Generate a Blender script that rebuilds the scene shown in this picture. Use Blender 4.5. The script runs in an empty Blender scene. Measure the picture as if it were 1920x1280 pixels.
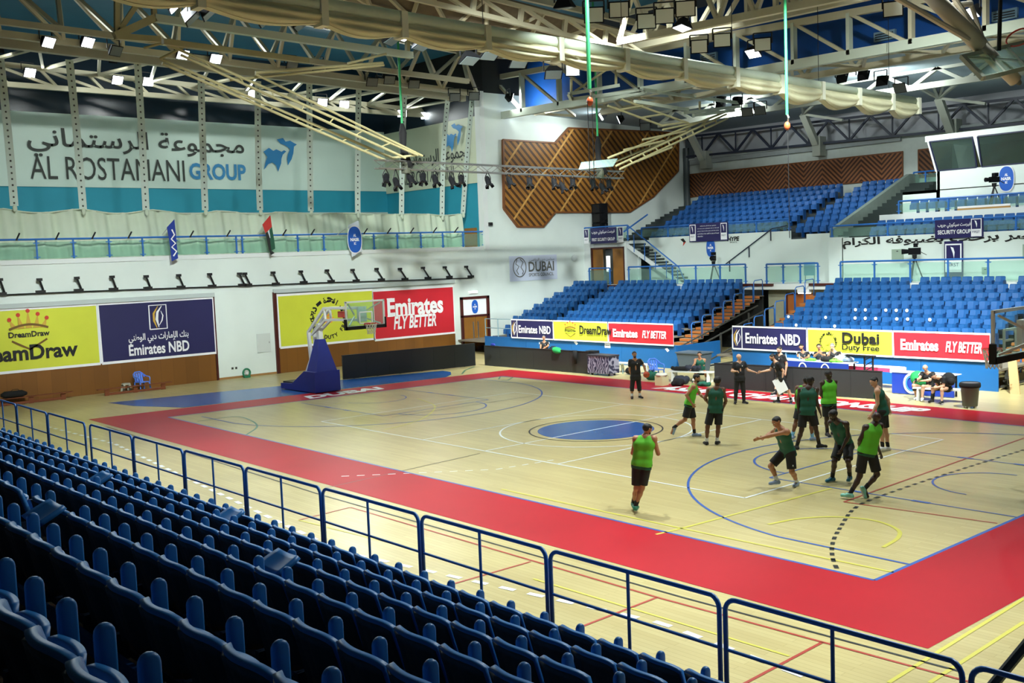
import bpy, bmesh, math, random
from mathutils import Vector, Matrix
import numpy as np
random.seed(7)
SC = bpy.context.scene
COL = SC.collection
PI = math.pi

# ---------------------------------------------------------------- camera
cam = bpy.data.cameras.new('camera')
cam.sensor_width = 36.0
cam.lens = 36.763
cam.clip_end = 300
cam_o = bpy.data.objects.new('camera', cam)
COL.objects.link(cam_o)
cam_o.matrix_world = Matrix(((0.655515,-0.035920,0.754328,22.8777),(0.754206,0.081913,-0.651508,-23.0768),(-0.038387,0.995992,0.080787,5.4897),(0,0,0,1)))
SC.camera = cam_o

# ---------------------------------------------------------------- world, exposure
wd = bpy.data.worlds.new('world')
SC.world = wd
wd.use_nodes = True
wd.node_tree.nodes['Background'].inputs[0].default_value = (0.75, 0.95, 1.0, 1)
wd.node_tree.nodes['Background'].inputs[1].default_value = 0.015
SC.view_settings.view_transform = 'Standard'
SC.view_settings.look = 'None'
SC.view_settings.gamma = 1.0
SC.view_settings.use_curve_mapping = False
SC.view_settings.exposure = 0.0
LAMP_W = 430.0       # watts of one lit floodlight
LAMP_COL = (0.92, 1.0, 0.97)

# ---------------------------------------------------------------- materials
def lin(c):
    c = c / 255.0
    return c / 12.92 if c <= 0.04045 else ((c + 0.055) / 1.055) ** 2.4
def rgb(t): return (lin(t[0]), lin(t[1]), lin(t[2]), 1.0)
MATS = {}
def M(name, col=(200, 200, 200), rough=0.6, metal=0.0, noise=0.0, scale=3.0, emit=0.0, alpha=1.0, spec=0.5):
    if name in MATS: return MATS[name]
    m = bpy.data.materials.new(name)
    m.use_nodes = True
    nt = m.node_tree
    b = nt.nodes['Principled BSDF']
    b.inputs['Base Color'].default_value = rgb(col)
    b.inputs['Roughness'].default_value = rough
    b.inputs['Metallic'].default_value = metal
    b.inputs['Specular IOR Level'].default_value = spec
    if noise > 0:
        tc = nt.nodes.new('ShaderNodeTexCoord')
        n = nt.nodes.new('ShaderNodeTexNoise')
        n.inputs['Scale'].default_value = scale
        n.inputs['Detail'].default_value = 4
        r = nt.nodes.new('ShaderNodeMapRange')
        r.inputs[1].default_value = 0.3
        r.inputs[2].default_value = 0.7
        r.inputs[3].default_value = 1 - noise
        r.inputs[4].default_value = 1 + noise
        mx = nt.nodes.new('ShaderNodeVectorMath'); mx.operation = 'SCALE'
        mx.inputs[0].default_value = rgb(col)[:3]
        nt.links.new(tc.outputs['Object'], n.inputs['Vector'])
        nt.links.new(n.outputs['Fac'], r.inputs[0])
        nt.links.new(r.outputs[0], mx.inputs['Scale'])
        nt.links.new(mx.outputs[0], b.inputs['Base Color'])
    if emit > 0:
        b.inputs['Emission Color'].default_value = rgb(col)
        b.inputs['Emission Strength'].default_value = emit
    MATS[name] = m
    return m

def glass(name, tint=(200, 225, 215), opacity=0.25, rough=0.05):
    if name in MATS: return MATS[name]
    m = bpy.data.materials.new(name); m.use_nodes = True
    nt = m.node_tree; nt.nodes.clear()
    o = nt.nodes.new('ShaderNodeOutputMaterial')
    t = nt.nodes.new('ShaderNodeBsdfTransparent'); t.inputs[0].default_value = rgb((235, 248, 243))
    p = nt.nodes.new('ShaderNodeBsdfPrincipled')
    p.inputs['Base Color'].default_value = rgb(tint); p.inputs['Roughness'].default_value = rough
    mx = nt.nodes.new('ShaderNodeMixShader'); mx.inputs[0].default_value = opacity
    nt.links.new(t.outputs[0], mx.inputs[1]); nt.links.new(p.outputs[0], mx.inputs[2])
    nt.links.new(mx.outputs[0], o.inputs[0])
    MATS[name] = m
    return m

def stripes(name, c1, c2, ax=(0, 1, 1), period=0.3, duty=0.5, zig=None, rough=0.5, seam=None, seam_ax=(0, 1, -1), seam_p=2.0):
    """Two-colour slatted timber; AX is the direction across the slats, ZIG folds that coordinate into a chevron."""
    m = bpy.data.materials.new(name); m.use_nodes = True
    nt = m.node_tree; b = nt.nodes['Principled BSDF']; b.inputs['Roughness'].default_value = rough
    L = nt.links.new
    tc = nt.nodes.new('ShaderNodeTexCoord')
    def mth(op, a, c=None):
        n = nt.nodes.new('ShaderNodeMath'); n.operation = op
        for i, v in enumerate((a, c)):
            if v is None: continue
            if isinstance(v, (int, float)): n.inputs[i].default_value = v
            else: L(v, n.inputs[i])
        return n.outputs[0]
    def dot(v):
        d = nt.nodes.new('ShaderNodeVectorMath'); d.operation = 'DOT_PRODUCT'
        L(tc.outputs['Object'], d.inputs[0]); d.inputs[1].default_value = v
        return d.outputs['Value']
    if zig:
        u = dot(zig[0]); v = dot((0, 0, 1))
        p = mth('PINGPONG', u, zig[1])
        s = mth('ADD', v, mth('MULTIPLY', p, zig[2]))
    else:
        s = dot(ax)
    fr = mth('FRACT', mth('DIVIDE', mth('ADD', s, 1000.0), period))
    k = mth('GREATER_THAN', fr, duty)
    mix = nt.nodes.new('ShaderNodeMix'); mix.data_type = 'RGBA'
    mix.inputs[6].default_value = rgb(c1); mix.inputs[7].default_value = rgb(c2)
    L(k, mix.inputs[0])
    out = mix.outputs[2]
    if seam:
        f2 = mth('FRACT', mth('DIVIDE', mth('ADD', dot(seam_ax), 1000.0), seam_p))
        k2 = mth('LESS_THAN', f2, 0.05)
        m2 = nt.nodes.new('ShaderNodeMix'); m2.data_type = 'RGBA'
        L(k2, m2.inputs[0]); L(out, m2.inputs[6]); m2.inputs[7].default_value = rgb(seam)
        out = m2.outputs[2]
    nz = nt.nodes.new('ShaderNodeTexNoise'); nz.inputs['Scale'].default_value = 1.3
    L(tc.outputs['Object'], nz.inputs['Vector'])
    mr = nt.nodes.new('ShaderNodeMapRange'); mr.inputs[3].default_value = 0.8; mr.inputs[4].default_value = 1.2
    L(nz.outputs['Fac'], mr.inputs[0])
    vm = nt.nodes.new('ShaderNodeVectorMath'); vm.operation = 'SCALE'
    L(out, vm.inputs[0]); L(mr.outputs[0], vm.inputs['Scale'])
    L(vm.outputs[0], b.inputs['Base Color'])
    bp = nt.nodes.new('ShaderNodeBump'); bp.inputs['Strength'].default_value = 0.6; bp.inputs['Distance'].default_value = 0.05
    L(fr, bp.inputs['Height']); L(bp.outputs[0], b.inputs['Normal'])
    MATS[name] = m
    return m

def planks(name, c1, c2, gap, ax, pw, pl, rough, spec=0.5):
    """Boards: brick texture in the object's own coordinates; AX picks the two axes (along, across)."""
    m = bpy.data.materials.new(name); m.use_nodes = True
    nt = m.node_tree; b = nt.nodes['Principled BSDF']; b.inputs['Roughness'].default_value = rough
    b.inputs['Specular IOR Level'].default_value = spec
    L = nt.links.new
    tc = nt.nodes.new('ShaderNodeTexCoord')
    sp = nt.nodes.new('ShaderNodeSeparateXYZ'); cb = nt.nodes.new('ShaderNodeCombineXYZ')
    L(tc.outputs['Object'], sp.inputs[0])
    L(sp.outputs[ax[0]], cb.inputs[0]); L(sp.outputs[ax[1]], cb.inputs[1])
    bt = nt.nodes.new('ShaderNodeTexBrick')
    bt.inputs['Color1'].default_value = rgb(c1); bt.inputs['Color2'].default_value = rgb(c2); bt.inputs['Mortar'].default_value = rgb(gap)
    bt.inputs['Scale'].default_value = 1.0; bt.inputs['Mortar Size'].default_value = 0.004
    bt.inputs['Brick Width'].default_value = pl; bt.inputs['Row Height'].default_value = pw
    L(cb.outputs[0], bt.inputs['Vector'])
    nz = nt.nodes.new('ShaderNodeTexNoise'); nz.inputs['Scale'].default_value = 0.35; nz.inputs['Detail'].default_value = 5
    L(tc.outputs['Object'], nz.inputs['Vector'])
    mr = nt.nodes.new('ShaderNodeMapRange'); mr.inputs[1].default_value = 0.3; mr.inputs[2].default_value = 0.7
    mr.inputs[3].default_value = 0.9; mr.inputs[4].default_value = 1.08
    L(nz.outputs['Fac'], mr.inputs[0])
    vm = nt.nodes.new('ShaderNodeVectorMath'); vm.operation = 'SCALE'
    L(bt.outputs['Color'], vm.inputs[0]); L(mr.outputs[0], vm.inputs['Scale'])
    L(vm.outputs[0], b.inputs['Base Color'])
    MATS[name] = m
    return m

# ---------------------------------------------------------------- mesh builder
class MB:
    def __init__(self): self.v = []; self.f = []; self.smooth = False
    def add(self, vs, fs):
        n = len(self.v)
        self.v += [tuple(p) for p in vs]
        self.f += [tuple(i + n for i in q) for q in fs]
        return self
    def box(self, a, b):
        x0, y0, z0 = (min(a[i], b[i]) for i in range(3)); x1, y1, z1 = (max(a[i], b[i]) for i in range(3))
        return self.add([(x0, y0, z0), (x1, y0, z0), (x1, y1, z0), (x0, y1, z0), (x0, y0, z1), (x1, y0, z1), (x1, y1, z1), (x0, y1, z1)],
                        [(0, 3, 2, 1), (4, 5, 6, 7), (0, 1, 5, 4), (1, 2, 6, 5), (2, 3, 7, 6), (3, 0, 4, 7)])
    def obox(self, c, ax, ay, az):
        """Box with centre C and half-axis vectors."""
        c, ax, ay, az = (Vector(q) for q in (c, ax, ay, az))
        s = [(-1, -1, -1), (1, -1, -1), (1, 1, -1), (-1, 1, -1), (-1, -1, 1), (1, -1, 1), (1, 1, 1), (-1, 1, 1)]
        return self.add([c + ax * i + ay * j + az * k for i, j, k in s],
                        [(0, 3, 2, 1), (4, 5, 6, 7), (0, 1, 5, 4), (1, 2, 6, 5), (2, 3, 7, 6), (3, 0, 4, 7)])
    def bar(self, p, q, w, h=None, up=(0, 0, 1)):
        """Rectangular bar from P to Q, W wide and H high."""
        h = h or w
        p, q = Vector(p), Vector(q); d = (q - p)
        L = d.length
        if L < 1e-6: return self
        d = d / L; u = Vector(up)
        if abs(d.dot(u)) > 0.98: u = Vector((1, 0, 0))
        s = d.cross(u).normalized(); t = s.cross(d)
        return self.obox((p + q) / 2, d * L / 2, s * w / 2, t * h / 2)
    def tube(self, p, q, r, r2=None, n=8, cap=True):
        r2 = r if r2 is None else r2
        p, q = Vector(p), Vector(q); d = q - p
        if d.length < 1e-6: return self
        d.normalize(); u = Vector((0, 0, 1)) if abs(d.z) < 0.95 else Vector((1, 0, 0))
        s = d.cross(u).normalized(); t = s.cross(d)
        vs = []
        for c, rr in ((p, r), (q, r2)):
            for i in range(n):
                a = 2 * PI * i / n
                vs.append(c + s * (rr * math.cos(a)) + t * (rr * math.sin(a)))
        fs = [(i, (i + 1) % n, n + (i + 1) % n, n + i) for i in range(n)]
        if cap: fs += [tuple(range(n - 1, -1, -1)), tuple(range(n, 2 * n))]
        return self.add(vs, fs)
    def path(self, pts, r, n=6):
        """One connected tube along PTS."""
        P = [Vector(p) for p in pts]; vs = []; m = len(P)
        u = None
        for k in range(m):
            d = (P[min(k + 1, m - 1)] - P[max(k - 1, 0)]).normalized()
            if u is None:
                u = Vector((0, 0, 1)) if abs(d.z) < 0.9 else Vector((1, 0, 0))
            s = d.cross(u).normalized(); t = s.cross(d).normalized(); u = t
            rr = r[k] if isinstance(r, (list, tuple)) else r
            for i in range(n):
                a = 2 * PI * i / n
                vs.append(P[k] + s * (rr * math.cos(a)) + t * (rr * math.sin(a)))
        fs = []
        for k in range(m - 1):
            for i in range(n):
                fs.append((k * n + i, k * n + (i + 1) % n, (k + 1) * n + (i + 1) % n, (k + 1) * n + i))
        fs += [tuple(range(n - 1, -1, -1)), tuple(range((m - 1) * n, m * n))]
        return self.add(vs, fs)
    def lathe(self, c, prof, n=16, axis=(0, 0, 1)):
        """Profile of (radius, height) turned about AXIS at C."""
        a = Vector(axis).normalized(); u = Vector((1, 0, 0)) if abs(a.x) < 0.9 else Vector((0, 1, 0))
        s = a.cross(u).normalized(); t = a.cross(s); c = Vector(c)
        vs = []
        for r, h in prof:
            for i in range(n):
                w = 2 * PI * i / n
                vs.append(c + a * h + s * (r * math.cos(w)) + t * (r * math.sin(w)))
        fs = []
        for k in range(len(prof) - 1):
            for i in range(n):
                fs.append((k * n + i, k * n + (i + 1) % n, (k + 1) * n + (i + 1) % n, (k + 1) * n + i))
        fs += [tuple(range(n - 1, -1, -1)), tuple(range((len(prof) - 1) * n, len(prof) * n))]
        return self.add(vs, fs)
    def prism(self, pts, off):
        """Polygon PTS (3-D, planar) pushed along OFF."""
        n = len(pts); o = Vector(off)
        vs = [Vector(p) for p in pts] + [Vector(p) + o for p in pts]
        fs = [tuple(range(n - 1, -1, -1)), tuple(range(n, 2 * n))] + [(i, (i + 1) % n, n + (i + 1) % n, n + i) for i in range(n)]
        return self.add(vs, fs)
    def quad(self, a, b, c, d): return self.add([a, b, c, d], [(0, 1, 2, 3)])
    def poly(self, pts): return self.add(pts, [tuple(range(len(pts)))])
    def grid(self, fn, nu, nv):
        vs = [fn(i / nu, j / nv) for j in range(nv + 1) for i in range(nu + 1)]
        fs = [(j * (nu + 1) + i, j * (nu + 1) + i + 1, (j + 1) * (nu + 1) + i + 1, (j + 1) * (nu + 1) + i) for j in range(nv) for i in range(nu)]
        return self.add(vs, fs)
    def sphere(self, c, r, n=10, m=7, s=(1, 1, 1)):
        c = Vector(c)
        prof = [(math.sin(PI * k / m), -math.cos(PI * k / m)) for k in range(m + 1)]
        vs = []; fs = []
        for q, h in prof:
            for i in range(n):
                w = 2 * PI * i / n
                vs.append((c.x + r * s[0] * max(q, 1e-3) * math.cos(w), c.y + r * s[1] * max(q, 1e-3) * math.sin(w), c.z + r * s[2] * h))
        for k in range(m):
            for i in range(n):
                fs.append((k * n + i, k * n + (i + 1) % n, (k + 1) * n + (i + 1) % n, (k + 1) * n + i))
        return self.add(vs, fs)
    def mesh(self, name, m, o=(0, 0, 0), fix=True):
        me = bpy.data.meshes.new(name)
        o = Vector(o)
        me.from_pydata([tuple(Vector(p) - o) for p in self.v], [], self.f)
        if fix:
            bm = bmesh.new(); bm.from_mesh(me)
            bmesh.ops.recalc_face_normals(bm, faces=bm.faces)
            bm.to_mesh(me); bm.free()
        if self.smooth:
            for p in me.polygons: p.use_smooth = True
        me.materials.append(m)
        me.update()
        return me
    def build(self, name, m, parent=None, label=None, cat=None, group=None, kind=None, fix=True, loc=None):
        """Links the shapes as ONE object: a part under PARENT, else a thing standing at the centre of its own foot."""
        if parent is not None:
            o = root_loc(parent)
        elif loc is not None:
            o = Vector(loc)
        else:
            xs, ys, zs = zip(*self.v)
            o = Vector(((min(xs) + max(xs)) / 2, (min(ys) + max(ys)) / 2, min(zs)))
        ob = bpy.data.objects.new(name, self.mesh(name, m, o, fix))
        COL.objects.link(ob)
        if parent is not None: ob.parent = parent
        else: ob.location = o
        return tag(ob, label, cat, group, kind)

def root_loc(o):
    v = Vector((0, 0, 0))
    while o is not None:
        v += Vector(o.location); o = o.parent
    return v
def tag(o, label=None, cat=None, group=None, kind=None):
    if label: o['label'] = label
    if cat: o['category'] = cat
    if group: o['group'] = group
    if kind: o['kind'] = kind
    return o
def thing(name, label, cat, loc=(0, 0, 0), group=None):
    o = bpy.data.objects.new(name, None)
    o.empty_display_size = 0.1
    COL.objects.link(o)
    o.location = loc
    return tag(o, label, cat, group)
def dup(root, loc, rz=None, label=None, group=None, mat=None):
    r = root.copy(); COL.objects.link(r); r.location = loc
    if rz is not None: r.rotation_euler = (0, 0, rz)
    if label: r['label'] = label
    if group: r['group'] = group
    for ch in root.children:
        c = ch.copy(); COL.objects.link(c); c.parent = r
        for g in ch.children:
            d = g.copy(); COL.objects.link(d); d.parent = c
    return r
def struct(name, mb, m, parent=None):
    return mb.build(name, m, parent, kind=None if parent else 'structure')
ORD = 'zeroth first second third fourth fifth sixth seventh eighth ninth tenth eleventh twelfth thirteenth fourteenth fifteenth sixteenth seventeenth eighteenth nineteenth'.split()
TENS = {2: 'twenty', 3: 'thirty', 4: 'forty', 5: 'fifty', 6: 'sixty', 7: 'seventy'}
def nth(n):
    if n < 20: return ORD[n]
    t, u = divmod(n, 10)
    if u == 0: return TENS[t][:-1] + 'ieth'
    return TENS[t] + '-' + ORD[u]

# ---------------------------------------------------------------- lettering
AR = {'ا': 'FE8D FE8E', 'أ': 'FE83 FE84', 'إ': 'FE87 FE88', 'ب': 'FE8F FE90 FE91 FE92', 'ة': 'FE93 FE94', 'ت': 'FE95 FE96 FE97 FE98', 'ج': 'FE9D FE9E FE9F FEA0',
      'ح': 'FEA1 FEA2 FEA3 FEA4', 'د': 'FEA9 FEAA', 'ر': 'FEAD FEAE', 'س': 'FEB1 FEB2 FEB3 FEB4', 'ص': 'FEB9 FEBA FEBB FEBC', 'ض': 'FEBD FEBE FEBF FEC0', 'ط': 'FEC1 FEC2 FEC3 FEC4',
      'ع': 'FEC9 FECA FECB FECC', 'ف': 'FED1 FED2 FED3 FED4', 'ق': 'FED5 FED6 FED7 FED8', 'ك': 'FED9 FEDA FEDB FEDC', 'ل': 'FEDD FEDE FEDF FEE0', 'م': 'FEE1 FEE2 FEE3 FEE4',
      'ن': 'FEE5 FEE6 FEE7 FEE8', 'ه': 'FEE9 FEEA FEEB FEEC', 'و': 'FEED FEEE', 'ي': 'FEF1 FEF2 FEF3 FEF4', 'ى': 'FEEF FEF0'}
def arabic(s):
    out = ''
    for i, ch in enumerate(s):
        if ch not in AR: out += ch; continue
        fm = [chr(int(h, 16)) for h in AR[ch].split()]
        pv = i > 0 and s[i - 1] in AR and len(AR[s[i - 1]].split()) == 4
        nx = i + 1 < len(s) and s[i + 1] in AR
        if len(fm) == 4: out += fm[3] if pv and nx else fm[2] if nx else fm[1] if pv else fm[0]
        else: out += fm[1] if pv else fm[0]
    return out[::-1]
def text(s, c, right, up, height=None, width=None, bold=0.0, slant=0.0, name='lettering', mat=None, parent=None, ar=False, kind=None, lift=0.01):
    """Flat lettering centred at C, running along RIGHT; HEIGHT and WIDTH in metres (the box of the ink)."""
    if ar: s = arabic(s)
    cu = bpy.data.curves.new('t', 'FONT'); cu.body = s; cu.offset = bold; cu.shear = slant; cu.resolution_u = 3
    to = bpy.data.objects.new('t', cu); COL.objects.link(to)
    dg = bpy.context.evaluated_depsgraph_get()
    me = bpy.data.meshes.new_from_object(to.evaluated_get(dg))
    bpy.data.objects.remove(to); bpy.data.curves.remove(cu)
    xs = [v.co.x for v in me.vertices]; ys = [v.co.y for v in me.vertices]
    w, h = max(xs) - min(xs), max(ys) - min(ys); cx, cy = (max(xs) + min(xs)) / 2, (max(ys) + min(ys)) / 2
    sy = height / h if height else width / w
    sx = width / w if width else sy
    R, U, c = Vector(right).normalized(), Vector(up).normalized(), Vector(c)
    N = R.cross(U)
    o = root_loc(parent) if parent is not None else c
    for v in me.vertices:
        v.co = c + R * ((v.co.x - cx) * sx) + U * ((v.co.y - cy) * sy) + N * lift - o
    me.materials.clear(); me.materials.append(mat)
    ob = bpy.data.objects.new(name, me); COL.objects.link(ob)
    if parent is not None: ob.parent = parent
    else: ob.location = o
    if kind: ob['kind'] = kind
    return ob

# ================================================================ THE SETTING
WHITE = M('white_paint', (222, 232, 226), 0.6, noise=0.04, scale=0.5)
WHITE2 = M('white_trim_paint', (225, 230, 228), 0.5)
GREY = M('grey_paint', (150, 158, 158), 0.7, noise=0.05)
CYAN = M('cyan_paint', (40, 150, 175), 0.6, noise=0.04, scale=0.8)
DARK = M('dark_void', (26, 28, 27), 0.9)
BLUEP = M('blue_paint_metal', (44, 108, 186), 0.38)
BLUESK = M('blue_skirt', (16, 92, 156), 0.55, noise=0.06, scale=0.6)
NAVY = M('navy_vinyl', (34, 33, 82), 0.5, noise=0.05, scale=0.7)
YELLOW = M('yellow_vinyl', (208, 214, 60), 0.55, noise=0.05, scale=0.7)
REDV = M('red_vinyl', (204, 34, 48), 0.55, noise=0.05, scale=0.7)
INKW = M('white_print', (240, 240, 242), 0.6)
INKB = M('black_print', (20, 20, 18), 0.6)
INKG = M('gold_print', (205, 165, 60), 0.6)
INKR = M('red_print', (200, 60, 40), 0.6)
INKBLUE = M('blue_print', (60, 140, 195), 0.6)
INKGREY = M('grey_print', (95, 95, 90), 0.6)
WOODP = planks('brown_wood_panel', (128, 82, 28), (114, 72, 22), (84, 50, 14), (1, 2), 6.0, 0.62, 0.45)
WOODD = M('door_wood', (150, 100, 36), 0.45, noise=0.1, scale=1.5)
FRAMEB = M('dark_red_frame', (74, 26, 18), 0.45)
STEEL = M('brushed_steel', (170, 172, 170), 0.35, 0.9)
BLACKM = M('black_metal', (20, 20, 22), 0.5)
MAPLE = planks('maple_floor', (196, 182, 130), (186, 170, 118), (166, 150, 100), (0, 1), 0.11, 2.2, 0.30, 0.35)
REDF = M('red_floor_paint', (170, 30, 42), 0.42, spec=0.12, noise=0.10, scale=0.35)
BLUEF = M('blue_floor_paint', (30, 86, 156), 0.26, noise=0.05, scale=0.5)
LW = M('white_line_paint', (232, 238, 238), 0.35)
LB = M('blue_line_paint', (50, 92, 175), 0.35)
LY = M('yellow_line_paint', (206, 198, 84), 0.35)
LR = M('red_line_paint', (172, 60, 48), 0.35)
LK = M('black_line_paint', (40, 42, 44), 0.35)
LG = M('green_line_paint', (60, 120, 96), 0.35)

b = MB().box((-36, -23, -0.2), (30, 36, 0)); struct('floor', b, MAPLE)

def flat(pts, z): return [(p[0], p[1], z) for p in pts]
NL, NR, FL, FR = (-14.976,-7.523,0), (14.024,-7.814,0), (-13.812,7.96,0), (14.0, 7.75, 0)
NLo, NRo, FLo, FRo = (-17.194,-9.702,0), (16.055,-9.976,0), (-15.591,9.975,0), (16.1, 9.75, 0)
b = MB()
for q in ((NLo, NRo, NR, NL), (NRo, FRo, FR, NR), (FRo, FLo, FL, FR), (FLo, NLo, NL, FL)): b.poly(flat(q, 0.004))
struct('red_floor_border_strip', b, REDF)
b = MB().poly(flat([(-21.513,-7.4,0), (-19.443,-7.108,0), (-17.03,-6.001,0), (-16.531,-1.64,0), (-16.452,1.035,0), (-16.162,4.046,0), (-15.931,6.279,0), (-16.596,7.106,0), (-17.557,7.816,0), (-18.317,7.903,0), (-19.618,2.886,0), (-19.969,0.812,0)], 0.003))
struct('blue_floor_area_panel', b, BLUEF)
b = MB().poly([(1.82 * math.cos(2 * PI * i / 64), 1.82 * math.sin(2 * PI * i / 64), 0.003) for i in range(64)])
struct('blue_floor_circle_panel', b, BLUEF)

def seg(mb, p, q, w, z=0.006):
    p, q = Vector((p[0], p[1], 0)), Vector((q[0], q[1], 0)); d = (q - p).normalized(); s = Vector((-d.y, d.x, 0)) * w / 2
    mb.add([(*(p - s)[:2], z), (*(q - s)[:2], z), (*(q + s)[:2], z), (*(p + s)[:2], z)], [(0, 1, 2, 3)])
def strip(mb, pts, w, z=0.006, dash=None):
    if dash is None:
        for p, q in zip(pts, pts[1:]): seg(mb, p, q, w, z)
        return
    on, off = dash; P = [Vector((p[0], p[1], 0)) for p in pts]; t = 0; mark = on
    fine = []
    for p, q in zip(P, P[1:]):
        n = max(1, int((q - p).length / 0.04))
        fine += [p + (q - p) * (i / n) for i in range(n)]
    fine.append(P[-1]); run = 0; cur = [fine[0]]; draw = True
    for p, q in zip(fine, fine[1:]):
        run += (q - p).length; cur.append(q)
        if run >= (on if draw else off):
            if draw: seg(mb, cur[0], cur[-1], w, z)
            cur = [q]; run = 0; draw = not draw
def smooth(pts, n=6):
    P = [Vector((p[0], p[1], 0)) for p in pts]; P = [P[0] * 2 - P[1]] + P + [P[-1] * 2 - P[-2]]; out = []
    for a, b2, c, d in zip(P, P[1:], P[2:], P[3:]):
        for i in range(n):
            t = i / n; out.append(0.5 * ((2 * b2) + (c - a) * t + (2 * a - 5 * b2 + 4 * c - d) * t * t + (3 * b2 - a - 3 * c + d) * t ** 3))
    return out + [P[-2]]
def arc(cx, cy, r, a0, a1, n=40):
    return [(cx + r * math.cos(math.radians(a0 + (a1 - a0) * i / n)), cy + r * math.sin(math.radians(a0 + (a1 - a0) * i / n))) for i in range(n + 1)]
w_, b_, y_, r_, k_, g_ = MB(), MB(), MB(), MB(), MB(), MB()
strip(w_, [(-9, -4.5), (9, -4.5), (9, 4.5), (-9, 4.5), (-9, -4.5)], 0.06)
for x in (-3, 0, 3): seg(w_, (x, -4.5), (x, 4.5), 0.06)
strip(w_, arc(0, 0, 3.0, 0, 360, 72), 0.06)
strip(k_, arc(0, 0, 2.08, 0, 360, 72), 0.05)
strip(b_, [NL, NR, FR, FL, NL], 0.07)
for s in (1, -1):
    strip(b_, [(14 * s, -6.65)] + [(s * x, y) for x, y in arc(12.4, 0, 6.72, 261, 99, 48)] + [(14 * s, 6.65)], 0.06)
    strip(b_, [(14 * s, -2.45), (8.2 * s, -2.45), (8.2 * s, 2.45), (14 * s, 2.45)], 0.05)
    strip(b_, [(s * x, y) for x, y in arc(8.2, 0, 1.8, 270, 90, 24)], 0.06)
    for yy in (-2.45, 2.45):
        for q in (10.4, 11.8): seg(b_, (s * q, yy), (s * (q + 0.4), yy), 0.12, 0.008)
    strip(b_, [(s * x, y) for x, y in arc(12.4, 0, 1.25, 270, 90, 20)], 0.05)
strip(y_, [(4.109,-7.379,0), (6.958,-7.373,0), (9.618,-7.355,0), (14.035,-7.226,-0)], 0.06)
strip(y_, [(9.509,-8.024,0), (9.592,-7.324,0), (9.755,-4.9,0), (9.907,-2.491,0)], 0.07)
strip(y_, smooth([(10.679,-6.015,0), (10.891,-5.228,0), (11.377,-4.646,0), (12.079,-4.437,0), (12.72,-4.736,0), (13.033,-5.265,0), (13.153,-6.01,0)]), 0.08)
strip(y_, [(16.111,-7.128,0), (16.252,-11.353,0)], 0.06)
strip(y_, [(16.535,-8.127,0), (16.611,-11.009,0)], 0.06)
strip(y_, [(-12.02,-2.763,0), (-12.603,-1.454,-0)], 0.06)
strip(y_, smooth([(-10.976,1.048,0), (-9.206,0.473,0), (-8.08,-0.242,0), (-6.836,-1.523,0), (-6.029,-2.789,0), (-5.579,-4.177,0)]), 0.07)
strip(y_, [(2.964,-12.156,0), (6.613,-11.798,0)], 0.05)
strip(y_, [(9.8,-11.507,-0), (14.873,-11.458,0)], 0.05)
strip(r_, [(2.838,-10.77,0), (12.07,-10.823,0), (16.986,-10.65,0)], 0.05)
for p, q in (((8.989,-13.165,0), (9.023,-10.869,0)), ((12.045,-12.693,0), (11.986,-10.83,-0)), ((14.994,-12.785,0), (14.913,-10.728,0)), ((2.964,-12.156,0), (2.838,-10.77,0))): seg(r_, p, q, 0.05)
strip(r_, [(10.551,5.965,0), (10.734,-0.749,0), (10.801,-3.468,0), (13.914,-3.137,0)], 0.05)
strip(k_, [(-14.625,-9.93,0), (1.136,-10.547,0), (9.033,-10.55,0), (12.283,-10.558,0), (16.693,-10.422,0)], 0.05)
strip(k_, smooth([(11.241,4.339,0), (11.11,0.073,0), (11.116,-2.764,0), (11.293,-3.909,0), (11.793,-5.166,0), (12.285,-6.254,0), (12.829,-7.143,-0), (13.389,-7.845,0)]), 0.08, dash=(0.16, 0.16))
strip(w_, [(-16.574,-11.336,0), (-10.647,-11.11,0), (5.807,-12.844,0), (12.795,-11.661,-0), (15.824,-11.943,0)], 0.11, dash=(0.30, 0.28))
strip(w_, [(-0.285,-9.075,0), (2.236,-5.967,0), (2.522,-4.142,0)], 0.06, dash=(0.2, 0.2))
strip(k_, [(0.616,-10.09,0), (0.171,-4.816,0)], 0.03)
strip(k_, [(-7.69,-2.413,0), (-7.541,4.195,0)], 0.03)
strip(g_, smooth([(-12.938,-7.287,-0), (-12.848,-5.878,0), (-11.455,-5.943,0), (-9.88,-6.505,0), (-8.619,-7.54,0)]), 0.07)
strip(g_, [(-13.042,7.066,0), (-13.781,7.788,0), (-13.084,7.965,0), (-12.364,7.021,0), (-12.622,6.866,0)], 0.08)
strip(g_, [(-16.304,7.524,0), (-17.473,8.647,0), (-18.411,10.014,0)], 0.08)
for nm, mb, m in (('white_floor_lines', w_, LW), ('blue_floor_lines', b_, LB), ('yellow_floor_lines', y_, LY), ('red_floor_lines', r_, LR), ('black_floor_lines', k_, LK), ('green_floor_lines', g_, LG)):
    struct(nm, mb, m)
# lettering painted on the border
text('DUBAI', (-15.25, 0.35, 0.004), (0, 1, 0), (-1, 0, 0), 1.0, 3.9, bold=0.05, slant=0.25, mat=LW, name='floor_lettering_surface', kind='structure', lift=0.006)
text('ASIAN', (-3.4, 8.86, 0.004), (1, 0, 0), (0, 1, 0), 1.05, 3.4, bold=0.05, slant=0.3, mat=LW, name='floor_lettering_surface', kind='structure', lift=0.006)
text('CHAMPIONSHIP', (2.45, 8.8, 0.004), (1, 0, 0), (0, 1, 0), 1.05, 7.6, bold=0.05, slant=0.3, mat=LW, name='floor_lettering_surface', kind='structure', lift=0.006)

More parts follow.
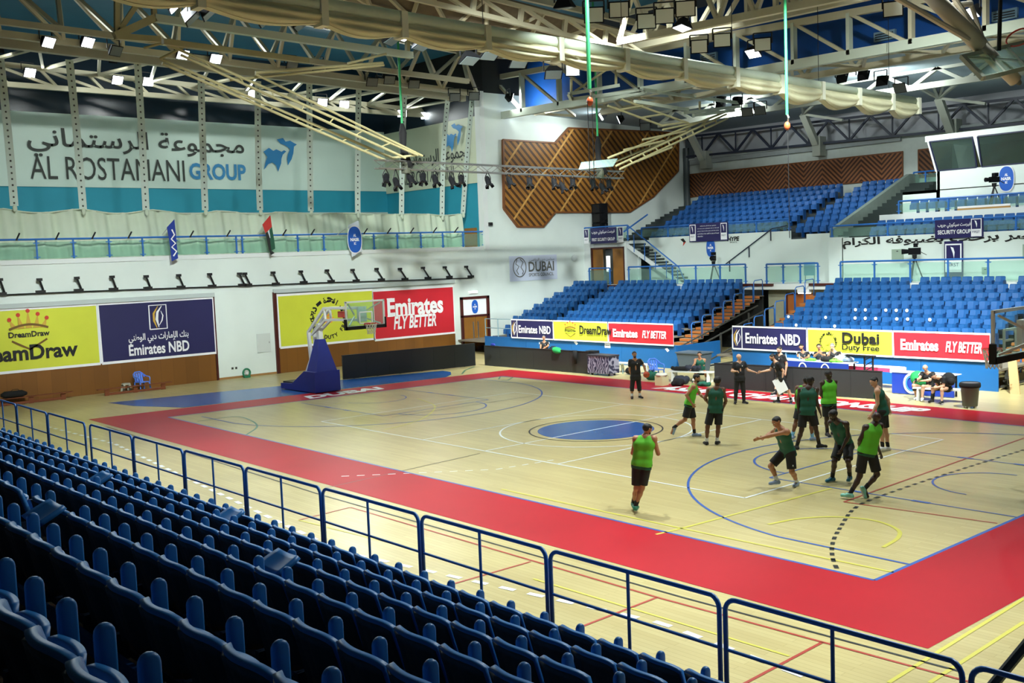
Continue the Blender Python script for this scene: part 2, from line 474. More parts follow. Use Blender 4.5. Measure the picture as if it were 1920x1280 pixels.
# ---- the wall behind the far basket (x = -25.3)
XL = -25.3
b = MB().box((XL - 0.3, -23, 0), (XL, 16.8, 5.95)); struct('wall_west', b, WHITE)
b = MB().box((XL - 0.3, 16.8, 0), (XL, 35.4, 15.2)); struct('wall_west_upper', b, WHITE)
b = MB().box((XL - 10.1, -23, 5.75), (XL - 0.32, 16.6, 5.95)).box((XL - 0.32, -23, 5.951), (XL + 0.05, 16.6, 6.16)); struct('floor_balcony', b, WHITE2)
b = MB().box((-35.7, -23, 5.9), (-35.4, 16.9, 18)); struct('wall_balcony', b, M('dark_glass_wall', (26, 44, 58), 0.25, noise=0.15, scale=0.15))
b = MB().box((-35.38, -23, 8.75), (-35.36, 16.85, 10.12)).box((-35.38, 16.75, 5.95), (XL - 0.06, 16.78, 9.95)); struct('wall_balcony_panel', b, CYAN)
b = MB().box((-35.38, -23, 5.95), (-35.36, 16.85, 8.75)); struct('wall_balcony_base', b, M('pale_wall', (190, 205, 195), 0.7))
b = MB().box((-35.4, 16.8, 5.9), (XL - 0.05, 17.0, 15.2)); struct('wall_balcony_end', b, M('dark_end_wall', (30, 46, 58), 0.4, noise=0.1, scale=0.2))
b = MB().box((XL - 1.9, 16.7, 5.96), (XL - 0.75, 16.76, 7.3)); struct('door_3', b, WOODD)
b = MB().box((XL - 0.35, 16.6, 5.95), (XL + 0.12, 16.95, 15.25)); struct('column', b, WHITE2)
# timber dado under the banners, and its dark edges
for y0, y1 in ((-23, -0.72), (2.72, 14.15)):
    b = MB().box((XL, y0, 0), (XL + 0.05, y1, 1.38)); struct('trim_1' if y0 < 0 else 'trim_2', b, WOODP)
b = MB().box((XL, -0.70, 0), (XL + 0.07, -0.60, 4.12)); struct('trim_3', b, FRAMEB)
b = MB().box((XL, 2.56, 0), (XL + 0.10, 2.74, 4.15)); struct('trim_4', b, FRAMEB)
for i, (y0, y1) in enumerate(((-23, -0.62), (2.6, 14.2))):
    b = MB().box((XL, y0, 4.10), (XL + 0.16, y1, 4.30)); struct('trim_%d' % (5 + i), b, M('valance', (186, 196, 194), 0.6))
b = MB().box((XL, -0.6, 0), (XL + 0.03, 2.56, 0.10)); struct('baseboard_west', b, M('light_oak', (160, 120, 70), 0.5))
# double doors with the crest panel over them
b = MB().box((XL, 14.62, 0), (XL + 0.12, 14.78, 3.24)).box((XL, 16.60, 0), (XL + 0.12, 16.78, 3.24)).box((XL, 14.62, 3.1), (XL + 0.12, 16.78, 3.24)).box((XL, 14.62, 2.05), (XL + 0.12, 16.78, 2.15))
dr = struct('door_1', b, FRAMEB)
for y0, y1, hy in ((14.80, 15.66, 15.50), (15.70, 16.58, 15.86)):
    d = MB().box((XL + 0.02, y0, 0.02), (XL + 0.06, y1, 2.05)).build('door_leaf', WOODD, dr)
    MB().box((XL + 0.06, hy - 0.03, 0.7), (XL + 0.11, hy + 0.03, 1.75)).build('pull_handle', STEEL, d)
    MB().box((XL + 0.06, y0 + 0.05, 0.05), (XL + 0.066, y1 - 0.05, 0.30)).build('kick_plate', STEEL, d)
MB().box((XL + 0.02, 14.80, 2.16), (XL + 0.05, 16.58, 3.10)).build('crest_panel', INKW, dr)
def crest(c, R, U, h, parent, ground=None, ring=True, words=True):
    """Blue oval club crest with white lettering, H metres high, lying on the plane spanned by R and U."""
    R, U, c = Vector(R), Vector(U), Vector(c); N = R.cross(U)
    def oval(k, lift, m, nm):
        n = 40; a = h * 0.30 * k; r = h * 0.5 * k
        pts = []
        for i in range(n):
            t = 2 * PI * i / n
            x, y = math.cos(t), math.sin(t)
            pts.append(c + R * (a * math.copysign(abs(x) ** 0.9, x)) + U * (r * math.copysign(abs(y) ** 0.75, y)) + N * lift)
        return MB().poly(pts).build(nm, m, parent, fix=False)
    if ring: oval(1.08, 0.008, INKW, 'crest_rim')
    oval(1.0, 0.012, M('crest_blue', (28, 92, 190), 0.5), 'crest_field')
    if words:
        text('AL', c + U * h * 0.16, R, U, h * 0.11, h * 0.14, bold=0.05, mat=INKW, parent=parent, lift=0.02, name='crest_lettering')
        text('NASR', c, R, U, h * 0.13, h * 0.40, bold=0.05, mat=INKW, parent=parent, lift=0.02, name='crest_lettering')
        text('SC', c - U * h * 0.15, R, U, h * 0.10, h * 0.10, bold=0.05, mat=INKW, parent=parent, lift=0.02, name='crest_lettering')
YP, ZP, XP = (0, 1, 0), (0, 0, 1), (1, 0, 0)
crest((XL + 0.055, 15.69, 2.63), YP, ZP, 0.80, dr, ring=False)
t = thing('exit_light', 'small white lit fitting on the wall above the wooden double doors', 'light', (XL, 15.6, 3.45))
MB().box((XL, 15.3, 3.42), (XL + 0.12, 15.9, 3.58)).build('housing', INKW, t)
MB().box((XL + 0.12, 15.33, 3.44), (XL + 0.14, 15.87, 3.56)).build('diffuser', M('lit_diffuser', (255, 255, 240), 0.5, emit=2.0), t)

# ---- timber acoustic panels
GOLD = stripes('gold_slats', (158, 106, 38), (74, 44, 14), ax=(0, 0.68, 0.73), period=0.36, duty=0.55, seam=(196, 150, 80), seam_ax=(0, 0.73, -0.68), seam_p=2.55)
pan = [(-25.2,18.345,12.483), (-25.2,22.652,12.471), (-25.2,23.861,13.456), (-25.2,34.561,13.663), (-25.2,34.4,11.034), (-25.2,31.745,9.231), (-25.2,29.285,8.18), (-25.2,22.398,8.155), (-25.2,21.352,7.266), (-25.2,19.275,7.287), (-25.2,18.219,8.384)]
t = thing('acoustic_panel', 'large many-sided slatted timber panel fixed high on the white wall', 'wall panel', (XL, 26, 7.3))
MB().prism([(XL + 0.12, p[1], p[2]) for p in pan], (-0.10, 0, 0)).build('slats', GOLD, t)
f = MB()
for p, q in zip(pan, pan[1:] + pan[:1]): f.bar((XL + 0.09, p[1], p[2]), (XL + 0.09, q[1], q[2]), 0.10, 0.16, up=(1, 0, 0))
f.build('edge_strip', M('panel_edge', (120, 70, 30), 0.5), t)
b = MB().box((-25.3, 35.4, 0), (30, 35.7, 11.75)); struct('wall_north', b, M('north_wall_paint', (196, 206, 200), 0.65, noise=0.04))
CHEV = stripes('chevron_slats', (150, 96, 58), (66, 36, 22), period=0.30, duty=0.5, zig=((1, 0, 0), 1.35, 0.95))
for i, (x0, x1, lab) in enumerate(((-25.1, -8.95, 'long chevron-slatted brown timber panel above the top row of seats'), (-7.9, -6.0, 'short dark slatted timber panel beside the control room window'))):
    t = thing('timber_panel', lab, 'wall panel', (x0, 35.3, 9.2))
    MB().box((x0, 35.32, 9.22), (x1, 35.38, 10.72)).build('slats', CHEV if i == 0 else stripes('plain_slats', (120, 76, 44), (52, 28, 16), ax=(0.7, 0, 0.7), period=0.22), t)
    f = MB().box((x0 - 0.05, 35.3, 9.16), (x1 + 0.05, 35.38, 9.22)).box((x0 - 0.05, 35.3, 10.72), (x1 + 0.05, 35.38, 10.80)).box((x0 - 0.06, 35.3, 9.2), (x0, 35.38, 10.75)).box((x1, 35.3, 9.2), (x1 + 0.06, 35.38, 10.75))
    f.build('edge_strip', M('panel_edge', (120, 70, 30), 0.5), t)
b = MB().box((-25.0, 35.2, 11.4), (-9.0, 35.4, 11.72)).box((-25.3, 35.1, 11.70), (30, 35.75, 11.84)); struct('trim_7', b, GREY)
b = MB().box((-25.3, 36.4, 11.7), (30, 36.6, 16.0)); struct('wall_north_upper', b, M('far_grey', (168, 172, 178), 0.7))
b = MB().tube((-25.0, 35.1, 6), (-25.0, 35.1, 12.6), 0.22, n=12); struct('column_round', b, M('dark_column', (66, 76, 78), 0.5))

# ================================================================ BANNERS
def text_arc(s, c, R, U, rad, a_mid, span, h, parent, mat, outward=True, ar=False, bold=0.02):
    """Letters round a circle, as one lettering part."""
    if ar: s = arabic(s)
    R, U, c = Vector(R), Vector(U), Vector(c); n = len(s); obs = []
    for i, ch in enumerate(s):
        if ch == ' ': continue
        f = (i + 0.5) / n - 0.5
        a = math.radians(a_mid + (-f if outward else f) * span)
        d = R * math.cos(a) + U * math.sin(a); tg = R * -math.sin(a) + U * math.cos(a)
        r_, u_ = (-tg, d) if outward else (tg, -d)
        obs.append(text(ch, c + d * rad, r_, u_, h * (0.6 if ch in '.-' else 1), bold=bold, mat=mat, parent=parent))
    vs, fs = [], []
    for o in obs:
        k = len(vs); vs += [tuple(v.co) for v in o.data.vertices]; fs += [tuple(i + k for i in p.vertices) for p in o.data.polygons]
    for o in obs:
        me = o.data; bpy.data.objects.remove(o); bpy.data.meshes.remove(me)
    me = bpy.data.meshes.new('lettering'); me.from_pydata(vs, [], fs); me.materials.append(mat); me.update()
    ob = bpy.data.objects.new('lettering', me); COL.objects.link(ob); ob.parent = parent
    return ob
def ribbon(mb, pts, w, N, lift):
    """Flat band of width W (or list of widths) through PTS on the plane with normal N."""
    N = Vector(N); P = [Vector(p) for p in pts]; vs = []
    for k, p in enumerate(P):
        d = (P[min(k + 1, len(P) - 1)] - P[max(k - 1, 0)]).normalized(); s = N.cross(d)
        ww = (w[k] if isinstance(w, (list, tuple)) else w) / 2
        vs += [p - s * ww + N * lift, p + s * ww + N * lift]
    mb.add(vs, [(2 * k, 2 * k + 2, 2 * k + 3, 2 * k + 1) for k in range(len(P) - 1)])
    return mb
def curve(c, R, U, pts):
    c, R, U = Vector(c), Vector(R), Vector(U)
    return [c + R * x + U * y for x, y in pts]
def crown_logo(c, R, U, w, parent, lift=0.02):
    N = Vector(R).cross(Vector(U)); s = w / 2
    g, k, r = MB(), MB(), MB()
    for x, h in ((-0.95, 0.62), (-0.5, 0.85), (0, 1.05), (0.5, 0.85), (0.95, 0.62)):
        k.poly([p + N * lift for p in curve(c, R, U, [(x * 0.75 * s - 0.17 * s, 0.12 * s), (x * 0.75 * s + 0.17 * s, 0.12 * s), (x * s, h * s)])])
        r.poly([p + N * (lift + 0.004) for p in curve(c, R, U, [(x * s + 0.11 * s * math.cos(t * PI / 6), h * s + 0.11 * s * math.sin(t * PI / 6)) for t in range(12)])])
    ribbon(g, curve(c, R, U, [(-s + 2 * s * i / 12, 0.10 * s + 0.22 * s * math.sin(PI * i / 12)) for i in range(13)]), 0.12 * s, N, lift + 0.002)
    ribbon(g, curve(c, R, U, [(-0.9 * s, -0.52 * s), (-0.55 * s, -0.72 * s), (0, -1.02 * s), (0.55 * s, -0.72 * s), (0.9 * s, -0.52 * s)]), 0.10 * s, N, lift)
    k.build('crown_points', INKG, parent, fix=False); g.build('crown_bands', M('brown_print', (110, 80, 20), 0.6), parent, fix=False); r.build('crown_balls', INKR, parent, fix=False)
    text('DreamDraw', Vector(c) - Vector(U) * 0.2 * s, R, U, width=2.1 * s, bold=0.03, mat=INKB, parent=parent, lift=lift)
def bank_logo(c, R, U, h, parent, frame=True):
    N = Vector(R).cross(Vector(U)); w = h * 0.74
    if frame:
        f = MB()
        ribbon(f, curve(c, R, U, [(-w / 2, -h / 2), (w / 2, -h / 2), (w / 2, h / 2), (-w / 2, h / 2), (-w / 2, -h / 2)]), h * 0.05, N, 0.02)
        f.build('logo_frame', INKW, parent, fix=False)
    for nm, m, pts, ws in (('logo_gold_stroke', INKG, [(0.02, 0.46), (-0.22, 0.15), (-0.22, -0.15), (-0.08, -0.46)], [0.02, 0.09, 0.09, 0.02]),
                           ('logo_white_stroke', INKW, [(0.22, 0.46), (-0.02, 0.2), (-0.07, -0.1), (0.02, -0.44)], [0.02, 0.10, 0.12, 0.02]),
                           ('logo_thin_stroke', INKW, [(0.16, 0.25), (0.26, 0.05), (0.2, -0.15), (0.04, -0.35)], [0.02, 0.05, 0.05, 0.02])):
        mb = ribbon(MB(), curve(c, R, U, [(x * w * 1.1, y * h) for x, y in pts]), [q * h for q in ws], N, 0.022)
        mb.build(nm, m, parent, fix=False)
def hung_sheet(p00, R, U, w, h, mat, parent, border=0.06, slack=0.02):
    """Vinyl sheet with slight waves and a white hem."""
    p00, R, U = Vector(p00), Vector(R), Vector(U); N = R.cross(U)
    mb = MB(); mb.smooth = True
    mb.grid(lambda u, v: p00 + R * (u * w) + U * (v * h) + N * (0.012 + slack * 0.3 * math.sin(u * w * 2.1 + v * 2)), max(2, int(w * 4)), 4)
    o = mb.build('sheet', mat, parent, fix=False)
    f = MB()
    ribbon(f, [p00, p00 + R * w, p00 + R * w + U * h, p00 + U * h, p00], border * 2, N, 0.02 + slack * 0.3)
    f.build('white_hem', INKW, parent, fix=False)
    return o
def banner(label, p00, R, U, w, h, mat, border=0.06):
    t = thing('sponsor_banner', label, 'banner', p00)
    hung_sheet(p00, R, U, w, h, mat, t, border)
    return t
XB = XL + 0.055
Z0, Z1 = 1.36, 4.06
# big banners on the wall behind the basket
t = banner('big yellow crown banner hung at the left end of the white wall above the benches', (XB, -14.6, Z0), YP, ZP, 8.3, Z1 - Z0, YELLOW)
text('DreamDraw', (-25.23,-9.52,2.152), YP, ZP, width=4.55, bold=0.03, mat=INKB, parent=t, lift=0.03)
crown_logo((-25.23,-9.254,3.107), YP, ZP, 1.62, t, 0.03)
t = banner('big navy bank banner with framed logo, hung beside the yellow crown banner', (XB, -6.22, Z0), YP, ZP, 5.52, Z1 - Z0, NAVY)
text('Emirates NBD', (-25.23,-3.503,1.842), YP, ZP, width=2.92, height=0.52, bold=0.025, mat=INKW, parent=t, lift=0.03)
text('بنك الإمارات دبي الوطني', (-25.23,-3.495,2.346), YP, ZP, width=2.9, height=0.48, bold=0.02, mat=INKW, parent=t, ar=True, lift=0.03)
bank_logo((-25.23,-3.482,3.303), YP, ZP, 1.12, t)
def duty_free_ring(c, R, U, rad, t):
    text_arc('سوق الحرة - دبي', c, R, U, rad, 90, 170, rad * 0.30, t, INKB, ar=True, bold=0.04)
    text_arc('DUBAI DUTY FREE', c, R, U, rad, 270, 190, rad * 0.22, t, INKB, outward=False, bold=0.04)
    m = MB()
    for k, (x, y) in enumerate(((0, 0.18), (0.05, 0), (-0.02, -0.18))):
        m.poly([p + Vector(R).cross(Vector(U)) * 0.03 for p in curve(c, R, U, [((x - 0.22) * rad, (y - 0.07) * rad), ((x + 0.2) * rad, (y - 0.05) * rad), ((x + 0.26) * rad, (y + 0.06) * rad), ((x - 0.16) * rad, (y + 0.07) * rad)])])
    m.build('orange_mark', M('orange_print', (235, 150, 60), 0.6), t, fix=False)
t = banner('big yellow banner with a ring of lettering, hung behind the far basket', (XB, 2.80, Z0 - 0.06), YP, ZP, 5.74, 2.68, YELLOW)
duty_free_ring((-25.23,5.727,2.603), YP, ZP, 0.98, t)
t = banner('big red airline banner beside the wooden double doors, black board below it', (XB, 8.56, Z0 - 0.14), YP, ZP, 5.55, 2.70, REDV)
def airline(c1, c2, R, U, w1, h1, w2, h2, t):
    text('Emirates', c1, R, U, width=w1, height=h1, bold=0.035, mat=INKW, parent=t, lift=0.03)
    # the slab serifs of the wordmark
    R_, U_, N = Vector(R), Vector(U), Vector(R).cross(Vector(U)); c = Vector(c1); s = MB()
    for x, y, ww in ((-0.455, -0.5, 0.10), (-0.455, 0.44, 0.10), (-0.30, -0.5, 0.06), (-0.245, -0.5, 0.05), (-0.19, -0.5, 0.05), (-0.125, -0.5, 0.05), (-0.065, -0.5, 0.06), (0.13, -0.5, 0.05), (-0.125, 0.12, 0.03), (-0.07, 0.12, 0.03), (-0.31, 0.12, 0.03)):
        q = c + R_ * (x * w1) + U_ * (y * h1) + N * 0.032
        s.poly([q - R_ * ww * w1 / 2, q + R_ * ww * w1 / 2, q + R_ * ww * w1 / 2 + U_ * h1 * 0.07, q - R_ * ww * w1 / 2 + U_ * h1 * 0.07])
    s.build('serifs', INKW, t, fix=False)
    text('FLY BETTER', c2, R, U, width=w2, height=h2, bold=0.03, slant=0.25, mat=INKW, parent=t, lift=0.03)
airline((-25.23,11.391,2.942), (-25.23,11.305,2.074), YP, ZP, 3.85, 1.02, 2.95, 0.72, t)
# banners along the fronts of the two far stands
YB = 14.24
def low(label, x0, x1, mat):
    return banner(label, (x0, YB, 1.09), XP, ZP, x1 - x0, 0.98, mat, 0.035)
t = low('navy bank banner on the west stand front, bald official sitting below it', -20.32, -17.0, NAVY)
bank_logo((-20.08, YB, 1.58), XP, ZP, 0.80, t, False)
text('Emirates NBD', (-18.42, 14.22, 1.57), XP, ZP, width=2.55, height=0.42, bold=0.025, mat=INKW, parent=t, lift=0.03)
MB().box((-19.86, YB - 0.03, 1.12), (-19.82, YB - 0.02, 2.04)).build('white_rule', INKW, t)
t = low('yellow crown banner in the middle of the west stand front', -16.95, -13.05, YELLOW)
text('DreamDraw', (-13.847,14.2,1.662), XP, ZP, width=2.25, height=0.44, bold=0.03, mat=INKB, parent=t, lift=0.03)
crown_logo((-15.643,14.2,1.667), XP, ZP, 0.78, t, 0.03)
t = low('red airline banner at the open end of the west stand front', -12.98, -8.83, REDV)
airline((-11.85, 14.22, 1.57), (-10.0, 14.22, 1.56), XP, ZP, 1.62, 0.40, 1.5, 0.36, t)
t = low('navy bank banner at the open end of the east stand front', -5.46, -1.72, NAVY)
bank_logo((-5.22, YB, 1.58), XP, ZP, 0.80, t, False)
text('Emirates NBD', (-3.38, 14.22, 1.58), XP, ZP, width=2.75, height=0.46, bold=0.025, mat=INKW, parent=t, lift=0.03)
MB().box((-4.98, YB - 0.03, 1.12), (-4.94, YB - 0.02, 2.04)).build('white_rule', INKW, t)
t = low('yellow duty free banner behind the three seated officials', -1.66, 2.10, YELLOW)
duty_free_ring((-0.688,14.2,1.552), XP, ZP, 0.36, t)
text('Dubai', (0.768,14.2,1.753), XP, ZP, width=1.62, height=0.44, bold=0.03, mat=INKB, parent=t, lift=0.03)
text('Duty Free', (0.763,14.2,1.351), XP, ZP, width=1.62, height=0.30, bold=0.02, mat=INKB, parent=t, lift=0.03)
t = low('red airline banner on the east stand front behind the seated pair', 2.14, 5.86, REDV)
airline((3.2, 14.22, 1.58), (4.9, 14.22, 1.56), XP, ZP, 1.5, 0.42, 1.36, 0.40, t)

# council sign on the white wall
t = thing('council_sign', 'pale sign with round grey emblem and DUBAI lettering on the white wall', 'sign', (XL + 0.02, 20.5, 3.95))
MB().box((XL, 18.55, 3.98), (XL + 0.03, 22.5, 5.52)).build('panel', M('pale_lilac', (206, 214, 232), 0.6), t)
text('DUBAI', (-25.25,21.143,4.822), YP, ZP, width=2.15, height=0.62, bold=0.02, mat=INKGREY, parent=t)
text('SPORTS COUNCIL', (-25.25,21.119,4.325), YP, ZP, width=2.1, height=0.2, bold=0.01, mat=INKGREY, parent=t)
text('مجلس دبي الرياضي', (-25.25,21.208,5.218), YP, ZP, width=2.1, height=0.26, mat=INKGREY, parent=t, ar=True)
c = Vector((-25.25,19.325,4.821))
f = MB()
ribbon(f, curve(c, YP, ZP, [(0.52 * math.cos(i * PI / 16), 0.58 * math.sin(i * PI / 16)) for i in range(33)]), 0.06, XP, 0.02)
ribbon(f, curve(c, YP, ZP, [(-0.2, 0.5), (-0.3, 0.2), (-0.05, 0.05), (-0.25, -0.2), (-0.1, -0.45)]), 0.06, XP, 0.02)
ribbon(f, curve(c, YP, ZP, [(0.05, 0.5), (0.3, 0.3), (0.1, 0.0), (0.3, -0.25), (0.2, -0.45)]), 0.06, XP, 0.02)
f.build('emblem', INKGREY, t, fix=False)
t = thing('access_panel', 'white metal access panel set in the wall left of the yellow ring banner', 'panel', (XL, 1.9, 1.2))
MB().box((XL, 1.55, 1.15), (XL + 0.04, 2.3, 2.1)).build('door_plate', M('panel_white', (205, 212, 208), 0.5), t)
MB().box((XL + 0.04, 2.2, 1.6), (XL + 0.06, 2.24, 1.68)).build('lock', STEEL, t)
for y in (1.05, 1.25):
    t = thing('wall_socket', 'small grey wall socket low on the white wall, ' + ('nearer the navy banner' if y < 1.1 else 'nearer the yellow ring banner'), 'socket', (XL, y - 0.9, 0.45))
    MB().box((XL, y - 0.95, 0.45), (XL + 0.03, y - 0.85, 0.56)).build('face_plate', INKGREY, t)
    MB().box((XL + 0.03, y - 0.93, 0.48), (XL + 0.035, y - 0.87, 0.53)).build('socket_insert', INKB, t)

# second-storey supporters' boards: the huge group sign and its turn at the corner
SIGN = M('grey_sign_board', (214, 232, 222), 0.55, noise=0.05, scale=0.3)
INKDK = M('dark_sign_print', (58, 62, 58), 0.6)
def doves(c, R, U, h, t):
    N = Vector(R).cross(Vector(U)); m = MB()
    A = [(-0.62, 0.12), (-0.40, 0.26), (-0.24, 0.16), (-0.12, 0.22), (0.08, 0.14), (0.18, 0.2), (0.26, 0.16), (0.12, 0.04), (0.06, -0.1), (0.04, -0.26), (-0.10, -0.56), (-0.16, -0.34), (-0.30, -0.24), (-0.46, -0.3), (-0.64, -0.5), (-0.56, -0.22), (-0.48, -0.06)]
    B = [(-0.08, 0.56), (0.16, 0.62), (0.26, 0.5), (0.44, 0.54), (0.60, 0.46), (0.70, 0.42), (0.58, 0.34), (0.54, 0.1), (0.46, -0.1), (0.30, -0.32), (0.28, -0.12), (0.32, 0.06), (0.42, 0.24), (0.32, 0.32), (0.20, 0.38), (0.06, 0.42)]
    for q in (A, B): m.poly([p + N * 0.04 for p in curve(c, R, U, [(x * h, y * h) for x, y in q])])
    m.build('dove_emblem', M('dove_blue', (42, 130, 190), 0.6), t, fix=False)
t = thing('group_sign', 'huge grey sign across the upper back wall with dark lettering and blue doves', 'sign', (-35.3, 0, 10.1))
XS = -35.3
MB().box((XS - 0.06, -23, 10.12), (XS, 16.7, 14.0)).build('board', SIGN, t)
text('AL ROSTAMANI', (-35.25,-1.488,11.121), YP, ZP, width=8.45, height=1.22, mat=INKDK, parent=t)
text('GROUP', (-35.25,4.797,11.124), YP, ZP, width=3.55, height=0.95, mat=INKBLUE, parent=t, bold=0.03)
text('مجموعة الرستماني', (-35.25,0.391,12.471), YP, ZP, width=12.3, height=1.55, mat=INKDK, parent=t, ar=True, bold=0.012)
doves((-35.25,8.879,12.192), YP, ZP, 1.75, t)
t = thing('corner_sign', 'cream sign with blue doves on the return wall by the white column', 'sign', (-31, 16.7, 9.95))
MB().box((-35.3, 16.66, 9.95), (-25.7, 16.72, 13.85)).build('board', M('cream_sign', (206, 212, 186), 0.55, noise=0.05, scale=0.4), t)
doves((-27.78,16.6,12.751), XP, ZP, 1.45, t)
text('مجموعة الرستماني', (-29.469,16.6,11.726), XP, ZP, width=6.4, height=1.25, mat=INKDK, parent=t, ar=True, bold=0.012)
text('AL ROSTAMANI', (-30.657,16.6,10.742), XP, ZP, width=5.6, height=0.8, mat=INKDK, parent=t)

# ================================================================ BALCONY
CURT = M('cream_curtain', (206, 218, 196), 0.8, noise=0.05, scale=1.0)
t = thing('gathered_curtain', 'long cream divider curtain bunched along the balcony behind the glass', 'curtain', (-26.3, 0, 5.95))
def cur(u, v):
    y = -14 + u * 29.8
    x = -26.35 + 0.09 * math.sin(y * 5.3) + 0.05 * math.sin(y * 13.1 + 2 * v) + 0.22 * (1 - v) * math.sin(y * 2.1) ** 2
    top = 8.42 - 0.010 * (y + 10) + 0.05 * math.sin(y * 1.7) - 0.09 * abs(math.sin((y + 3.0) * PI / 3.3))
    return (x, y, 5.96 + (top - 5.96) * v + (0 if v < 0.95 else 0.02 * math.sin(y * 11)))
mb = MB(); mb.smooth = True; mb.grid(cur, 420, 14); mb.build('cloth', CURT, t, fix=False)
mb = MB(); mb.path([(-26.3, -14 + 29.8 * i / 100, 8.40 - 0.010 * (-4 + 29.8 * i / 100) + 0.05 * math.sin((-14 + 29.8 * i / 100) * 1.7) - 0.09 * abs(math.sin(((-14 + 29.8 * i / 100) + 3.0) * PI / 3.3))) for i in range(101)], 0.035).build('top_hem', CURT, t)
STRAP = M('webbing', (208, 224, 214), 0.7)
tops = [(-25.4,-9.533,14.711), (-25.4,-6.653,14.931), (-25.4,-3.576,15.117), (-25.4,-0.502,14.789), (-25.4,2.506,14.723), (-25.4,5.434,15.009), (-25.4,8.456,14.911), (-25.4,11.455,14.846), (-25.4,14.472,14.702), (-25.4,16.244,14.701)]
mids = [(-25.6,-9.385,11.601), (-25.6,-6.488,11.737), (-25.6,-3.517,11.877), (-25.6,-0.529,11.762), (-25.6,2.413,11.626), (-25.6,5.381,11.746), (-25.6,8.328,11.723), (-25.6,11.271,11.69), (-25.6,14.149,11.646), (-25.6,15.875,11.552)]
bots = [(-26,-9.237,8.525), (-26,-6.306,8.388), (-26,-3.395,8.339), (-26,-0.433,8.338), (-26,2.53,8.338), (-26,5.464,8.281), (-26,8.373,8.163), (-26,11.273,8.097), (-26,14.137,7.996), (-26,15.689,8.147)]
for i, (p, q, r) in enumerate(zip(tops, mids, bots)):
    s = thing('hoist_strap', 'white eyeleted hoist strap, %s along the balcony counted from the left' % nth(i + 1), 'strap', r, 'hoist straps of the balcony curtain')
    mb = MB(); pts = []
    for k in range(13):
        f = k / 12
        v = Vector(p) * (1 - f) * (1 - 2 * f) + Vector(q) * 4 * f * (1 - f) + Vector(r) * f * (2 * f - 1)
        pts.append(v)
    vs = []
    for v in pts: vs += [v + Vector((0, -0.17, 0)), v + Vector((0, 0.17, 0))]
    mb.add(vs + [v + Vector((-0.02, 0, 0)) for v in vs], [(2 * k, 2 * k + 1, 2 * k + 3, 2 * k + 2) for k in range(12)] + [(26 + 2 * k, 28 + 2 * k, 29 + 2 * k, 27 + 2 * k) for k in range(12)])
    mb.build('webbing', STRAP, s, fix=False)
    e = MB()
    for k in range(24):
        f = (k + 0.5) / 24
        v = Vector(p) * (1 - f) * (1 - 2 * f) + Vector(q) * 4 * f * (1 - f) + Vector(r) * f * (2 * f - 1)
        e.lathe(v + Vector((0.005, 0, 0)), [(0.045, 0), (0.03, 0.012)], 8, (1, 0, 0))
    tag(e.build('eyelets', M('eyelet_dark', (60, 64, 60), 0.5), s), kind='stuff')
    k = MB(); k.smooth = True
    k.sphere(Vector(r) + Vector((0.05, 0, -0.10)), 0.10, s=(0.6, 1, 1.6)); k.build('knot', CURT, s)
GL = glass('balcony_glass', (190, 224, 212), 0.12)
def glass_rail(label, P, posts, h, ext=0.0, group=None):
    """Glazed rail along the two ends P at floor level, POSTS fractions along it."""
    a, c = Vector(P[0]), Vector(P[1]); d = (c - a)
    t = thing('glass_railing', label, 'railing', (a + c) / 2, group)
    MB().tube(a + Vector((0, 0, h)), c + Vector((0, 0, h)), 0.045).build('handrail', BLUEP, t)
    for f in posts:
        p = a + d * f
        m = MB().bar(p, p + Vector((0, 0, h)), 0.07).build('post', BLUEP, t)
        u = d.normalized()
        MB().bar(p - u * 0.13 + Vector((0, 0, h - 0.17)), p + u * 0.13 + Vector((0, 0, h - 0.17)), 0.04).build('glass_clamp', BLUEP, m)
        MB().bar(p - u * 0.13 + Vector((0, 0, 0.14)), p + u * 0.13 + Vector((0, 0, 0.14)), 0.04).build('glass_clamp', BLUEP, m)
    n = d.normalized().cross(Vector((0, 0, 1))) * 0.006
    for f0, f1 in zip(posts, posts[1:]):
        if (f1 - f0) * d.length < 0.45: continue
        p, q = a + d * f0 + d.normalized() * 0.05, a + d * f1 - d.normalized() * 0.05
        MB().prism([p + Vector((0, 0, 0.08)), q + Vector((0, 0, 0.08)), q + Vector((0, 0, h - 0.12)), p + Vector((0, 0, h - 0.12))], n * 2).build('glass_pane', GL, t)
    return t
ys = [-13.2, -10.6, (-25.35,-8.641,6.541)[1], (-25.35,-7.079,6.502)[1], (-25.35,-5.493,6.462)[1], (-25.35,-3.936,6.422)[1], (-25.35,-2.339,6.382)[1], (-25.35,-0.78,6.342)[1], (-25.35,0.786,6.302)[1], (-25.35,1.101,6.294)[1], (-25.35,4.208,6.216)[1], (-25.35,5.757,6.176)[1], (-25.35,7.466,6.133)[1], (-25.35,8.898,6.097)[1], (-25.35,10.45,6.057)[1], (-25.35,12.058,6.017)[1], (-25.35,13.61,5.977)[1], (-25.35,15.096,5.94)[1], (-25.35,16.672,5.9)[1]]
y0, y1 = ys[0], ys[-1]
glass_rail('long blue glass railing along the front edge of the balcony', ((-25.35, y0, 6.12), (-25.35, y1, 6.12)), [(y - y0) / (y1 - y0) for y in ys], 0.92)
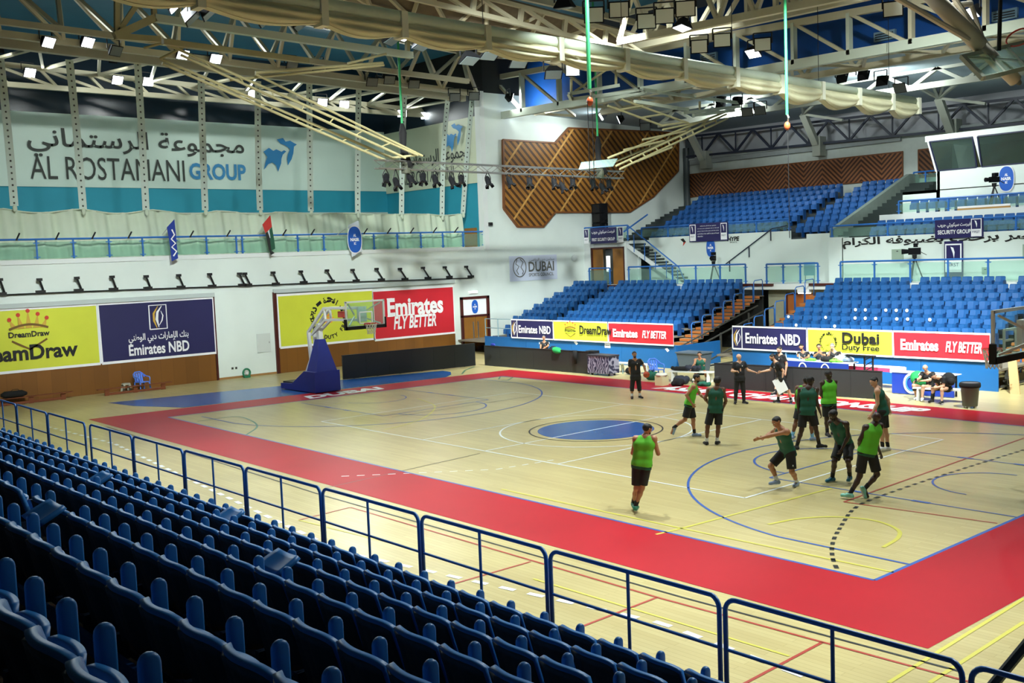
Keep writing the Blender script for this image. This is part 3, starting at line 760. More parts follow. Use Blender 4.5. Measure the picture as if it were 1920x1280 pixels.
# flag sockets along the rail, three of them with flags
for i, y in enumerate([(-25.35,-9.445,7.25)[1], (-25.35,-7.807,7.225)[1], (-25.35,-6.233,7.201)[1], (-25.35,-4.586,7.175)[1], (-25.35,-1.597,7.129)[1], (-25.35,0.298,7.1)[1], (-25.35,3.368,7.053)[1], (-25.35,5.01,7.027)[1], (-25.35,8.261,6.977)[1], (-25.35,9.788,6.954)[1], (-25.35,11.334,6.93)[1], (-25.35,12.935,6.906)[1], (-25.35,14.475,6.882)[1]]):
    s = MB().tube((-25.32, y, 7.04), (-25.05, y + 0.06, 7.30), 0.035)
    s.lathe((-25.32, y, 7.0), [(0.05, 0), (0.05, 0.06)], 8)
    s.build('flag_socket', BLACKM, None, 'empty black flag socket on the balcony handrail, %s from the left' % nth(i + 1), 'socket', 'empty flag sockets on the handrail')
def flag(label, base, tip, sheet, mats):
    t = thing('hanging_flag', label, 'flag', base)
    MB().tube(base, tip, 0.018).build('flag_pole', M('pale_pole', (170, 176, 170), 0.4), t)
    for nm, m, pts in sheet:
        n = len(pts)
        mb = MB(); mb.prism(pts, (-0.015, 0, 0)); mb.build(nm, m, t)
    return t
FB = M('flag_blue', (26, 56, 150), 0.7); FRD = M('flag_red', (190, 50, 44), 0.7); FBK = M('flag_black', (30, 34, 32), 0.7); FGR = M('flag_green', (30, 84, 62), 0.7); FWH = M('flag_white', (208, 218, 228), 0.7)
XF = -24.7
t = flag('blue club flag hanging over the balcony rail, leftmost of three flags', (-25.3,-2.987,7.149), (-24.7,-2.598,7.84),
     [('flag_cloth', FB, [(-24.7,-2.984,7.471), (-24.7,-2.598,7.84), (-24.7,-2.568,7.118), (-24.7,-2.567,6.743), (-24.7,-2.537,6.017), (-24.7,-2.859,5.877), (-24.7,-2.886,6.625)])], 0)
mb = ribbon(MB(), [(-24.66,-2.776,7.368), (-24.66,-2.663,7.117), (-24.66,-2.831,6.921), (-24.66,-2.638,6.718), (-24.66,-2.831,6.548), (-24.66,-2.611,6.343), (-24.66,-2.781,6.123)], 0.07, XP, 0.01)
mb.build('white_script', INKW, t, fix=False)
flag('red, green, white and black national flag hanging over the balcony rail', (-25.3,1.91,7.073), (-24.7,2.39,8.024),
     [('red_band', FRD, [(-24.7,1.921,7.55), (-24.7,2.39,8.024), (-24.7,2.442,7.439), (-24.7,2.069,7.126)]),
      ('black_band', FBK, [(-24.7,2.069,7.126), (-24.7,2.191,7.203), (-24.7,2.289,6.883), (-24.7,2.337,6.244), (-24.7,2.508,6.133), (-24.7,2.294,6.032), (-24.7,2.196,6.354)]),
      ('white_band', FWH, [(-24.7,2.191,7.203), (-24.7,2.284,7.282), (-24.7,2.318,6.883), (-24.7,2.289,6.883)]),
      ('green_band', FGR, [(-24.7,2.284,7.282), (-24.7,2.442,7.439), (-24.7,2.54,6.639), (-24.7,2.551,6.345), (-24.7,2.337,6.244), (-24.7,2.289,6.883), (-24.7,2.318,6.883)])], 0)
t = flag('white club flag with a blue oval crest hanging over the balcony rail', (-25.3,6.558,7.002), (-24.7,7.549,7.725),
     [('flag_cloth', FWH, [(-24.7,6.904,7.477), (-24.7,7.549,7.725), (-24.7,7.637,6.961), (-24.7,7.688,6.108), (-24.7,7.034,5.786), (-24.7,6.948,6.549)])], 0)
crest((-24.68,7.243,6.712), YP, ZP, 1.38, t)
# pipe with hinged arms across the wall below the balcony
pp = [(-25.2,-10.314,4.695), (-25.2,-7.21,4.673), (-25.2,-3.302,4.625), (-25.2,0.771,4.557), (-25.2,5.31,4.51), (-25.2,10.037,4.414), (-25.2,15.531,4.329)]
t = thing('wall_pipe', 'thin dark pipe running along the white wall under the balcony', 'pipe', pp[3])
MB().path([(XL + 0.10, -14, 4.72)] + pp, 0.035).build('pipe', BLACKM, t)
for k, q in enumerate(pp): MB().bar((XL, q[1], q[2]), (XL + 0.1, q[1], q[2]), 0.06).build('pipe_bracket', BLACKM, t)
for i, (a, b2) in enumerate([((-25.2,-10.1,4.707), (-25,-10.319,5.353)), ((-25.2,-8.505,4.716), (-25,-8.725,5.284)), ((-25.2,-6.882,4.704), (-25,-7.141,5.287)), ((-25.2,-5.331,4.675), (-25,-5.582,5.269)), ((-25.2,-3.736,4.646), (-25,-4.005,5.228)), ((-25.2,-2.124,4.618), (-25,-2.435,5.214)), ((-25.2,-0.551,4.594), (-25,-0.88,5.202)), ((-25.2,1.03,4.572), (-25,0.682,5.166)), ((-25.2,1.348,4.557), (-25,0.967,5.155)), ((-25.2,2.887,4.539), (-25,2.517,5.147)), ((-25.2,4.488,4.547), (-25,4.098,5.14)), ((-25.2,6.119,4.53), (-25,5.646,5.137)), ((-25.2,7.678,4.489), (-25,7.217,5.106)), ((-25.2,9.297,4.476), (-25,8.747,5.107)), ((-25.2,10.867,4.437), (-25,10.292,5.05)), ((-25.2,12.459,4.429), (-25,11.861,5.053)), ((-25.2,13.991,4.425), (-25,13.407,5.028)), ((-25.2,15.574,4.39), (-25,14.967,5.003))]):
    t = thing('banner_arm', 'black hinged banner arm on the wall pipe, %s counted from the left' % nth(i + 1), 'bracket', a, 'banner arms on the wall pipe')
    MB().bar(a, b2, 0.06).build('arm', BLACKM, t)
    MB().obox(Vector(a) + Vector((0.04, -0.16, 0.03)), (0.06, 0, 0), (0, 0.2, 0), (0, 0, 0.07)).build('hinge', BLACKM, t)
    MB().obox(Vector(b2), (0.06, 0, 0), (0, 0.11, 0), (0, 0, 0.06)).build('end_clip', BLACKM, t)
# wall camera and spherical light near the column
t = thing('security_camera', 'small black security camera on the white wall beside the column', 'camera', (-25.3,17.126,7.473))
c = Vector((-25.2,17.043,7.468)); MB().bar((XL, c.y, c.z), c, 0.05).build('bracket', BLACKM, t); MB().obox(c, (0.15, 0, 0), (0, 0.12, 0), (0, 0, 0.1)).build('camera_body', BLACKM, t)
t = thing('wall_spotlight', 'white swivel lamp on the white wall right of the council sign', 'lamp', (-25.3,24.093,5.267))
c = Vector((-25.1,23.898,5.267)); MB().bar((XL, c.y, c.z), c, 0.06).build('bracket', WHITE2, t); m = MB(); m.smooth = True; m.sphere(c, 0.2).build('lamp_head', M('lamp_white', (200, 208, 208), 0.4), t)

# ================================================================ NEAR STAND
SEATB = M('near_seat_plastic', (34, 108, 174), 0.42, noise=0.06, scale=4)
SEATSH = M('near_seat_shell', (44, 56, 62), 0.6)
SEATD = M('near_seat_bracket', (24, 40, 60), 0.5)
TREAD = M('brown_tread', (82, 56, 34), 0.55, noise=0.12, scale=1.2)
TOE = M('blue_toe_board', (28, 66, 116), 0.45)
RISE = 0.327
def tread_near(k): return 1.24 + RISE * k
for k in range(0, 9):
    yf = -15.83 - 0.87 * k if k else -15.30
    t = thing('stand_step', 'brown timber step of the near stand, %s row up from the blue rail' % nth(k + 1), 'step', (5, yf - 0.4, tread_near(k) - 0.1), 'steps of the near stand')
    MB().box((-16, yf - 1.0, tread_near(k) - 0.06), (24, yf, tread_near(k))).build('tread', TREAD, t)
    MB().box((-16, yf, tread_near(k) - (0.10 if k else 1.24)), (24, yf + 0.035, tread_near(k) + 0.11 if k else tread_near(k))).build('toe_board', TOE, t)
# one seat at the origin: the sitter faces +y, the floor of its row at z = 0
def seat_back(u, v):
    x = (u - 0.5) * 0.47
    c = (x / 0.235) ** 2
    z = 0.43 + v * (0.40 - 0.045 * c ** 2 - 0.02 * (u - 0.5))
    y = -0.28 - 0.11 * (v - 0.5) + 0.075 * c - 0.02 * math.exp(-((abs(x) - 0.11) / 0.02) ** 2) * (1 - v)
    return x, y, z
def make_near():
    t = thing('stadium_chair', 'x', 'seat', (0, 0, 0))
    mb = MB(); mb.smooth = True; nu, nv = 14, 6
    front = [seat_back(i / nu, j / nv) for j in range(nv + 1) for i in range(nu + 1)]
    back = [(x, y - 0.048, z - 0.006) for x, y, z in front]
    n = len(front)
    fs = []
    q = lambda i, j: j * (nu + 1) + i
    for j in range(nv):
        for i in range(nu):
            fs.append((q(i, j), q(i + 1, j), q(i + 1, j + 1), q(i, j + 1)))
            fs.append((n + q(i, j), n + q(i, j + 1), n + q(i + 1, j + 1), n + q(i + 1, j)))
    for i in range(nu):
        fs.append((q(i, nv), q(i + 1, nv), n + q(i + 1, nv), n + q(i, nv))); fs.append((q(i, 0), n + q(i, 0), n + q(i + 1, 0), q(i + 1, 0)))
    for j in range(nv):
        fs.append((q(0, j), q(0, j + 1), n + q(0, j + 1), n + q(0, j))); fs.append((q(nu, j), n + q(nu, j), n + q(nu, j + 1), q(nu, j + 1)))
    mb.add(front + back, fs); mb.build('backrest', SEATB, t)
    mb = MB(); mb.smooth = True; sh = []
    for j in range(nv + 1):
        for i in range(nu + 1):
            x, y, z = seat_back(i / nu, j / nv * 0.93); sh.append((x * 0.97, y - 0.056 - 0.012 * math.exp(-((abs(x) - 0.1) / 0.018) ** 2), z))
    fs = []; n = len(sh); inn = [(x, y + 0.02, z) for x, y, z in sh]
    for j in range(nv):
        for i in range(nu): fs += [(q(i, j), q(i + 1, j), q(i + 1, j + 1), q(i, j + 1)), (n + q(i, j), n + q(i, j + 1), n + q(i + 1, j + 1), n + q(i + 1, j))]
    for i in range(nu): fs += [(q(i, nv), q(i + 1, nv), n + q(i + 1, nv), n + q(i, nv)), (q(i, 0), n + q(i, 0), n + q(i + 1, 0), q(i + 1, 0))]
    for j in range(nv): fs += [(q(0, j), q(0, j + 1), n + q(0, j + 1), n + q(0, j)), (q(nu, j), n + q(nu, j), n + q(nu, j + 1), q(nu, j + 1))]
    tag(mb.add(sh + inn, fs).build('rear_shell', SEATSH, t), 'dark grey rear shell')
    mb = MB(); mb.smooth = True
    def pan(u, v):
        x = (u - 0.5) * 0.42; z = 0.33 + 0.26 * v
        return (x * (1 - 0.12 * v ** 3), -0.12 + 0.06 * v + 0.03 * (1 - (2 * u - 1) ** 2), z)
    f = [pan(i / 8, j / 5) for j in range(6) for i in range(9)]; n = len(f); q = lambda i, j: j * 9 + i
    g = [(x, y - 0.05, z) for x, y, z in f]; fs = []
    for j in range(5):
        for i in range(8):
            fs += [(q(i, j), q(i + 1, j), q(i + 1, j + 1), q(i, j + 1)), (n + q(i, j), n + q(i, j + 1), n + q(i + 1, j + 1), n + q(i + 1, j))]
    for i in range(8): fs += [(q(i, 5), q(i + 1, 5), n + q(i + 1, 5), n + q(i, 5)), (q(i, 0), n + q(i, 0), n + q(i + 1, 0), q(i + 1, 0))]
    for j in range(5): fs += [(q(0, j), q(0, j + 1), n + q(0, j + 1), n + q(0, j)), (q(8, j), n + q(8, j), n + q(8, j + 1), q(8, j + 1))]
    mb.add(f + g, fs); mb.build('seat_pan', SEATB, t)
    mb = MB(); mb.smooth = True
    prof = [(-0.048, 0.45)] + [(0.048 * -math.cos(PI * i / 8) + 0.0, 0.685 + 0.05 * math.sin(PI * i / 8)) for i in range(9)] + [(0.048, 0.45)]
    P = [(0.25 - 0.023, y, z) for y, z in prof]
    mb.prism(P, (0.046, 0, 0)); o = mb.build('armrest', SEATB, t)
    bv = o.modifiers.new('round', 'BEVEL'); bv.width = 0.016; bv.segments = 3; bv.limit_method = 'ANGLE'
    mb = MB().box((0.225, -0.30, 0.30), (0.275, 0.05, 0.46)).box((0.235, -0.30, 0.0), (0.265, -0.24, 0.34)).box((-0.25, -0.22, 0.31), (0.25, -0.16, 0.36))
    mb.build('bracket', SEATD, t)
    return t
near0 = make_near()
near_rows = [(-4.3, 17.95, 13.35), (-0.9, 18.2, 13.42), (2.6, 18.5, 13.0), (6.0, 18.7, 14.53), (9.4, 18.9, 14.24), (12.9, 19.2, 15.16), (16.3, 19.4, 17.21)]
first = True
for k, (x0, x1, ph) in enumerate(near_rows):
    y = -16.3 - 0.87 * k
    n0 = math.ceil((x0 - ph) / 0.503); n1 = math.floor((x1 - ph) / 0.503); c = 0
    for n in range(n1, n0 - 1, -1):
        x = ph + 0.503 * n - 0.25; c += 1
        if k == 4 and abs(x - 12.1) < 0.26: continue
        lab = 'dark blue seat, %s row behind the rail, %s from the frame bottom' % (nth(k + 1), nth(c))
        g = 'seats of the near stand seen from behind'
        loc = (x, y, tread_near(k))
        if first:
            near0.location = loc; near0['label'] = lab; near0['group'] = g; first = False; s = near0
        else: s = dup(near0, loc, None, lab, g)
        s.rotation_euler = (0, 0, random.uniform(-0.02, 0.02))
        if (k, c) in ((1, 17), (2, 22), (3, 9), (5, 12)):
            for ch in s.children:
                if ch.name.startswith('seat_pan'):
                    ch.rotation_euler = (-0.9, 0, 0); ch.location = (0, 0.02, 0.18)
# the near rail: sections of round tube with a middle post
def rail_section(x0, x1, i):
    z0, z1, y = 1.24, 2.27, -15.48
    t = thing('guard_rail', 'blue tube guard rail section, %s from the right along the near stand' % nth(i), 'railing', ((x0 + x1) / 2, y, z0), 'guard rail sections of the near stand')
    r = 0.12; pts = [(x0, y, z0), (x0, y, z1 - r)]
    for a in range(1, 6): pts.append((x0 + r - r * math.cos(a * PI / 10), y, z1 - r + r * math.sin(a * PI / 10)))
    for a in range(1, 6): pts.append((x1 - r + r * math.sin(a * PI / 10), y, z1 - r + r * math.cos(a * PI / 10)))
    pts += [(x1, y, z0)]
    mb = MB(); mb.smooth = True; mb.path(pts, 0.024, 8); mb.build('hoop', BLUEP, t)
    mb = MB(); mb.tube(((x0 + x1) / 2, y, z0), ((x0 + x1) / 2, y, z1), 0.018); mb.build('mid_post', BLUEP, t)
    mb = MB(); mb.tube((x0, y, 1.78), (x1, y, 1.78), 0.017); mb.build('mid_bar', BLUEP, t)
edges = [21.62, 19.23, 16.92, 14.55, 12.16, 9.74, 7.34, 4.97, 2.58, 0.16]
for i in range(9): rail_section(edges[i + 1] + 0.035, edges[i] - 0.035, i + 1)
for i, (a, c) in enumerate(((-2.62, -0.12), (-5.06, -2.69), (-7.5, -5.12))): rail_section(a, c, 10 + i)
t = thing('steel_prop', 'dark grey steel tube leaning up past the guard rail at the lower right', 'pole', (19.057,-14.6,1.757))
MB().tube((18.931,-14.6,1.627), (19.178,-14.2,2.112), 0.045, n=10).build('tube', M('dark_grey_steel', (62, 70, 74), 0.4), t)
MB().lathe((18.972,-14.6,1.686), [(0.07, -0.05), (0.07, 0.05)], 10, (0.3, 0.2, 1)).build('foot_collar', BLACKM, t)

# ================================================================ FAR STANDS
SEATF = M('far_seat_plastic', (20, 84, 146), 0.42, noise=0.05, scale=3)
SEATF2 = M('far_seat_underside', (18, 66, 120), 0.5)
TREADF = M('orange_brown_step', (168, 98, 44), 0.5, noise=0.1, scale=1.5)
STEPTOP = M('grey_step_top', (120, 112, 98), 0.7)
def make_far(name, m, folded=True):
    t = thing(name, 'x', 'seat', (0, 0, 0))
    # the sitter faces -y; back plane at y = 0, floor at z = 0
    def slab(nm, w0, w1, z0, z1, y0, y1, th, mat):
        mb = MB()
        f = []
        for z, y, w in ((z0, y0, w0), ((z0 + z1) / 2, (y0 + y1) / 2, (w0 + w1) / 2), (z1 - 0.03, y1, w1), (z1, y1, w1 - 0.07)):
            f += [(-w / 2, y - 0.035, z), (0, y, z), (w / 2, y - 0.035, z)]
        n = len(f); g = [(x, y + th, z) for x, y, z in f]; fs = []
        for j in range(3):
            for i in range(2):
                a = j * 3 + i
                fs += [(a, a + 1, a + 4, a + 3), (n + a, n + a + 3, n + a + 4, n + a + 1)]
        for i in range(2): fs += [(9 + i, 10 + i, n + 10 + i, n + 9 + i), (i, n + i, n + i + 1, i + 1)]
        for j in range(3): fs += [(j * 3, j * 3 + 3, n + j * 3 + 3, n + j * 3), (j * 3 + 2, n + j * 3 + 2, n + j * 3 + 5, j * 3 + 5)]
        mb.add(f + g, fs); return mb.build(nm, mat, t)
    slab('backrest', 0.46, 0.44, 0.36, 0.80, -0.06, 0.02, 0.03, m)
    if folded: slab('seat_pan', 0.42, 0.42, 0.28, 0.56, -0.17, -0.15, 0.05, m)
    else:
        mb = MB().box((-0.21, -0.48, 0.40), (0.21, -0.08, 0.45)); o = mb.build('seat_pan', m, t)
        o.modifiers.new('round', 'BEVEL').width = 0.02
    MB().box((0.225, -0.30, 0.0), (0.255, -0.02, 0.62)).build('side_standard', SEATF2, t)
    return t
farA = make_far('tribune_chair', SEATF); farB = make_far('tribune_chair', SEATF, False)
used = {}
def place(proto, loc, lab, grp):
    if proto.name not in used:
        used[proto.name] = 1; proto.location = loc; proto['label'] = lab; proto['group'] = grp; return proto
    return dup(proto, loc, None, lab, grp)
def yk(k): return 23.75 - 0.87 * k
def tk(k): return 3.0 - 0.315 * k
rng = random.Random(3)
blocks = (('west tribune beside the wall', -25.12, 6, 0.50), ('west tribune past the aisle', -21.20, 18, 0.515), ('east tribune', -6.30, 21, 0.502))
for bi, (bn, x0, n, p) in enumerate(blocks):
    for k in range(7):
        for i in range(n):
            x = x0 + 0.25 + p * i
            if bi == 2 and x > 4.3: continue
            if bi == 2 and k == 0 and i in (8, 17): continue
            if bi == 1 and k == 0 and i in (9,): continue
            lab = 'blue seat, %s, %s row down, %s from its left end' % (bn, nth(k + 1), nth(i + 1))
            place(farB if rng.random() < (0.30 if bi == 2 and k > 1 else 0.06) else farA, (x, yk(k), tk(k)), lab, 'seats of the ' + bn)
# numbered stickers on seats of the lower rows of the east tribune
for k, i in ((5, 0), (6, 2), (5, 4), (5, 7), (5, 8), (4, 6), (4, 7), (4, 9), (4, 10), (4, 11), (5, 9), (5, 11), (5, 12), (6, 6), (5, 14)):
    x = -6.05 + 0.502 * i
    MB().lathe((x, yk(k) - 0.08, tk(k) + 0.72), [(0.075, 0), (0.075, 0.01)], 12, (0, -1, 0)).build('seat_sticker', INKW, None, 'round white sticker on an east tribune seat, %s row down, %s from its left end' % (nth(k + 1), nth(i + 1)), 'sticker', 'white stickers on the east tribune seats')
# platforms
for bi, (x0, x1, lab) in enumerate(((-25.25, -11.95, 'west'), (-6.45, 4.35, 'east'))):
    for k in range(8):
        t = thing('tribune_step', 'seat platform of the %s tribune, %s from the top' % (lab, nth(k + 1)), 'step', ((x0 + x1) / 2, yk(k), tk(k) - 0.1), 'seat platforms of the %s tribune' % lab)
        MB().box((x0, yk(k) - 0.66, tk(k) - 0.07), (x1, yk(k) + 0.22, tk(k))).build('deck', STEPTOP, t)
        MB().box((x0, yk(k) - 0.69, tk(k) - 0.16), (x1, yk(k) - 0.66, tk(k) + 0.01)).build('nosing', SEATF2, t)
    MB().box((x0, 14.34, 0.70), (x1 + (3.1 if bi == 0 else 1.7), 17.2, 0.78)).build('tribune_walkway', STEPTOP, None, 'walkway behind the banners at the foot of the %s tribune' % lab, 'platform')
# front skirts
for i, (x0, x1, lab) in enumerate(((-22.75, -8.72, 'blue board front of the west tribune below its banners'), (-5.55, 6.12, 'blue board front of the east tribune behind the officials'))):
    t = thing('tribune_skirt', lab, 'stand front', ((x0 + x1) / 2, 14.3, 0))
    xs = [x0 + (x1 - x0) * j / 4 for j in range(5)]
    for a, c in zip(xs, xs[1:]): MB().box((a + 0.008, 14.30, 0.0), (c - 0.008, 14.34, 1.07)).build('skirt_panel', BLUESK, t)
    MB().box((x0, 14.29, 1.02), (x1, 14.36, 1.08)).build('top_rail', BLUESK, t)
    e = x1 if i == 0 else x0
    MB().box((e - 0.02, 14.34, 0), (e + 0.02, 17.5, 1.07)).build('end_panel', BLUESK, t)
# thin guard rail and two low seats at the west end of that front
t = thing('low_rail', 'thin grey guard rail between the wooden doors and the navy banner', 'railing', (-21.6, 14.35, 1.07))
for z in (2.06, 1.55): MB().tube((-22.7, 14.35, z), (-20.35, 14.35, z), 0.022).build('rail', M('grey_rail', (120, 150, 160), 0.4), t)
for x in (-22.7, -21.6): MB().tube((x, 14.35, 1.05), (x, 14.35, 2.06), 0.025).build('post', M('grey_rail'), t)
for i, x in enumerate((-22.9, -22.4)): place(farA, (x, 16.2, 0.78), 'blue seat at the foot of the west tribune beside the navy banner, ' + ('first' if i == 0 else 'second') + ' of two', 'two low seats by the navy banner')
# side stairs with hoop rails
def side_stairs(x0, x1, lab, ks, hx):
    for k in ks:
        t = thing('stair_tread', 'orange-brown stair tread with grey top beside the %s, %s from the top' % (lab, nth(k + 1)), 'step', ((x0 + x1) / 2, yk(k) - 0.2, tk(k) - 0.15), 'stair treads beside the ' + lab)
        for j in (0, 1):
            MB().box((x0, yk(k) - 0.66 + 0.43 * j, tk(k) - 0.30 + 0.157 * j), (x1, yk(k) - 0.24 + 0.43 * j, tk(k) - 0.27 + 0.157 * j)).build('tread_board', STEPTOP, t)
            MB().box((x0, yk(k) - 0.67 + 0.43 * j, tk(k) - 0.40 + 0.157 * j), (x1, yk(k) - 0.65 + 0.43 * j, tk(k) - 0.27 + 0.157 * j)).build('riser', TREADF, t)
        h = thing('hoop_rail', 'blue hoop handrail on the stairs beside the %s, %s from the top' % (lab, nth(k + 1)), 'railing', (hx, yk(k) - 0.2, tk(k) - 0.5), 'hoop handrails beside the ' + lab)
        mb = MB(); mb.smooth = True; y0, y1 = yk(k) - 0.66, yk(k) + 0.12
        mb.path([(hx, y0, tk(k) - 0.4), (hx, y0, tk(k) + 0.62), (hx, y0 + 0.08, tk(k) + 0.72), (hx, y1 - 0.08, tk(k) + 0.76), (hx, y1, tk(k) + 0.68), (hx, y1, tk(k) - 0.1)], 0.025, 6)
        mb.build('hoop', BLUEP, h)
side_stairs(-11.9, -10.7, 'west tribune', range(7), -10.75)
side_stairs(-7.65, -6.5, 'east tribune', range(8), -7.6)
side_stairs(4.45, 5.8, 'east tribune basket end', range(8), 5.75)
# dark frames below the stands
FRM = M('understand_frame', (62, 62, 58), 0.6)
for lab, xs in (('west', (-10.6, -9.6)), ('east', (-7.6, 6.0))):
    for j, x in enumerate(xs):
        t = thing('steel_trestle', 'dark steel trestle under the open side of the %s tribune, %s of two' % (lab, nth(j + 1)), 'frame', (x, 18.5, 0))
        for y in (15.2, 17.6, 20.0, 22.4): MB().box((x - 0.04, y - 0.04, 0), (x + 0.04, y + 0.04, max(0.7, tk((23.75 - y) / 0.87) - 0.45))).build('upright', FRM, t)
        MB().bar((x, 14.8, 0.12), (x, 23.2, 0.12), 0.08).build('foot_rail', FRM, t)
        MB().bar((x, 15.0, 0.3), (x, 23.2, 2.4), 0.06).build('brace', FRM, t)
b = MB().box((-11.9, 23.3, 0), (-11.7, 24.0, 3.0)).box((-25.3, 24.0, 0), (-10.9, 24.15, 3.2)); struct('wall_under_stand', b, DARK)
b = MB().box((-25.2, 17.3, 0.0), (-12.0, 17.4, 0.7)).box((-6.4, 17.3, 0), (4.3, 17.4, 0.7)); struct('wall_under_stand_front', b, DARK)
BEIGE = M('beige_wall', (150, 150, 128), 0.8, noise=0.05)
b = MB().box((-10.9, 24.6, 0), (-5.6, 24.8, 3.2)); struct('wall_passage', b, BEIGE)
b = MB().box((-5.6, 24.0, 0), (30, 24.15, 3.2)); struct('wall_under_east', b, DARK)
b = MB().box((-9.75, 24.55, 0), (-7.9, 24.6, 3.0)); struct('door_4', b, FRAMEB)
d = MB().box((-9.62, 24.52, 0), (-8.05, 24.55, 2.9)).build('door_leaf', M('orange_door', (150, 84, 34), 0.5), bpy.data.objects['door_4'])
t = thing('passage_lamp', 'lit ceiling lamp above the passage door between the tribunes', 'lamp', (-8.4, 24.2, 3.0))
MB().box((-8.75, 24.1, 3.02), (-8.05, 24.4, 3.20)).build('housing', INKW, t)
MB().box((-8.7, 24.12, 2.98), (-8.1, 24.38, 3.02)).build('diffuser', M('warm_lamp', (255, 236, 190), 0.5, emit=6.0), t)

# ================================================================ CONCOURSE AND UPPER STANDS
b = MB().box((-25.3, 24.1, 3.2), (30, 28.2, 3.5)); struct('floor_concourse', b, WHITE2)
b = MB().box((-25.0, 24.0, 3.38), (-21.4, 24.1, 3.5)).box((-12.2, 24.02, 3.40), (-10.2, 24.1, 3.52)).box((-8.0, 24.02, 3.40), (-6.3, 24.1, 3.52)); struct('trim_8', b, FRAMEB)
for lab, x0, x1, n in (('glass railing on the concourse below the descending stairs', -21.0, -12.3, 5), ('short glass railing on the concourse between the two tribunes', -10.92, -7.75, 3), ('long glass railing on the concourse above the east tribune', -6.43, 8.6, 8), ('short glass railing in front of the brown concourse double door', -24.4, -22.6, 1)):
    glass_rail(lab, ((x0, 24.5, 3.5), (x1, 24.5, 3.5)), [j / n for j in range(n + 1)], 1.08 if n > 3 else 1.05)
# block with the double door and the landing over it
b = MB().box((-25.3, 25.0, 3.5), (-24.75, 27.0, 6.2)).box((-25.3, 25.3, 5.8), (-21.4, 27.0, 6.2)).box((-24.8, 26.0, 3.5), (-21.5, 26.2, 6.1)).box((-21.8, 25.0, 3.5), (-21.6, 26.2, 6.1)); struct('wall_landing', b, WHITE2)
b = MB().box((-24.72, 25.0, 3.5), (-24.6, 25.2, 5.85)).box((-21.9, 25.0, 3.5), (-21.78, 25.2, 5.85)).box((-24.72, 25.0, 5.75), (-21.78, 25.2, 5.85)); dr = struct('door_2', b, FRAMEB)
MB().box((-24.6, 25.08, 3.5), (-23.75, 25.14, 5.75)).build('door_leaf', WOODD, dr); MB().box((-22.85, 25.08, 3.5), (-21.9, 25.14, 5.75)).build('door_leaf', WOODD, dr)
MB().box((-23.7, 25.3, 3.5), (-22.9, 25.4, 5.75)).build('open_gap', M('dim_opening', (70, 74, 76), 0.8), dr)
MB().box((-23.6, 25.25, 4.3), (-23.3, 25.3, 5.3)).build('lit_pane', M('lit_pane', (250, 252, 250), 0.5, emit=1.2), dr)
NAVY2 = M('sign_navy', (30, 26, 84), 0.5)
def one_mark(c, w, h, t, y):
    """Small framed panel with a white numeral stroke over a white caption field."""
    x, z = c
    MB().box((x - w / 2, y - 0.02, z - h / 2), (x + w / 2, y, z + h / 2)).build('mark_panel', INKW, t)
    MB().box((x - w * 0.42, y - 0.03, z - h * 0.08), (x + w * 0.42, y - 0.02, z + h * 0.45)).build('mark_field', NAVY2, t)
    MB().poly([(x - w * 0.16, y - 0.04, z + h * 0.40), (x + w * 0.02, y - 0.04, z + h * 0.36), (x + w * 0.10, y - 0.04, z + h * 0.2), (x + w * 0.06, y - 0.04, z - h * 0.02), (x - w * 0.02, y - 0.04, z + h * 0.18)]).build('mark_stroke', INKW, t, fix=False)
    text('FIRST', (x, y - 0.03, z - h * 0.24), XP, ZP, width=w * 0.7, mat=NAVY2, parent=t)
t = thing('security_banner', 'navy security group banner hung on the landing over the brown double door', 'sign', (-23.5, 24.9, 6.1))
MB().box((-24.62, 24.93, 6.10), (-22.35, 24.96, 7.08)).build('sheet', NAVY2, t)
text('FIRST SECURITY GROUP', (-23.48, 24.92, 6.36), XP, ZP, width=2.0, height=0.2, bold=0.02, mat=INKW, parent=t)
text('فيرست سيكورتي جروب', (-23.48, 24.92, 6.80), XP, ZP, width=2.0, height=0.3, bold=0.02, mat=INKW, parent=t, ar=True)
one_mark((-25.0, 6.6), 0.42, 0.95, t, 24.95); one_mark((-22.0, 6.6), 0.44, 0.95, t, 24.95)
glass_rail('blue-framed glass railing along the landing behind the security banner', ((-25.25, 25.05, 6.2), (-21.5, 25.05, 6.2)), [0, 0.16, 0.5, 1], 0.95)
# stairs going down from the landing
STEPD = M('dark_step', (40, 52, 50), 0.7)
t = thing('staircase', 'dark stairs with white stringer descending from the landing to the concourse', 'stairs', (-19.5, 25.6, 3.5))
n = 14
for j in range(n):
    x = -21.5 + 4.2 * j / n; z = 6.2 - 2.7 * (j + 1) / n
    MB().box((x, 25.1, z - 0.12), (x + 4.2 / n + 0.05, 26.3, z)).build('step', STEPD, t)
MB().prism([(-21.6, 25.05, 5.75), (-21.6, 25.05, 6.05), (-17.2, 25.05, 3.52), (-17.7, 25.05, 3.52)], (0, 0.06, 0)).build('stringer', WHITE2, t)
m = MB(); m.smooth = True; m.path([(-21.5, 25.05, 7.15), (-21.3, 25.05, 7.0), (-17.5, 25.05, 4.5), (-17.0, 25.05, 3.55)], 0.04); m.build('handrail', BLUEP, t)
for j in range(5):
    x = -21.0 + 0.85 * j; z = 6.0 - 0.643 * (x + 21.5)
    MB().bar((x, 25.05, z - 0.2), (x, 25.05, z + 0.85), 0.045).build('baluster', BLUEP, t)
MB().tube((-21.7, 24.9, 6.75), (-20.3, 25.6, 7.75), 0.05).build('upper_handrail', BLUEP, t)
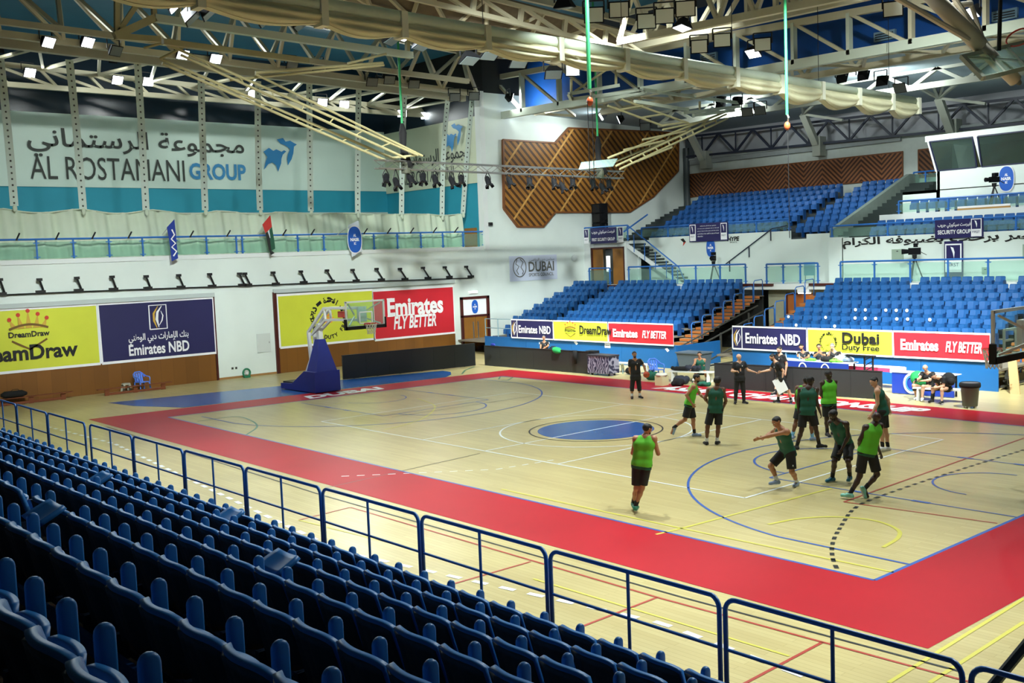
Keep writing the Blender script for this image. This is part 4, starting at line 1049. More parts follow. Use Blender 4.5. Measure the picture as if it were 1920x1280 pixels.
# upper west: front wall, eight rows of seats on steps
b = MB().box((-21.5, 27.0, 3.5), (-11.15, 27.2, 6.33)).box((-10.05, 27.0, 3.5), (-8.5, 27.2, 6.1)).box((-11.15, 27.0, 3.5), (-10.05, 27.2, 5.85)).box((-8.05, 26.0, 3.5), (-7.2, 27.2, 5.85)).box((-8.5, 27.0, 5.6), (-8.05, 27.2, 6.1)); struct('wall_upper_west', b, WHITE)
b = MB().box((-8.6, 27.9, 3.5), (-8.0, 28.0, 5.7)); struct('wall_dark_doorway', b, DARK)
b = MB().box((-7.25, 26.0, 3.5), (30, 26.15, 5.80)); struct('wall_text', b, WHITE)
text('النصر يرحب بضيوفه الكرام', (-1.9, 25.99, 5.50), XP, ZP, width=10.6, height=0.58, bold=0.03, mat=INKB, ar=True, name='wall_lettering_surface', kind='structure')
STEPG = M('upper_step', (50, 58, 62), 0.8)
def yu(k): return 27.7 + 0.98 * k
def zu(k): return 5.93 + 0.348 * k
UPM = []
for k in range(8):
    b = MB().box((-25.2, max(yu(k) - 0.75, 27.21), zu(k) - 0.36), (-8.2, yu(k) + 0.30, zu(k))); UPM.append(b)
allb = MB()
for q in UPM: allb.add(q.v, q.f)
struct('floor_upper_steps', allb, STEPG)
for k in range(8):
    t = thing('aisle_step', 'dark aisle step beside the wall of the upper stand, %s from its foot' % nth(k + 1), 'step', (-24, yu(k), zu(k)), 'aisle steps of the upper stand')
    MB().box((-25.2, yu(k) - 0.2, zu(k)), (-22.6 - 0.16 * k, yu(k) + 0.35, zu(k) + 0.17)).build('tread', STEPD, t)
upA = make_far('gallery_chair', M('gallery_seat_plastic', (22, 84, 152), 0.45, noise=0.05))
mass = MB()
def up_seat(x, y, z, lab):
    place(upA, (x, y, z), lab, 'seats of the upper gallery')
nup = 0
for k in range(8):
    xl = -21.9 - 0.24 * k
    for i in range(40):
        x = xl + 0.25 + 0.51 * i
        if x > -12.2 + 0.0 * k: break
        up_seat(x, yu(k), zu(k), 'blue seat, upper west gallery, %s row up, %s from its left end' % (nth(k + 1), nth(i + 1))); nup += 1
    for i in range(5):
        x = -10.85 + 0.51 * i
        if x > -8.3: break
        up_seat(x, yu(k), zu(k), 'blue seat, gallery block by the concrete stair wall, %s row up, %s across' % (nth(k + 1), nth(i + 1))); nup += 1
for k, (y, z, x0, nn) in enumerate(((26.85, 5.50, -6.1, 21), (27.8, 5.84, -6.25, 21), (29.5, 6.86, -5.3, 19))):
    for i in range(nn):
        up_seat(x0 + 0.25 + 0.51 * i, y, z, 'blue seat, upper east gallery, %s row up, %s from its left end' % (nth(k + 1), nth(i + 1)))
for lab, x0, x1, y, z in (('glass railing along the front of the upper west gallery', -22.2, -11.2, 27.1, 6.33), ('glass railing along the front of the upper east gallery', -7.9, 8.0, 26.1, 5.78), ('glass railing before the topmost east gallery row', -5.4, 8.0, 28.45, 6.93)):
    glass_rail(lab, ((x0, y, z), (x1, y, z)), [j / 5 for j in range(6)], 0.66)
b = MB().box((-6.4, 28.25, 6.0), (30, 28.4, 6.93)).box((-7.2, 26.1, 5.3), (30, 30.5, 5.5)).box((-6.3, 27.3, 5.5), (30, 28.3, 5.84)).box((-6.3, 28.4, 5.9), (30, 30.5, 6.86)); struct('wall_upper_parapet', b, WHITE2)
CONC = M('grey_concrete', (128, 142, 134), 0.8, noise=0.06)
b = MB().prism([(-8.1, 26.2, 5.6), (-8.1, 26.2, 6.3), (-8.1, 27.4, 6.75), (-8.1, 34.2, 9.35), (-8.1, 35.2, 9.35), (-8.1, 35.2, 8.2)], (0.25, 0, 0)); struct('wall_stair_parapet', b, CONC)
t = thing('gallery_stairs', 'dark stairs climbing behind the sloping concrete wall beside the control room', 'stairs', (-7, 30, 6))
for j in range(16): MB().box((-7.85, 26.6 + 0.5 * j, 5.6), (-6.4, 27.15 + 0.5 * j, 5.95 + 0.19 * j)).build('step', STEPD, t)
# control room
b = MB().box((-6.3, 30.5, 5.5), (30, 30.7, 8.15)).box((-4.35, 30.5, 8.1), (30, 30.7, 9.12)).box((-6.3, 30.5, 8.0), (-4.3, 35.4, 8.15)).box((-4.9, 30.3, 10.68), (30, 35.4, 10.98)).box((-4.4, 30.5, 6.0), (-4.2, 35.4, 9.12)); struct('wall_control_room', b, WHITE)
b = MB().box((-4.4, 34.9, 8), (30, 35.0, 11)); struct('wall_control_back', b, M('control_wall', (150, 150, 110), 0.8, noise=0.35, scale=0.4))
b = MB()
for x0, x1 in ((-4.75, -4.6), (-2.3, -2.05), (1.6, 1.85), (5.5, 5.75)):
    b.prism([(x0 + 0.28, 30.52, 9.1), (x1 + 0.28 if x0 < -3 else x1 + 0.08, 30.52, 9.1), (x1, 30.2, 10.7), (x0, 30.2, 10.7)], (0, 0.12, 0))
struct('trim_9', b, WHITE2)
GLD = glass('control_glass', (70, 84, 78), 0.45)
for i, (a, c, a2, c2) in enumerate(((-4.32, -2.24, -4.62, -2.32), (-1.98, 1.70, -2.06, 1.6), (1.9, 5.6, 1.85, 5.5))):
    w = struct('window_%d' % (i + 1), MB().bar((a, 30.52, 9.13), (c, 30.52, 9.13), 0.07).bar((a2, 30.22, 10.66), (c2, 30.22, 10.66), 0.07).bar((a, 30.52, 9.13), (a2, 30.22, 10.66), 0.07).bar((c, 30.52, 9.13), (c2, 30.22, 10.66), 0.07), M('navy_frame', (24, 30, 62), 0.5))
    MB().prism([(a, 30.52, 9.13), (c, 30.52, 9.13), (c2, 30.22, 10.66), (a2, 30.22, 10.66)], (0, 0.02, 0)).build('window_pane', GLD, w)
b = MB().prism([(-4.35, 30.55, 9.1), (-4.35, 33, 9.1), (-4.7, 33, 10.7), (-4.7, 30.25, 10.7)], (-0.03, 0, 0)); struct('window_4', b, GLD)
glass_rail('small glass railing on the ledge beside the control room', ((-7.95, 34.8, 8.6), (-6.5, 34.8, 8.6)), [0, 0.5, 1], 0.85)
MB().box((-8.2, 34.6, 8.2), (-6.3, 35.4, 8.6)).build('ledge', WHITE2, None, 'white ledge carrying the small glass railing beside the control room', 'ledge')
# signs on the gallery fronts
t = thing('oval_club_sign', 'blue oval club sign on the white gallery wall behind a tripod camera', 'sign', (-16.6, 26.97, 5.05))
MB().box((-16.65, 26.97, 5.5), (-16.55, 27.0, 5.6)).build('fixing', STEEL, t); crest((-16.6, 26.96, 5.56), XP, ZP, 1.08, t, ring=False)
t = thing('round_club_sign', 'big blue oval club sign on the white wall under the control room windows', 'sign', (-0.72, 30.47, 7.8))
MB().box((-0.78, 30.46, 8.4), (-0.66, 30.5, 8.5)).build('fixing', STEEL, t); crest((-0.72, 30.45, 8.43), XP, ZP, 1.22, t)
t = thing('sponsor_mark', 'black HYPE lettering on the white gallery wall', 'sign', (-14.95, 26.98, 5.8))
text('HYPE', (-14.95, 26.98, 6.03), XP, ZP, width=0.85, height=0.26, bold=0.04, slant=0.15, mat=INKB, parent=t); text('SPORTS', (-14.95, 26.98, 5.83), XP, ZP, width=0.5, height=0.08, mat=INKB, parent=t)
t = thing('lozenge_mark', 'small dark red and black lozenge emblem on the white gallery wall', 'sign', (-18.7, 26.98, 5.75))
MB().poly([(-18.95, 26.98, 6.15), (-18.7, 26.98, 6.2), (-18.5, 26.98, 5.98), (-18.75, 26.98, 5.72), (-18.7, 26.98, 5.95)]).build('black_shape', INKB, t, fix=False); MB().poly([(-18.7, 26.975, 5.95), (-18.5, 26.975, 5.98), (-18.75, 26.975, 5.72)]).build('red_shape', INKR, t, fix=False)
t = thing('notice_banner', 'navy banner with five lines of small white text on the gallery glass', 'sign', (-16.7, 26.9, 5.97))
MB().box((-18.15, 26.88, 5.95), (-15.25, 26.91, 7.05)).build('sheet', NAVY2, t)
one_mark((-17.86, 6.5), 0.44, 0.98, t, 26.87); one_mark((-15.54, 6.5), 0.44, 0.98, t, 26.87)
for j, (wd_, s) in enumerate(((1.2, 'welcome all of our guests'), (1.6, 'we wish you a pleasant visit to the hall'), (1.6, 'please keep to the seats and the aisles'), (1.6, 'and follow the staff in case of need'), (0.4, 'thanks'))):
    text(s, (-16.7 if wd_ > 1 else -17.3, 26.87, 6.87 - 0.15 * j), XP, ZP, width=wd_, height=0.08, mat=INKW, parent=t)
t = thing('gallery_banner', 'wide navy SECURITY GROUP banner on the east gallery front above the standing banner', 'sign', (-1.0, 25.9, 5.55))
MB().box((-2.14, 25.9, 5.56), (0.22, 25.93, 6.46)).build('sheet', NAVY2, t)
text('SECURITY GROUP', (-1.18, 25.89, 5.86), XP, ZP, width=1.62, height=0.2, bold=0.02, mat=INKW, parent=t); text('فيرست سيكورتي جروب', (-1.18, 25.89, 6.17), XP, ZP, width=1.62, height=0.26, bold=0.02, mat=INKW, parent=t, ar=True)
one_mark((-0.1, 6.02), 0.5, 0.84, t, 25.89)
t = thing('roller_banner', 'tall navy roll-up banner standing on the concourse by the white wall', 'banner', (-1.1, 25.7, 3.5))
MB().box((-1.58, 25.7, 3.52), (-0.66, 25.73, 5.42)).build('sheet', NAVY2, t); MB().box((-1.6, 25.6, 3.5), (-0.64, 25.85, 3.56)).build('base', STEEL, t); one_mark((-1.12, 4.62), 0.80, 1.35, t, 25.69)
for nm, x0, x1, z0, z1, lab in (('service_hatch', -4.44, -3.82, 4.52, 5.12, 'grey-green metal hatch on the white concourse wall behind the tripod camera'), ('fuse_box', 0.12, 0.46, 3.82, 4.14, 'small grey box on the white concourse wall right of the roll-up banner'), ('service_hatch', 2.0, 2.6, 4.5, 5.15, 'grey-green metal hatch on the concourse wall at the frame edge')):
    t = thing(nm, lab, 'box', (x0, 25.95, z0)); MB().box((x0, 25.95, z0), (x1, 26.0, z1)).build('cover', M('hatch_green', (150, 168, 150), 0.6), t); MB().box(((x0 + x1) / 2 - 0.05, 25.94, z1 - 0.12), ((x0 + x1) / 2 + 0.05, 25.95, z1 - 0.08)).build('latch', BLACKM, t)
t = thing('wall_handrail', 'dark handrail sloping up the white gallery wall toward the aisle', 'railing', (-13.8, 26.9, 4.6))
MB().path([(-15.6, 26.9, 4.5), (-12.2, 26.9, 6.5), (-11.2, 26.9, 6.62)], 0.035).build('rail', M('dark_blue_rail', (26, 36, 60), 0.4), t)
for x, z in ((-15.2, 4.72), (-13.8, 5.53), (-12.3, 6.42)): MB().bar((x, 26.9, z), (x, 26.9, z - 0.6), 0.05).build('rail_bracket', M('dark_blue_rail'), t)

# ================================================================ ROOF
CREAM = M('cream_steel', (186, 180, 154), 0.55, noise=0.06, scale=0.8)
CREAM2 = M('yellowed_steel', (172, 164, 122), 0.5, noise=0.06, scale=0.8)
CREAM3 = M('white_green_steel', (190, 200, 184), 0.5)
DIMST = M('dim_steel', (165, 170, 158), 0.6)
DKBL = M('dark_blue_steel', (34, 42, 60), 0.5)
TEAL = M('teal_roof_sheet', (52, 110, 138), 0.6, noise=0.10, scale=0.5)
ROYAL = M('royal_roof_sheet', (12, 70, 142), 0.5, noise=0.15, scale=0.6)
GREYR = M('grey_roof_sheet', (150, 168, 178), 0.7, noise=0.04, scale=0.5)
b = MB().box((-36, -24, 17.9), (-11, 18, 18.1)); struct('ceiling', b, TEAL)
b = MB().box((-11, -24, 17.9), (30, 18, 18.1)); struct('ceiling_middle', b, GREYR)
b = MB().prism([(-25.3, 20.0, 14.2), (30, 20.0, 13.8), (30, 20.8, 17.9), (-25.3, 20.8, 17.9)], (0, 0.1, 0)); struct('ceiling_blue_strip', b, ROYAL)
b = MB().prism([(-25.3, 20.0, 14.2), (30, 20.0, 13.8), (30, 36.5, 13.3), (-25.3, 36.5, 13.7)], (0, 0, 0.1)); struct('ceiling_north', b, GREYR)
b = MB().box((-36, 17.0, 15.2), (-25.3, 37, 18)); struct('wall_north_west_block', b, DARK)
def V(p): return Vector(p)
def member_web(mb, A, B, n, w, style='W', up=(1, 0, 0)):
    """Lattice between chord A (two ends) and chord B (two ends) with N panels."""
    A0, A1, B0, B1 = V(A[0]), V(A[1]), V(B[0]), V(B[1])
    for i in range(n):
        a0 = A0 + (A1 - A0) * (i / n); a1 = A0 + (A1 - A0) * ((i + 1) / n)
        b0 = B0 + (B1 - B0) * (i / n); b1 = B0 + (B1 - B0) * ((i + 1) / n); bm = (b0 + b1) / 2
        if style == 'W':
            mb.bar(a0, bm, w, w, up); mb.bar(bm, a1, w, w, up)
        elif style == 'N':
            mb.bar(a0, b0, w * 1.5, w, up); mb.bar(a0, b1, w, w, up)
        elif style == 'V':
            mb.bar(a0, bm, w, w, up); mb.bar(bm, a1, w, w, up); mb.bar((a0 + a1) / 2, bm, w * 0.6, w * 0.6, up)
        elif style == 'X':
            mb.bar(a0, b1, w, w, up); mb.bar(b0, a1, w, w, up)
    return mb
def ext(p, q, f0, f1):
    p, q = V(p), V(q); return (p + (q - p) * f0, p + (q - p) * f1)
def truss(label, chords, webs, m, cw=0.22, ww=0.12, group=None):
    t = thing('roof_truss', label, 'roof truss', V(chords[0][0]), group)
    for c in chords:
        w = c[2] if len(c) > 2 else cw
        MB().bar(c[0], c[1], w, w * 1.1).build('chord', m, t)
    for i, j, n, st in webs:
        member_web(MB(), chords[i], chords[j], n, ww, st).build('lattice', m, t)
    return t
# west gallery truss: beam with the hoist straps and the lattice behind it
A = ext((-25.2,-9.541,15.343), (-25.2,15.49,14.745), -0.25, 1.0)
B = ext((-31,-7.98,15.53), (-31,16.666,14.862), -0.3, 1.0)
Cc = ext((-31,-8.048,14.602), (-31,5.266,14.577), -0.4, 2.0)
truss('yellowish roof beam carrying the hoist straps, dim lattice behind it', [(A[0], A[1], 0.36), (B[0], B[1], 0.22), (Cc[0], Cc[1], 0.22)], [(0, 1, 12, 'W'), (1, 2, 14, 'W')], CREAM, ww=0.13)
# triangular truss over the west wall, its two bottom chords and sloping top chord
A = ext((-23.6,-9.964,15.382), (-23.6,15.186,14.742), -0.2, 1.0)
B = ext((-20.5,-4.26,15.055), (-20.5,4.324,14.885), -1.3, 1.9)
T = ext((-22,-0.689,17.205), (-22,11.189,16.649), -1.4, 1.25)
truss('triangular cream roof truss with floodlights along its lower chord, ending at the white column', [(A[0], A[1], 0.26), (B[0], B[1], 0.22), (T[0], T[1], 0.2)], [(0, 2, 12, 'W'), (1, 2, 12, 'W')], CREAM, ww=0.15)
# sloping truss over the middle of the hall
A = ext((-8,4.172,15.185), (-8,11.38,14.699), -2.2, 1.06); B = ext((-8,2.629,14.599), (-8,11.693,14.03), -1.6, 1.0)
B2 = ext((-10,-0.337,14.773), (-10,8.327,13.643), -0.6, 1.1)
truss('cream roof truss with dark infill sloping over the middle of the hall', [(A[0], A[1], 0.14), (B[0], B[1], 0.16), (B2[0], B2[1], 0.16)], [(0, 1, 10, 'N'), (0, 2, 8, 'W')], CREAM, ww=0.13)
b = MB().prism([V(A[0]) + V((-0.3, 0, 0.2)), V(A[1]) + V((-0.3, 0, 0.2)), V(B2[1]) + V((-0.6, 0, 0.1)), V(B2[0]) + V((-0.6, 0, 0.1))], (-0.05, 0, 0.1)); struct('ceiling_brown_panel', b, M('brown_soffit', (110, 98, 80), 0.8, noise=0.15))
# the big pale truss across the far side of the court
yR = 18.4
A = ((-25.2, yR, 13.92), (12.5, yR, 13.40)); T = ((-25.2, yR, 16.2), (12.5, yR, 14.85))
tr = thing('roof_truss', 'big pale truss with broad uprights crossing above the far sideline', 'roof truss', (-25, yR, 13.9))
MB().bar(A[0], A[1], 0.30, 0.42).build('bottom_chord', CREAM3, tr); MB().bar(T[0], T[1], 0.24, 0.30).build('top_chord', CREAM, tr)
tops = [(-25.936,18.4,16.122)[0], (-23.379,18.4,15.891)[0], (-20.255,18.4,15.976)[0], (-17.129,18.4,15.931)[0], (-14.167,18.4,14.98)[0], (-11.049,18.4,15.187)[0], (-8.069,18.4,15.33)[0], (-4.889,18.4,15.329)[0], (-2.105,18.4,15.258)[0], (0.742,18.4,14.833)[0], 3.8, 7.0, 10.2]
zA = lambda x: 13.92 - 0.52 * (x + 25.2) / 37.7
zT = lambda x: 16.2 - 1.35 * (x + 25.2) / 37.7
for i, x in enumerate(tops):
    MB().bar((x, yR, zA(x)), (x, yR, zT(x)), 0.30, 0.16).build('upright', CREAM3 if 0 < i < 9 else CREAM, tr)
    if i + 1 < len(tops):
        x2 = tops[i + 1]; MB().bar((x, yR, zT(x)), (x2, yR, zA(x2)), 0.20, 0.14).build('diagonal', CREAM, tr)
for nm, yy, z0, z1, za, zb, lab in (('a', 21.5, 13.62, 13.50, 15.4, 15.2, 'beige truss right behind the big pale truss, under the blue roof sheets'), ('b', 26.5, 13.15, 12.9, 13.9, 13.7, 'dim beige lattice truss under the grey far roof')):
    truss(lab, [((-20, yy, z0), (10, yy, z1)), ((-20, yy, za), (10, yy, zb), 0.16)], [(0, 1, 11, 'W')], CREAM if nm == 'a' else DIMST, cw=0.26, ww=0.16)
A = ext((-1.227,9,13.861), (2.308,9,13.752), -1.6, 2.2); T = [V(p) + V((0, 0, 1.8)) for p in A]
A2 = ext((-9.754,13.5,14.834), (-6.369,13.5,14.787), -0.3, 3.4); T2 = [V(p) + V((0, 0, 1.6)) for p in A2]
truss('cream lattice truss crossing above the middle of the court', [(A[0], A[1], 0.24), (T[0], T[1], 0.2)], [(0, 1, 8, 'W')], CREAM, ww=0.15)
truss('cream lattice truss between the middle of the court and the pale truss', [(A2[0], A2[1], 0.26), (T2[0], T2[1], 0.2)], [(0, 1, 9, 'N')], CREAM, ww=0.15)
# dark blue truss above the back wall with its raking struts
tr = thing('roof_truss', 'dark blue lattice truss along the top of the back wall', 'roof truss', (-10, 35, 11.8))
b0, b1, t0, t1 = (-24.9, 35.0, 11.98), (9.0, 35.0, 11.35), (-24.9, 35.0, 13.35), (9.0, 35.0, 12.70)
MB().bar(b0, b1, 0.14).build('chord', DKBL, tr); MB().bar(t0, t1, 0.14).build('chord', DKBL, tr)
member_web(MB(), (t0, t1), (b0, b1), 12, 0.12, 'V', (0, 1, 0)).build('lattice', DKBL, tr)
for i, (top, foot, fan) in enumerate((((-23.64,33.6,13.764), (-23.13,34.6,11.586), [(-22.778,30,14.686), (-20.126,30,14.509), (-19.026,31,14.029)]), ((-14.348,33.4,13.513), (-14.254,34.6,11.738), [(-12.301,30,14.088), (-12.42,31,14.328), (-10.627,30,13.856), (-11.402,33,12.775)]), ((-5.712,33.4,13.294), (-5.586,34.6,11.416), [(-4.418,30,13.814), (-2.918,29,14.25), (-2.442,30,13.783), (-2.93,33,12.606), (-5.831,31,13.824)]))):
    t = thing('raking_strut', 'dull beige raking strut with fanned arms under the far roof, %s from the west wall' % nth(i + 1), 'roof strut', foot, 'raking struts under the far roof')
    MB().bar(foot, top, 0.42, 0.3, (0, 1, 0)).build('stem', DIMST, t); MB().box((foot[0] - 0.28, 34.6, 11.0), (foot[0] + 0.28, 35.3, 12.2)).build('shoe', DIMST, t)
    for q in fan: MB().bar(top, q, 0.14, 0.14).build('arm', DIMST, t)

# ---- rolled divider curtain hung across the hall
DIV = M('divider_canvas', (196, 194, 160), 0.75, noise=0.08, scale=1.2)
DIVB = M('divider_beam', (206, 220, 200), 0.6, noise=0.04)
P0, P1 = ext((0,-9.746,11.862), (0,19.87,11.446), -0.45, 1.0)
t = thing('divider_curtain', 'long cream divider curtain gathered in swags under a pale beam', 'curtain', P0)
mb = MB(); mb.smooth = True; mb.tube(P0, P1, 0.19, n=10); mb.build('beam', DIVB, t)
ties = [(0,-9.158,11.77)[1] - 3.2, (0,-9.158,11.77)[1], (0,-6.769,11.926)[1], (0,-3.936,11.842)[1], (0,-1.132,11.732)[1], (0,1.727,11.61)[1], (0,4.544,11.543)[1], (0,7.359,11.477)[1], (0,10.055,11.428)[1], (0,12.696,11.451)[1], (0,15.305,11.373)[1], (0,17.888,11.204)[1], (0,20.049,11.232)[1]]
ties = [ties[0] - 2.5] + ties
def zbeam(y): f = (y - P0.y) / (P1.y - P0.y); return P0.z + (P1.z - P0.z) * f
for k, (ya, yb) in enumerate(zip(ties, ties[1:])):
    def swag(u, v):
        y = ya + (yb - ya) * u; s = math.sin(PI * u)
        drop = 0.14 + v * (0.30 + (0.18 if k < 9 else 0.34) * s) 
        fold = 0.05 * math.sin(v * 14 + 3 * s) * (0.3 + s)
        return (0.10 + fold + 0.12 * math.sin(PI * v), y, zbeam(y) - drop)
    mb = MB(); mb.smooth = True; mb.grid(swag, 10, 10)
    mb.grid(lambda u, v: (lambda p: (p[0] - 0.30 + 0.1 * v, p[1], p[2]))(swag(u, v)), 10, 10)
    mb.grid(lambda u, v: (lambda p: (p[0] - 0.25 * v, p[1], p[2] - 0.01))(swag(u, 1.0)), 10, 3)
    mb.build('swag', DIV, t)
for y in ties[1:]:
    mb = MB(); mb.obox((0.03, y, zbeam(y) - 0.20), (0.21, 0, 0), (0, 0.10, 0), (0, 0, 0.34)); mb.build('tie_strap', M('tie_webbing', (214, 216, 196), 0.7), t)
for y in ties[2::2]: MB().tube((0, y, zbeam(y)), (0, y, 17.9), 0.012, n=5).build('hanger_cable', BLACKM, t)

# ---- floodlights
LENS_ON = M('lens_lit', (250, 252, 255), 0.3, emit=9.0)
LENS_OFF = M('lens_glass', (84, 96, 98), 0.3)
LENS_BR = M('lens_bright_glass', (206, 212, 206), 0.2)
BODY = M('floodlight_black', (18, 19, 22), 0.8, spec=0.15)
n_on = [0]
AIM = Vector((-2, 2, 0))
def floodlight(p, label, lit, size=0.62, aim=None, grp=None, lens=None, power=None, spread=125):
    p = V(p)
    a = V(aim) if aim is not None else AIM
    d = (a - p).normalized()
    s = d.cross(Vector((0, 0, 1))).normalized(); u = s.cross(d)
    t = thing('floodlight', label, 'floodlight', p, grp)
    h = size / 2
    fr = [p + d * 0.18 + s * i * h + u * j * h * 0.8 for i, j in ((-1, -1), (1, -1), (1, 1), (-1, 1))]
    bk = [p - d * 0.16 + s * i * h * 0.42 + u * j * h * 0.38 for i, j in ((-1, -1), (1, -1), (1, 1), (-1, 1))]
    mb = MB(); mb.add(bk + fr, [(0, 3, 2, 1), (4, 5, 6, 7), (0, 1, 5, 4), (1, 2, 6, 5), (2, 3, 7, 6), (3, 0, 4, 7)]); mb.build('housing', BODY, t)
    q = [p + d * 0.19 + s * i * h * 0.88 + u * j * h * 0.68 for i, j in ((-1, -1), (1, -1), (1, 1), (-1, 1))]
    MB().prism(q, d * 0.015).build('lens', LENS_ON if lit else (lens or LENS_OFF), t)
    mb = MB()
    for i in (-1, 1): mb.bar(p + s * i * (h + 0.02), p + s * i * (h + 0.02) + V((0, 0, 0.42)), 0.04)
    mb.bar(p + s * -(h + 0.02) + V((0, 0, 0.42)), p + s * (h + 0.02) + V((0, 0, 0.42)), 0.04); mb.build('yoke', BLACKM, t)
    if lit:
        l = bpy.data.lights.new('floodlight_lamp', 'AREA'); l.shape = 'RECTANGLE'; l.size = size * 0.8; l.size_y = size * 0.6
        l.energy = LAMP_W * (power if power is not None else 1.0); l.color = LAMP_COL; l.spread = math.radians(spread)
        o = bpy.data.objects.new('floodlight_lamp', l); COL.objects.link(o)
        o.parent = t; o.location = d * 0.22
        o.rotation_euler = d.to_track_quat('-Z', 'Y').to_euler()
    return t
def row(pts, lab, grp, lit, **kw):
    for i, p in enumerate(pts):
        floodlight(p, '%s, %s from left' % (lab, nth(i + 1)), lit, grp=grp, **kw)
row([(-23.4,-8.238,15.247), (-23.4,-6.606,15.415), (-23.4,-2.352,15.308), (-23.4,-0.752,15.266)], 'lit floodlight under the triangular west truss', 'lit floodlights of the west truss', True, power=0.3)
row([(-23.2,-5.49,15.132), (-23.2,3.142,15.265), (-23.2,4.633,15.32), (-23.2,7.787,14.839), (-23.2,8.895,15.037), (-23.2,10.466,14.939), (-23.2,13.214,14.43), (-23.2,14.583,14.584)], 'unlit black floodlight under the west truss', 'unlit floodlights of the west truss', False)
row([(-31,-6.75,15.285), (-31,-2.507,15.271), (-31,-0.9,15.318), (-31,5.041,15.118), (-31,9.484,14.946), (-31,10.969,14.92), (-31,15.145,14.639), (-31,16.943,14.614)], 'lit floodlight on the dim lattice behind the straps', 'lit floodlights over the balcony', True, power=0.35)
row([(-8,-9.468,13.519), (-8,-0.964,13.56), (-8,0.325,13.511)], 'lit floodlight hanging near the divider curtain', 'lit floodlights by the divider curtain', True, power=0.35)
row([(-8,-8.933,13.221), (-8,-8.367,13.449), (-8,-6.433,13.469), (-8,-5.142,13.484), (-8,-1.499,13.374), (-8,-0.187,13.307), (-8,1.979,12.983), (-8,2.976,13.255), (-8,3.836,13.378), (-8,4.449,13.092), (-8,5.106,13.399), (-8,6.313,12.823)], 'unlit black floodlight below the divider curtain beam', 'unlit floodlights below the divider curtain', False, size=0.72)
row([(-8,-5.833,13.641), (-8,-4.51,13.696), (-8,7.392,12.979)], 'unlit pale-glass floodlight below the divider curtain', 'pale-glass floodlights below the divider curtain', False, size=0.6, lens=LENS_BR, aim=(14, -12, 2))
row([(-1.897,2.446,13.4), (-0.924,2.619,13.4), (-1.603,4.728,13.4), (-0.728,4.657,13.4), (0.359,4.429,13.4), (-3.542,9.978,13.4), (-2.282,9.783,13.4), (-1.959,11.908,13.4), (4.168,10.762,13.4)], 'unlit pale-glass floodlight in the high cluster', 'pale floodlights of the high cluster', False, size=0.66, lens=LENS_BR, aim=(16, -14, 3))
row([(-0.892,5.822,13.3), (-2.603,12.273,13.3), (5.855,13.128,13.3)], 'lit floodlight in the high cluster', 'lit floodlights of the high cluster', True, size=0.6, power=0.35)
row([(-24.055,17.9,14.845), (-14.166,25,13.939), (-13.041,25,13.638), (-14.213,25,13.592)], 'lit floodlight under the grey far roof near the timber panel', 'lit floodlights under the far roof', True, power=0.4, aim=(-17, 35.4, 9), spread=150)
row([(-5.988,24,13.728), (-4.825,24,13.679), (-3.843,24,13.275)], 'lit floodlight under the grey far roof above the divider curtain end', 'lit floodlights above the divider curtain end', True, power=0.4, aim=(-4, 35.4, 9), spread=150)
row([(-22.228,24,13.89), (-20.776,24,13.518)], 'lit floodlight beside the big timber panel', 'lit floodlights by the timber panel', True, power=0.17, aim=(-25.3, 20, 11), spread=150)
row([(-19.766,25,13.007), (-12.309,25,12.934), (-11.47,25,12.912), (-2.781,24,12.793), (-1.202,0.431,13.4)], 'unlit floodlight under the grey far roof', 'unlit floodlights under the far roof', False)
# the rest of the hall's lit floodlights, above the frame over the court
HALL = [((-2, -13, 13.2), (-25.3, -9, 3.4), 0.55, 46), ((-2, -9, 13.3), (-25.3, -1, 3.4), 0.55, 46), ((-2, -6, 13.5), (-25.3, 9, 3.4), 0.7, 46),   # toward the west wall
        ((-2, -4, 13.7), (-25.3, 22, 5.0), 1.15, 46),                                                                                       # toward the council sign
        ((6, 3, 14.8), (-1, 15, 1.2), 2.2, 56), ((-5, 7, 16.0), (-15, 15, 1.2), 3.0, 56), ((12, 6, 14.4), (4, 15, 1.2), 2.0, 56),            # toward the stand fronts
        ((-4, 9, 16.2), (-16, 26, 4.6), 0.52, 70), ((6, 10, 15.2), (-5, 27, 4.6), 0.6, 70), ((13, 10, 14.4), (4, 27, 4.6), 0.6, 70),         # toward the galleries
        ((5, -5, 13.2), (4, -12.0, 0), 1.5, 90), ((13, -5, 12.8), (12, -12.0, 0), 1.2, 90), ((20, -4, 12.6), (19, -11.5, 0), 1.2, 90), ((-5, -9, 14), (-7, -13, 0), 0.9, 90),
        ((2, -1, 13.8), (2, -1, 0), 0.9, 110), ((10, 0, 13.6), (10, 0, 0), 0.8, 110), ((16, 4, 13.6), (16, 4, 0), 0.4, 120)]
for k, (p_, a_, w_, s_) in enumerate(HALL):
    floodlight(p_, 'lit floodlight high above the court, %s of seventeen' % nth(k + 1), True, aim=a_, grp='lit floodlights above the court', power=w_, spread=s_)

for k, y in enumerate((-9, -4, 1, 6, 11)):  # added lamps, hidden behind the beam, that brighten the grey sign
    floodlight((-27.2, y, 15.55), 'small added floodlight behind the strap beam to brighten the big grey sign, %s of five' % nth(k + 1), True, size=0.4, aim=(-35.4, y, 10.6), grp='added sign floodlights', power=0.16, spread=130)
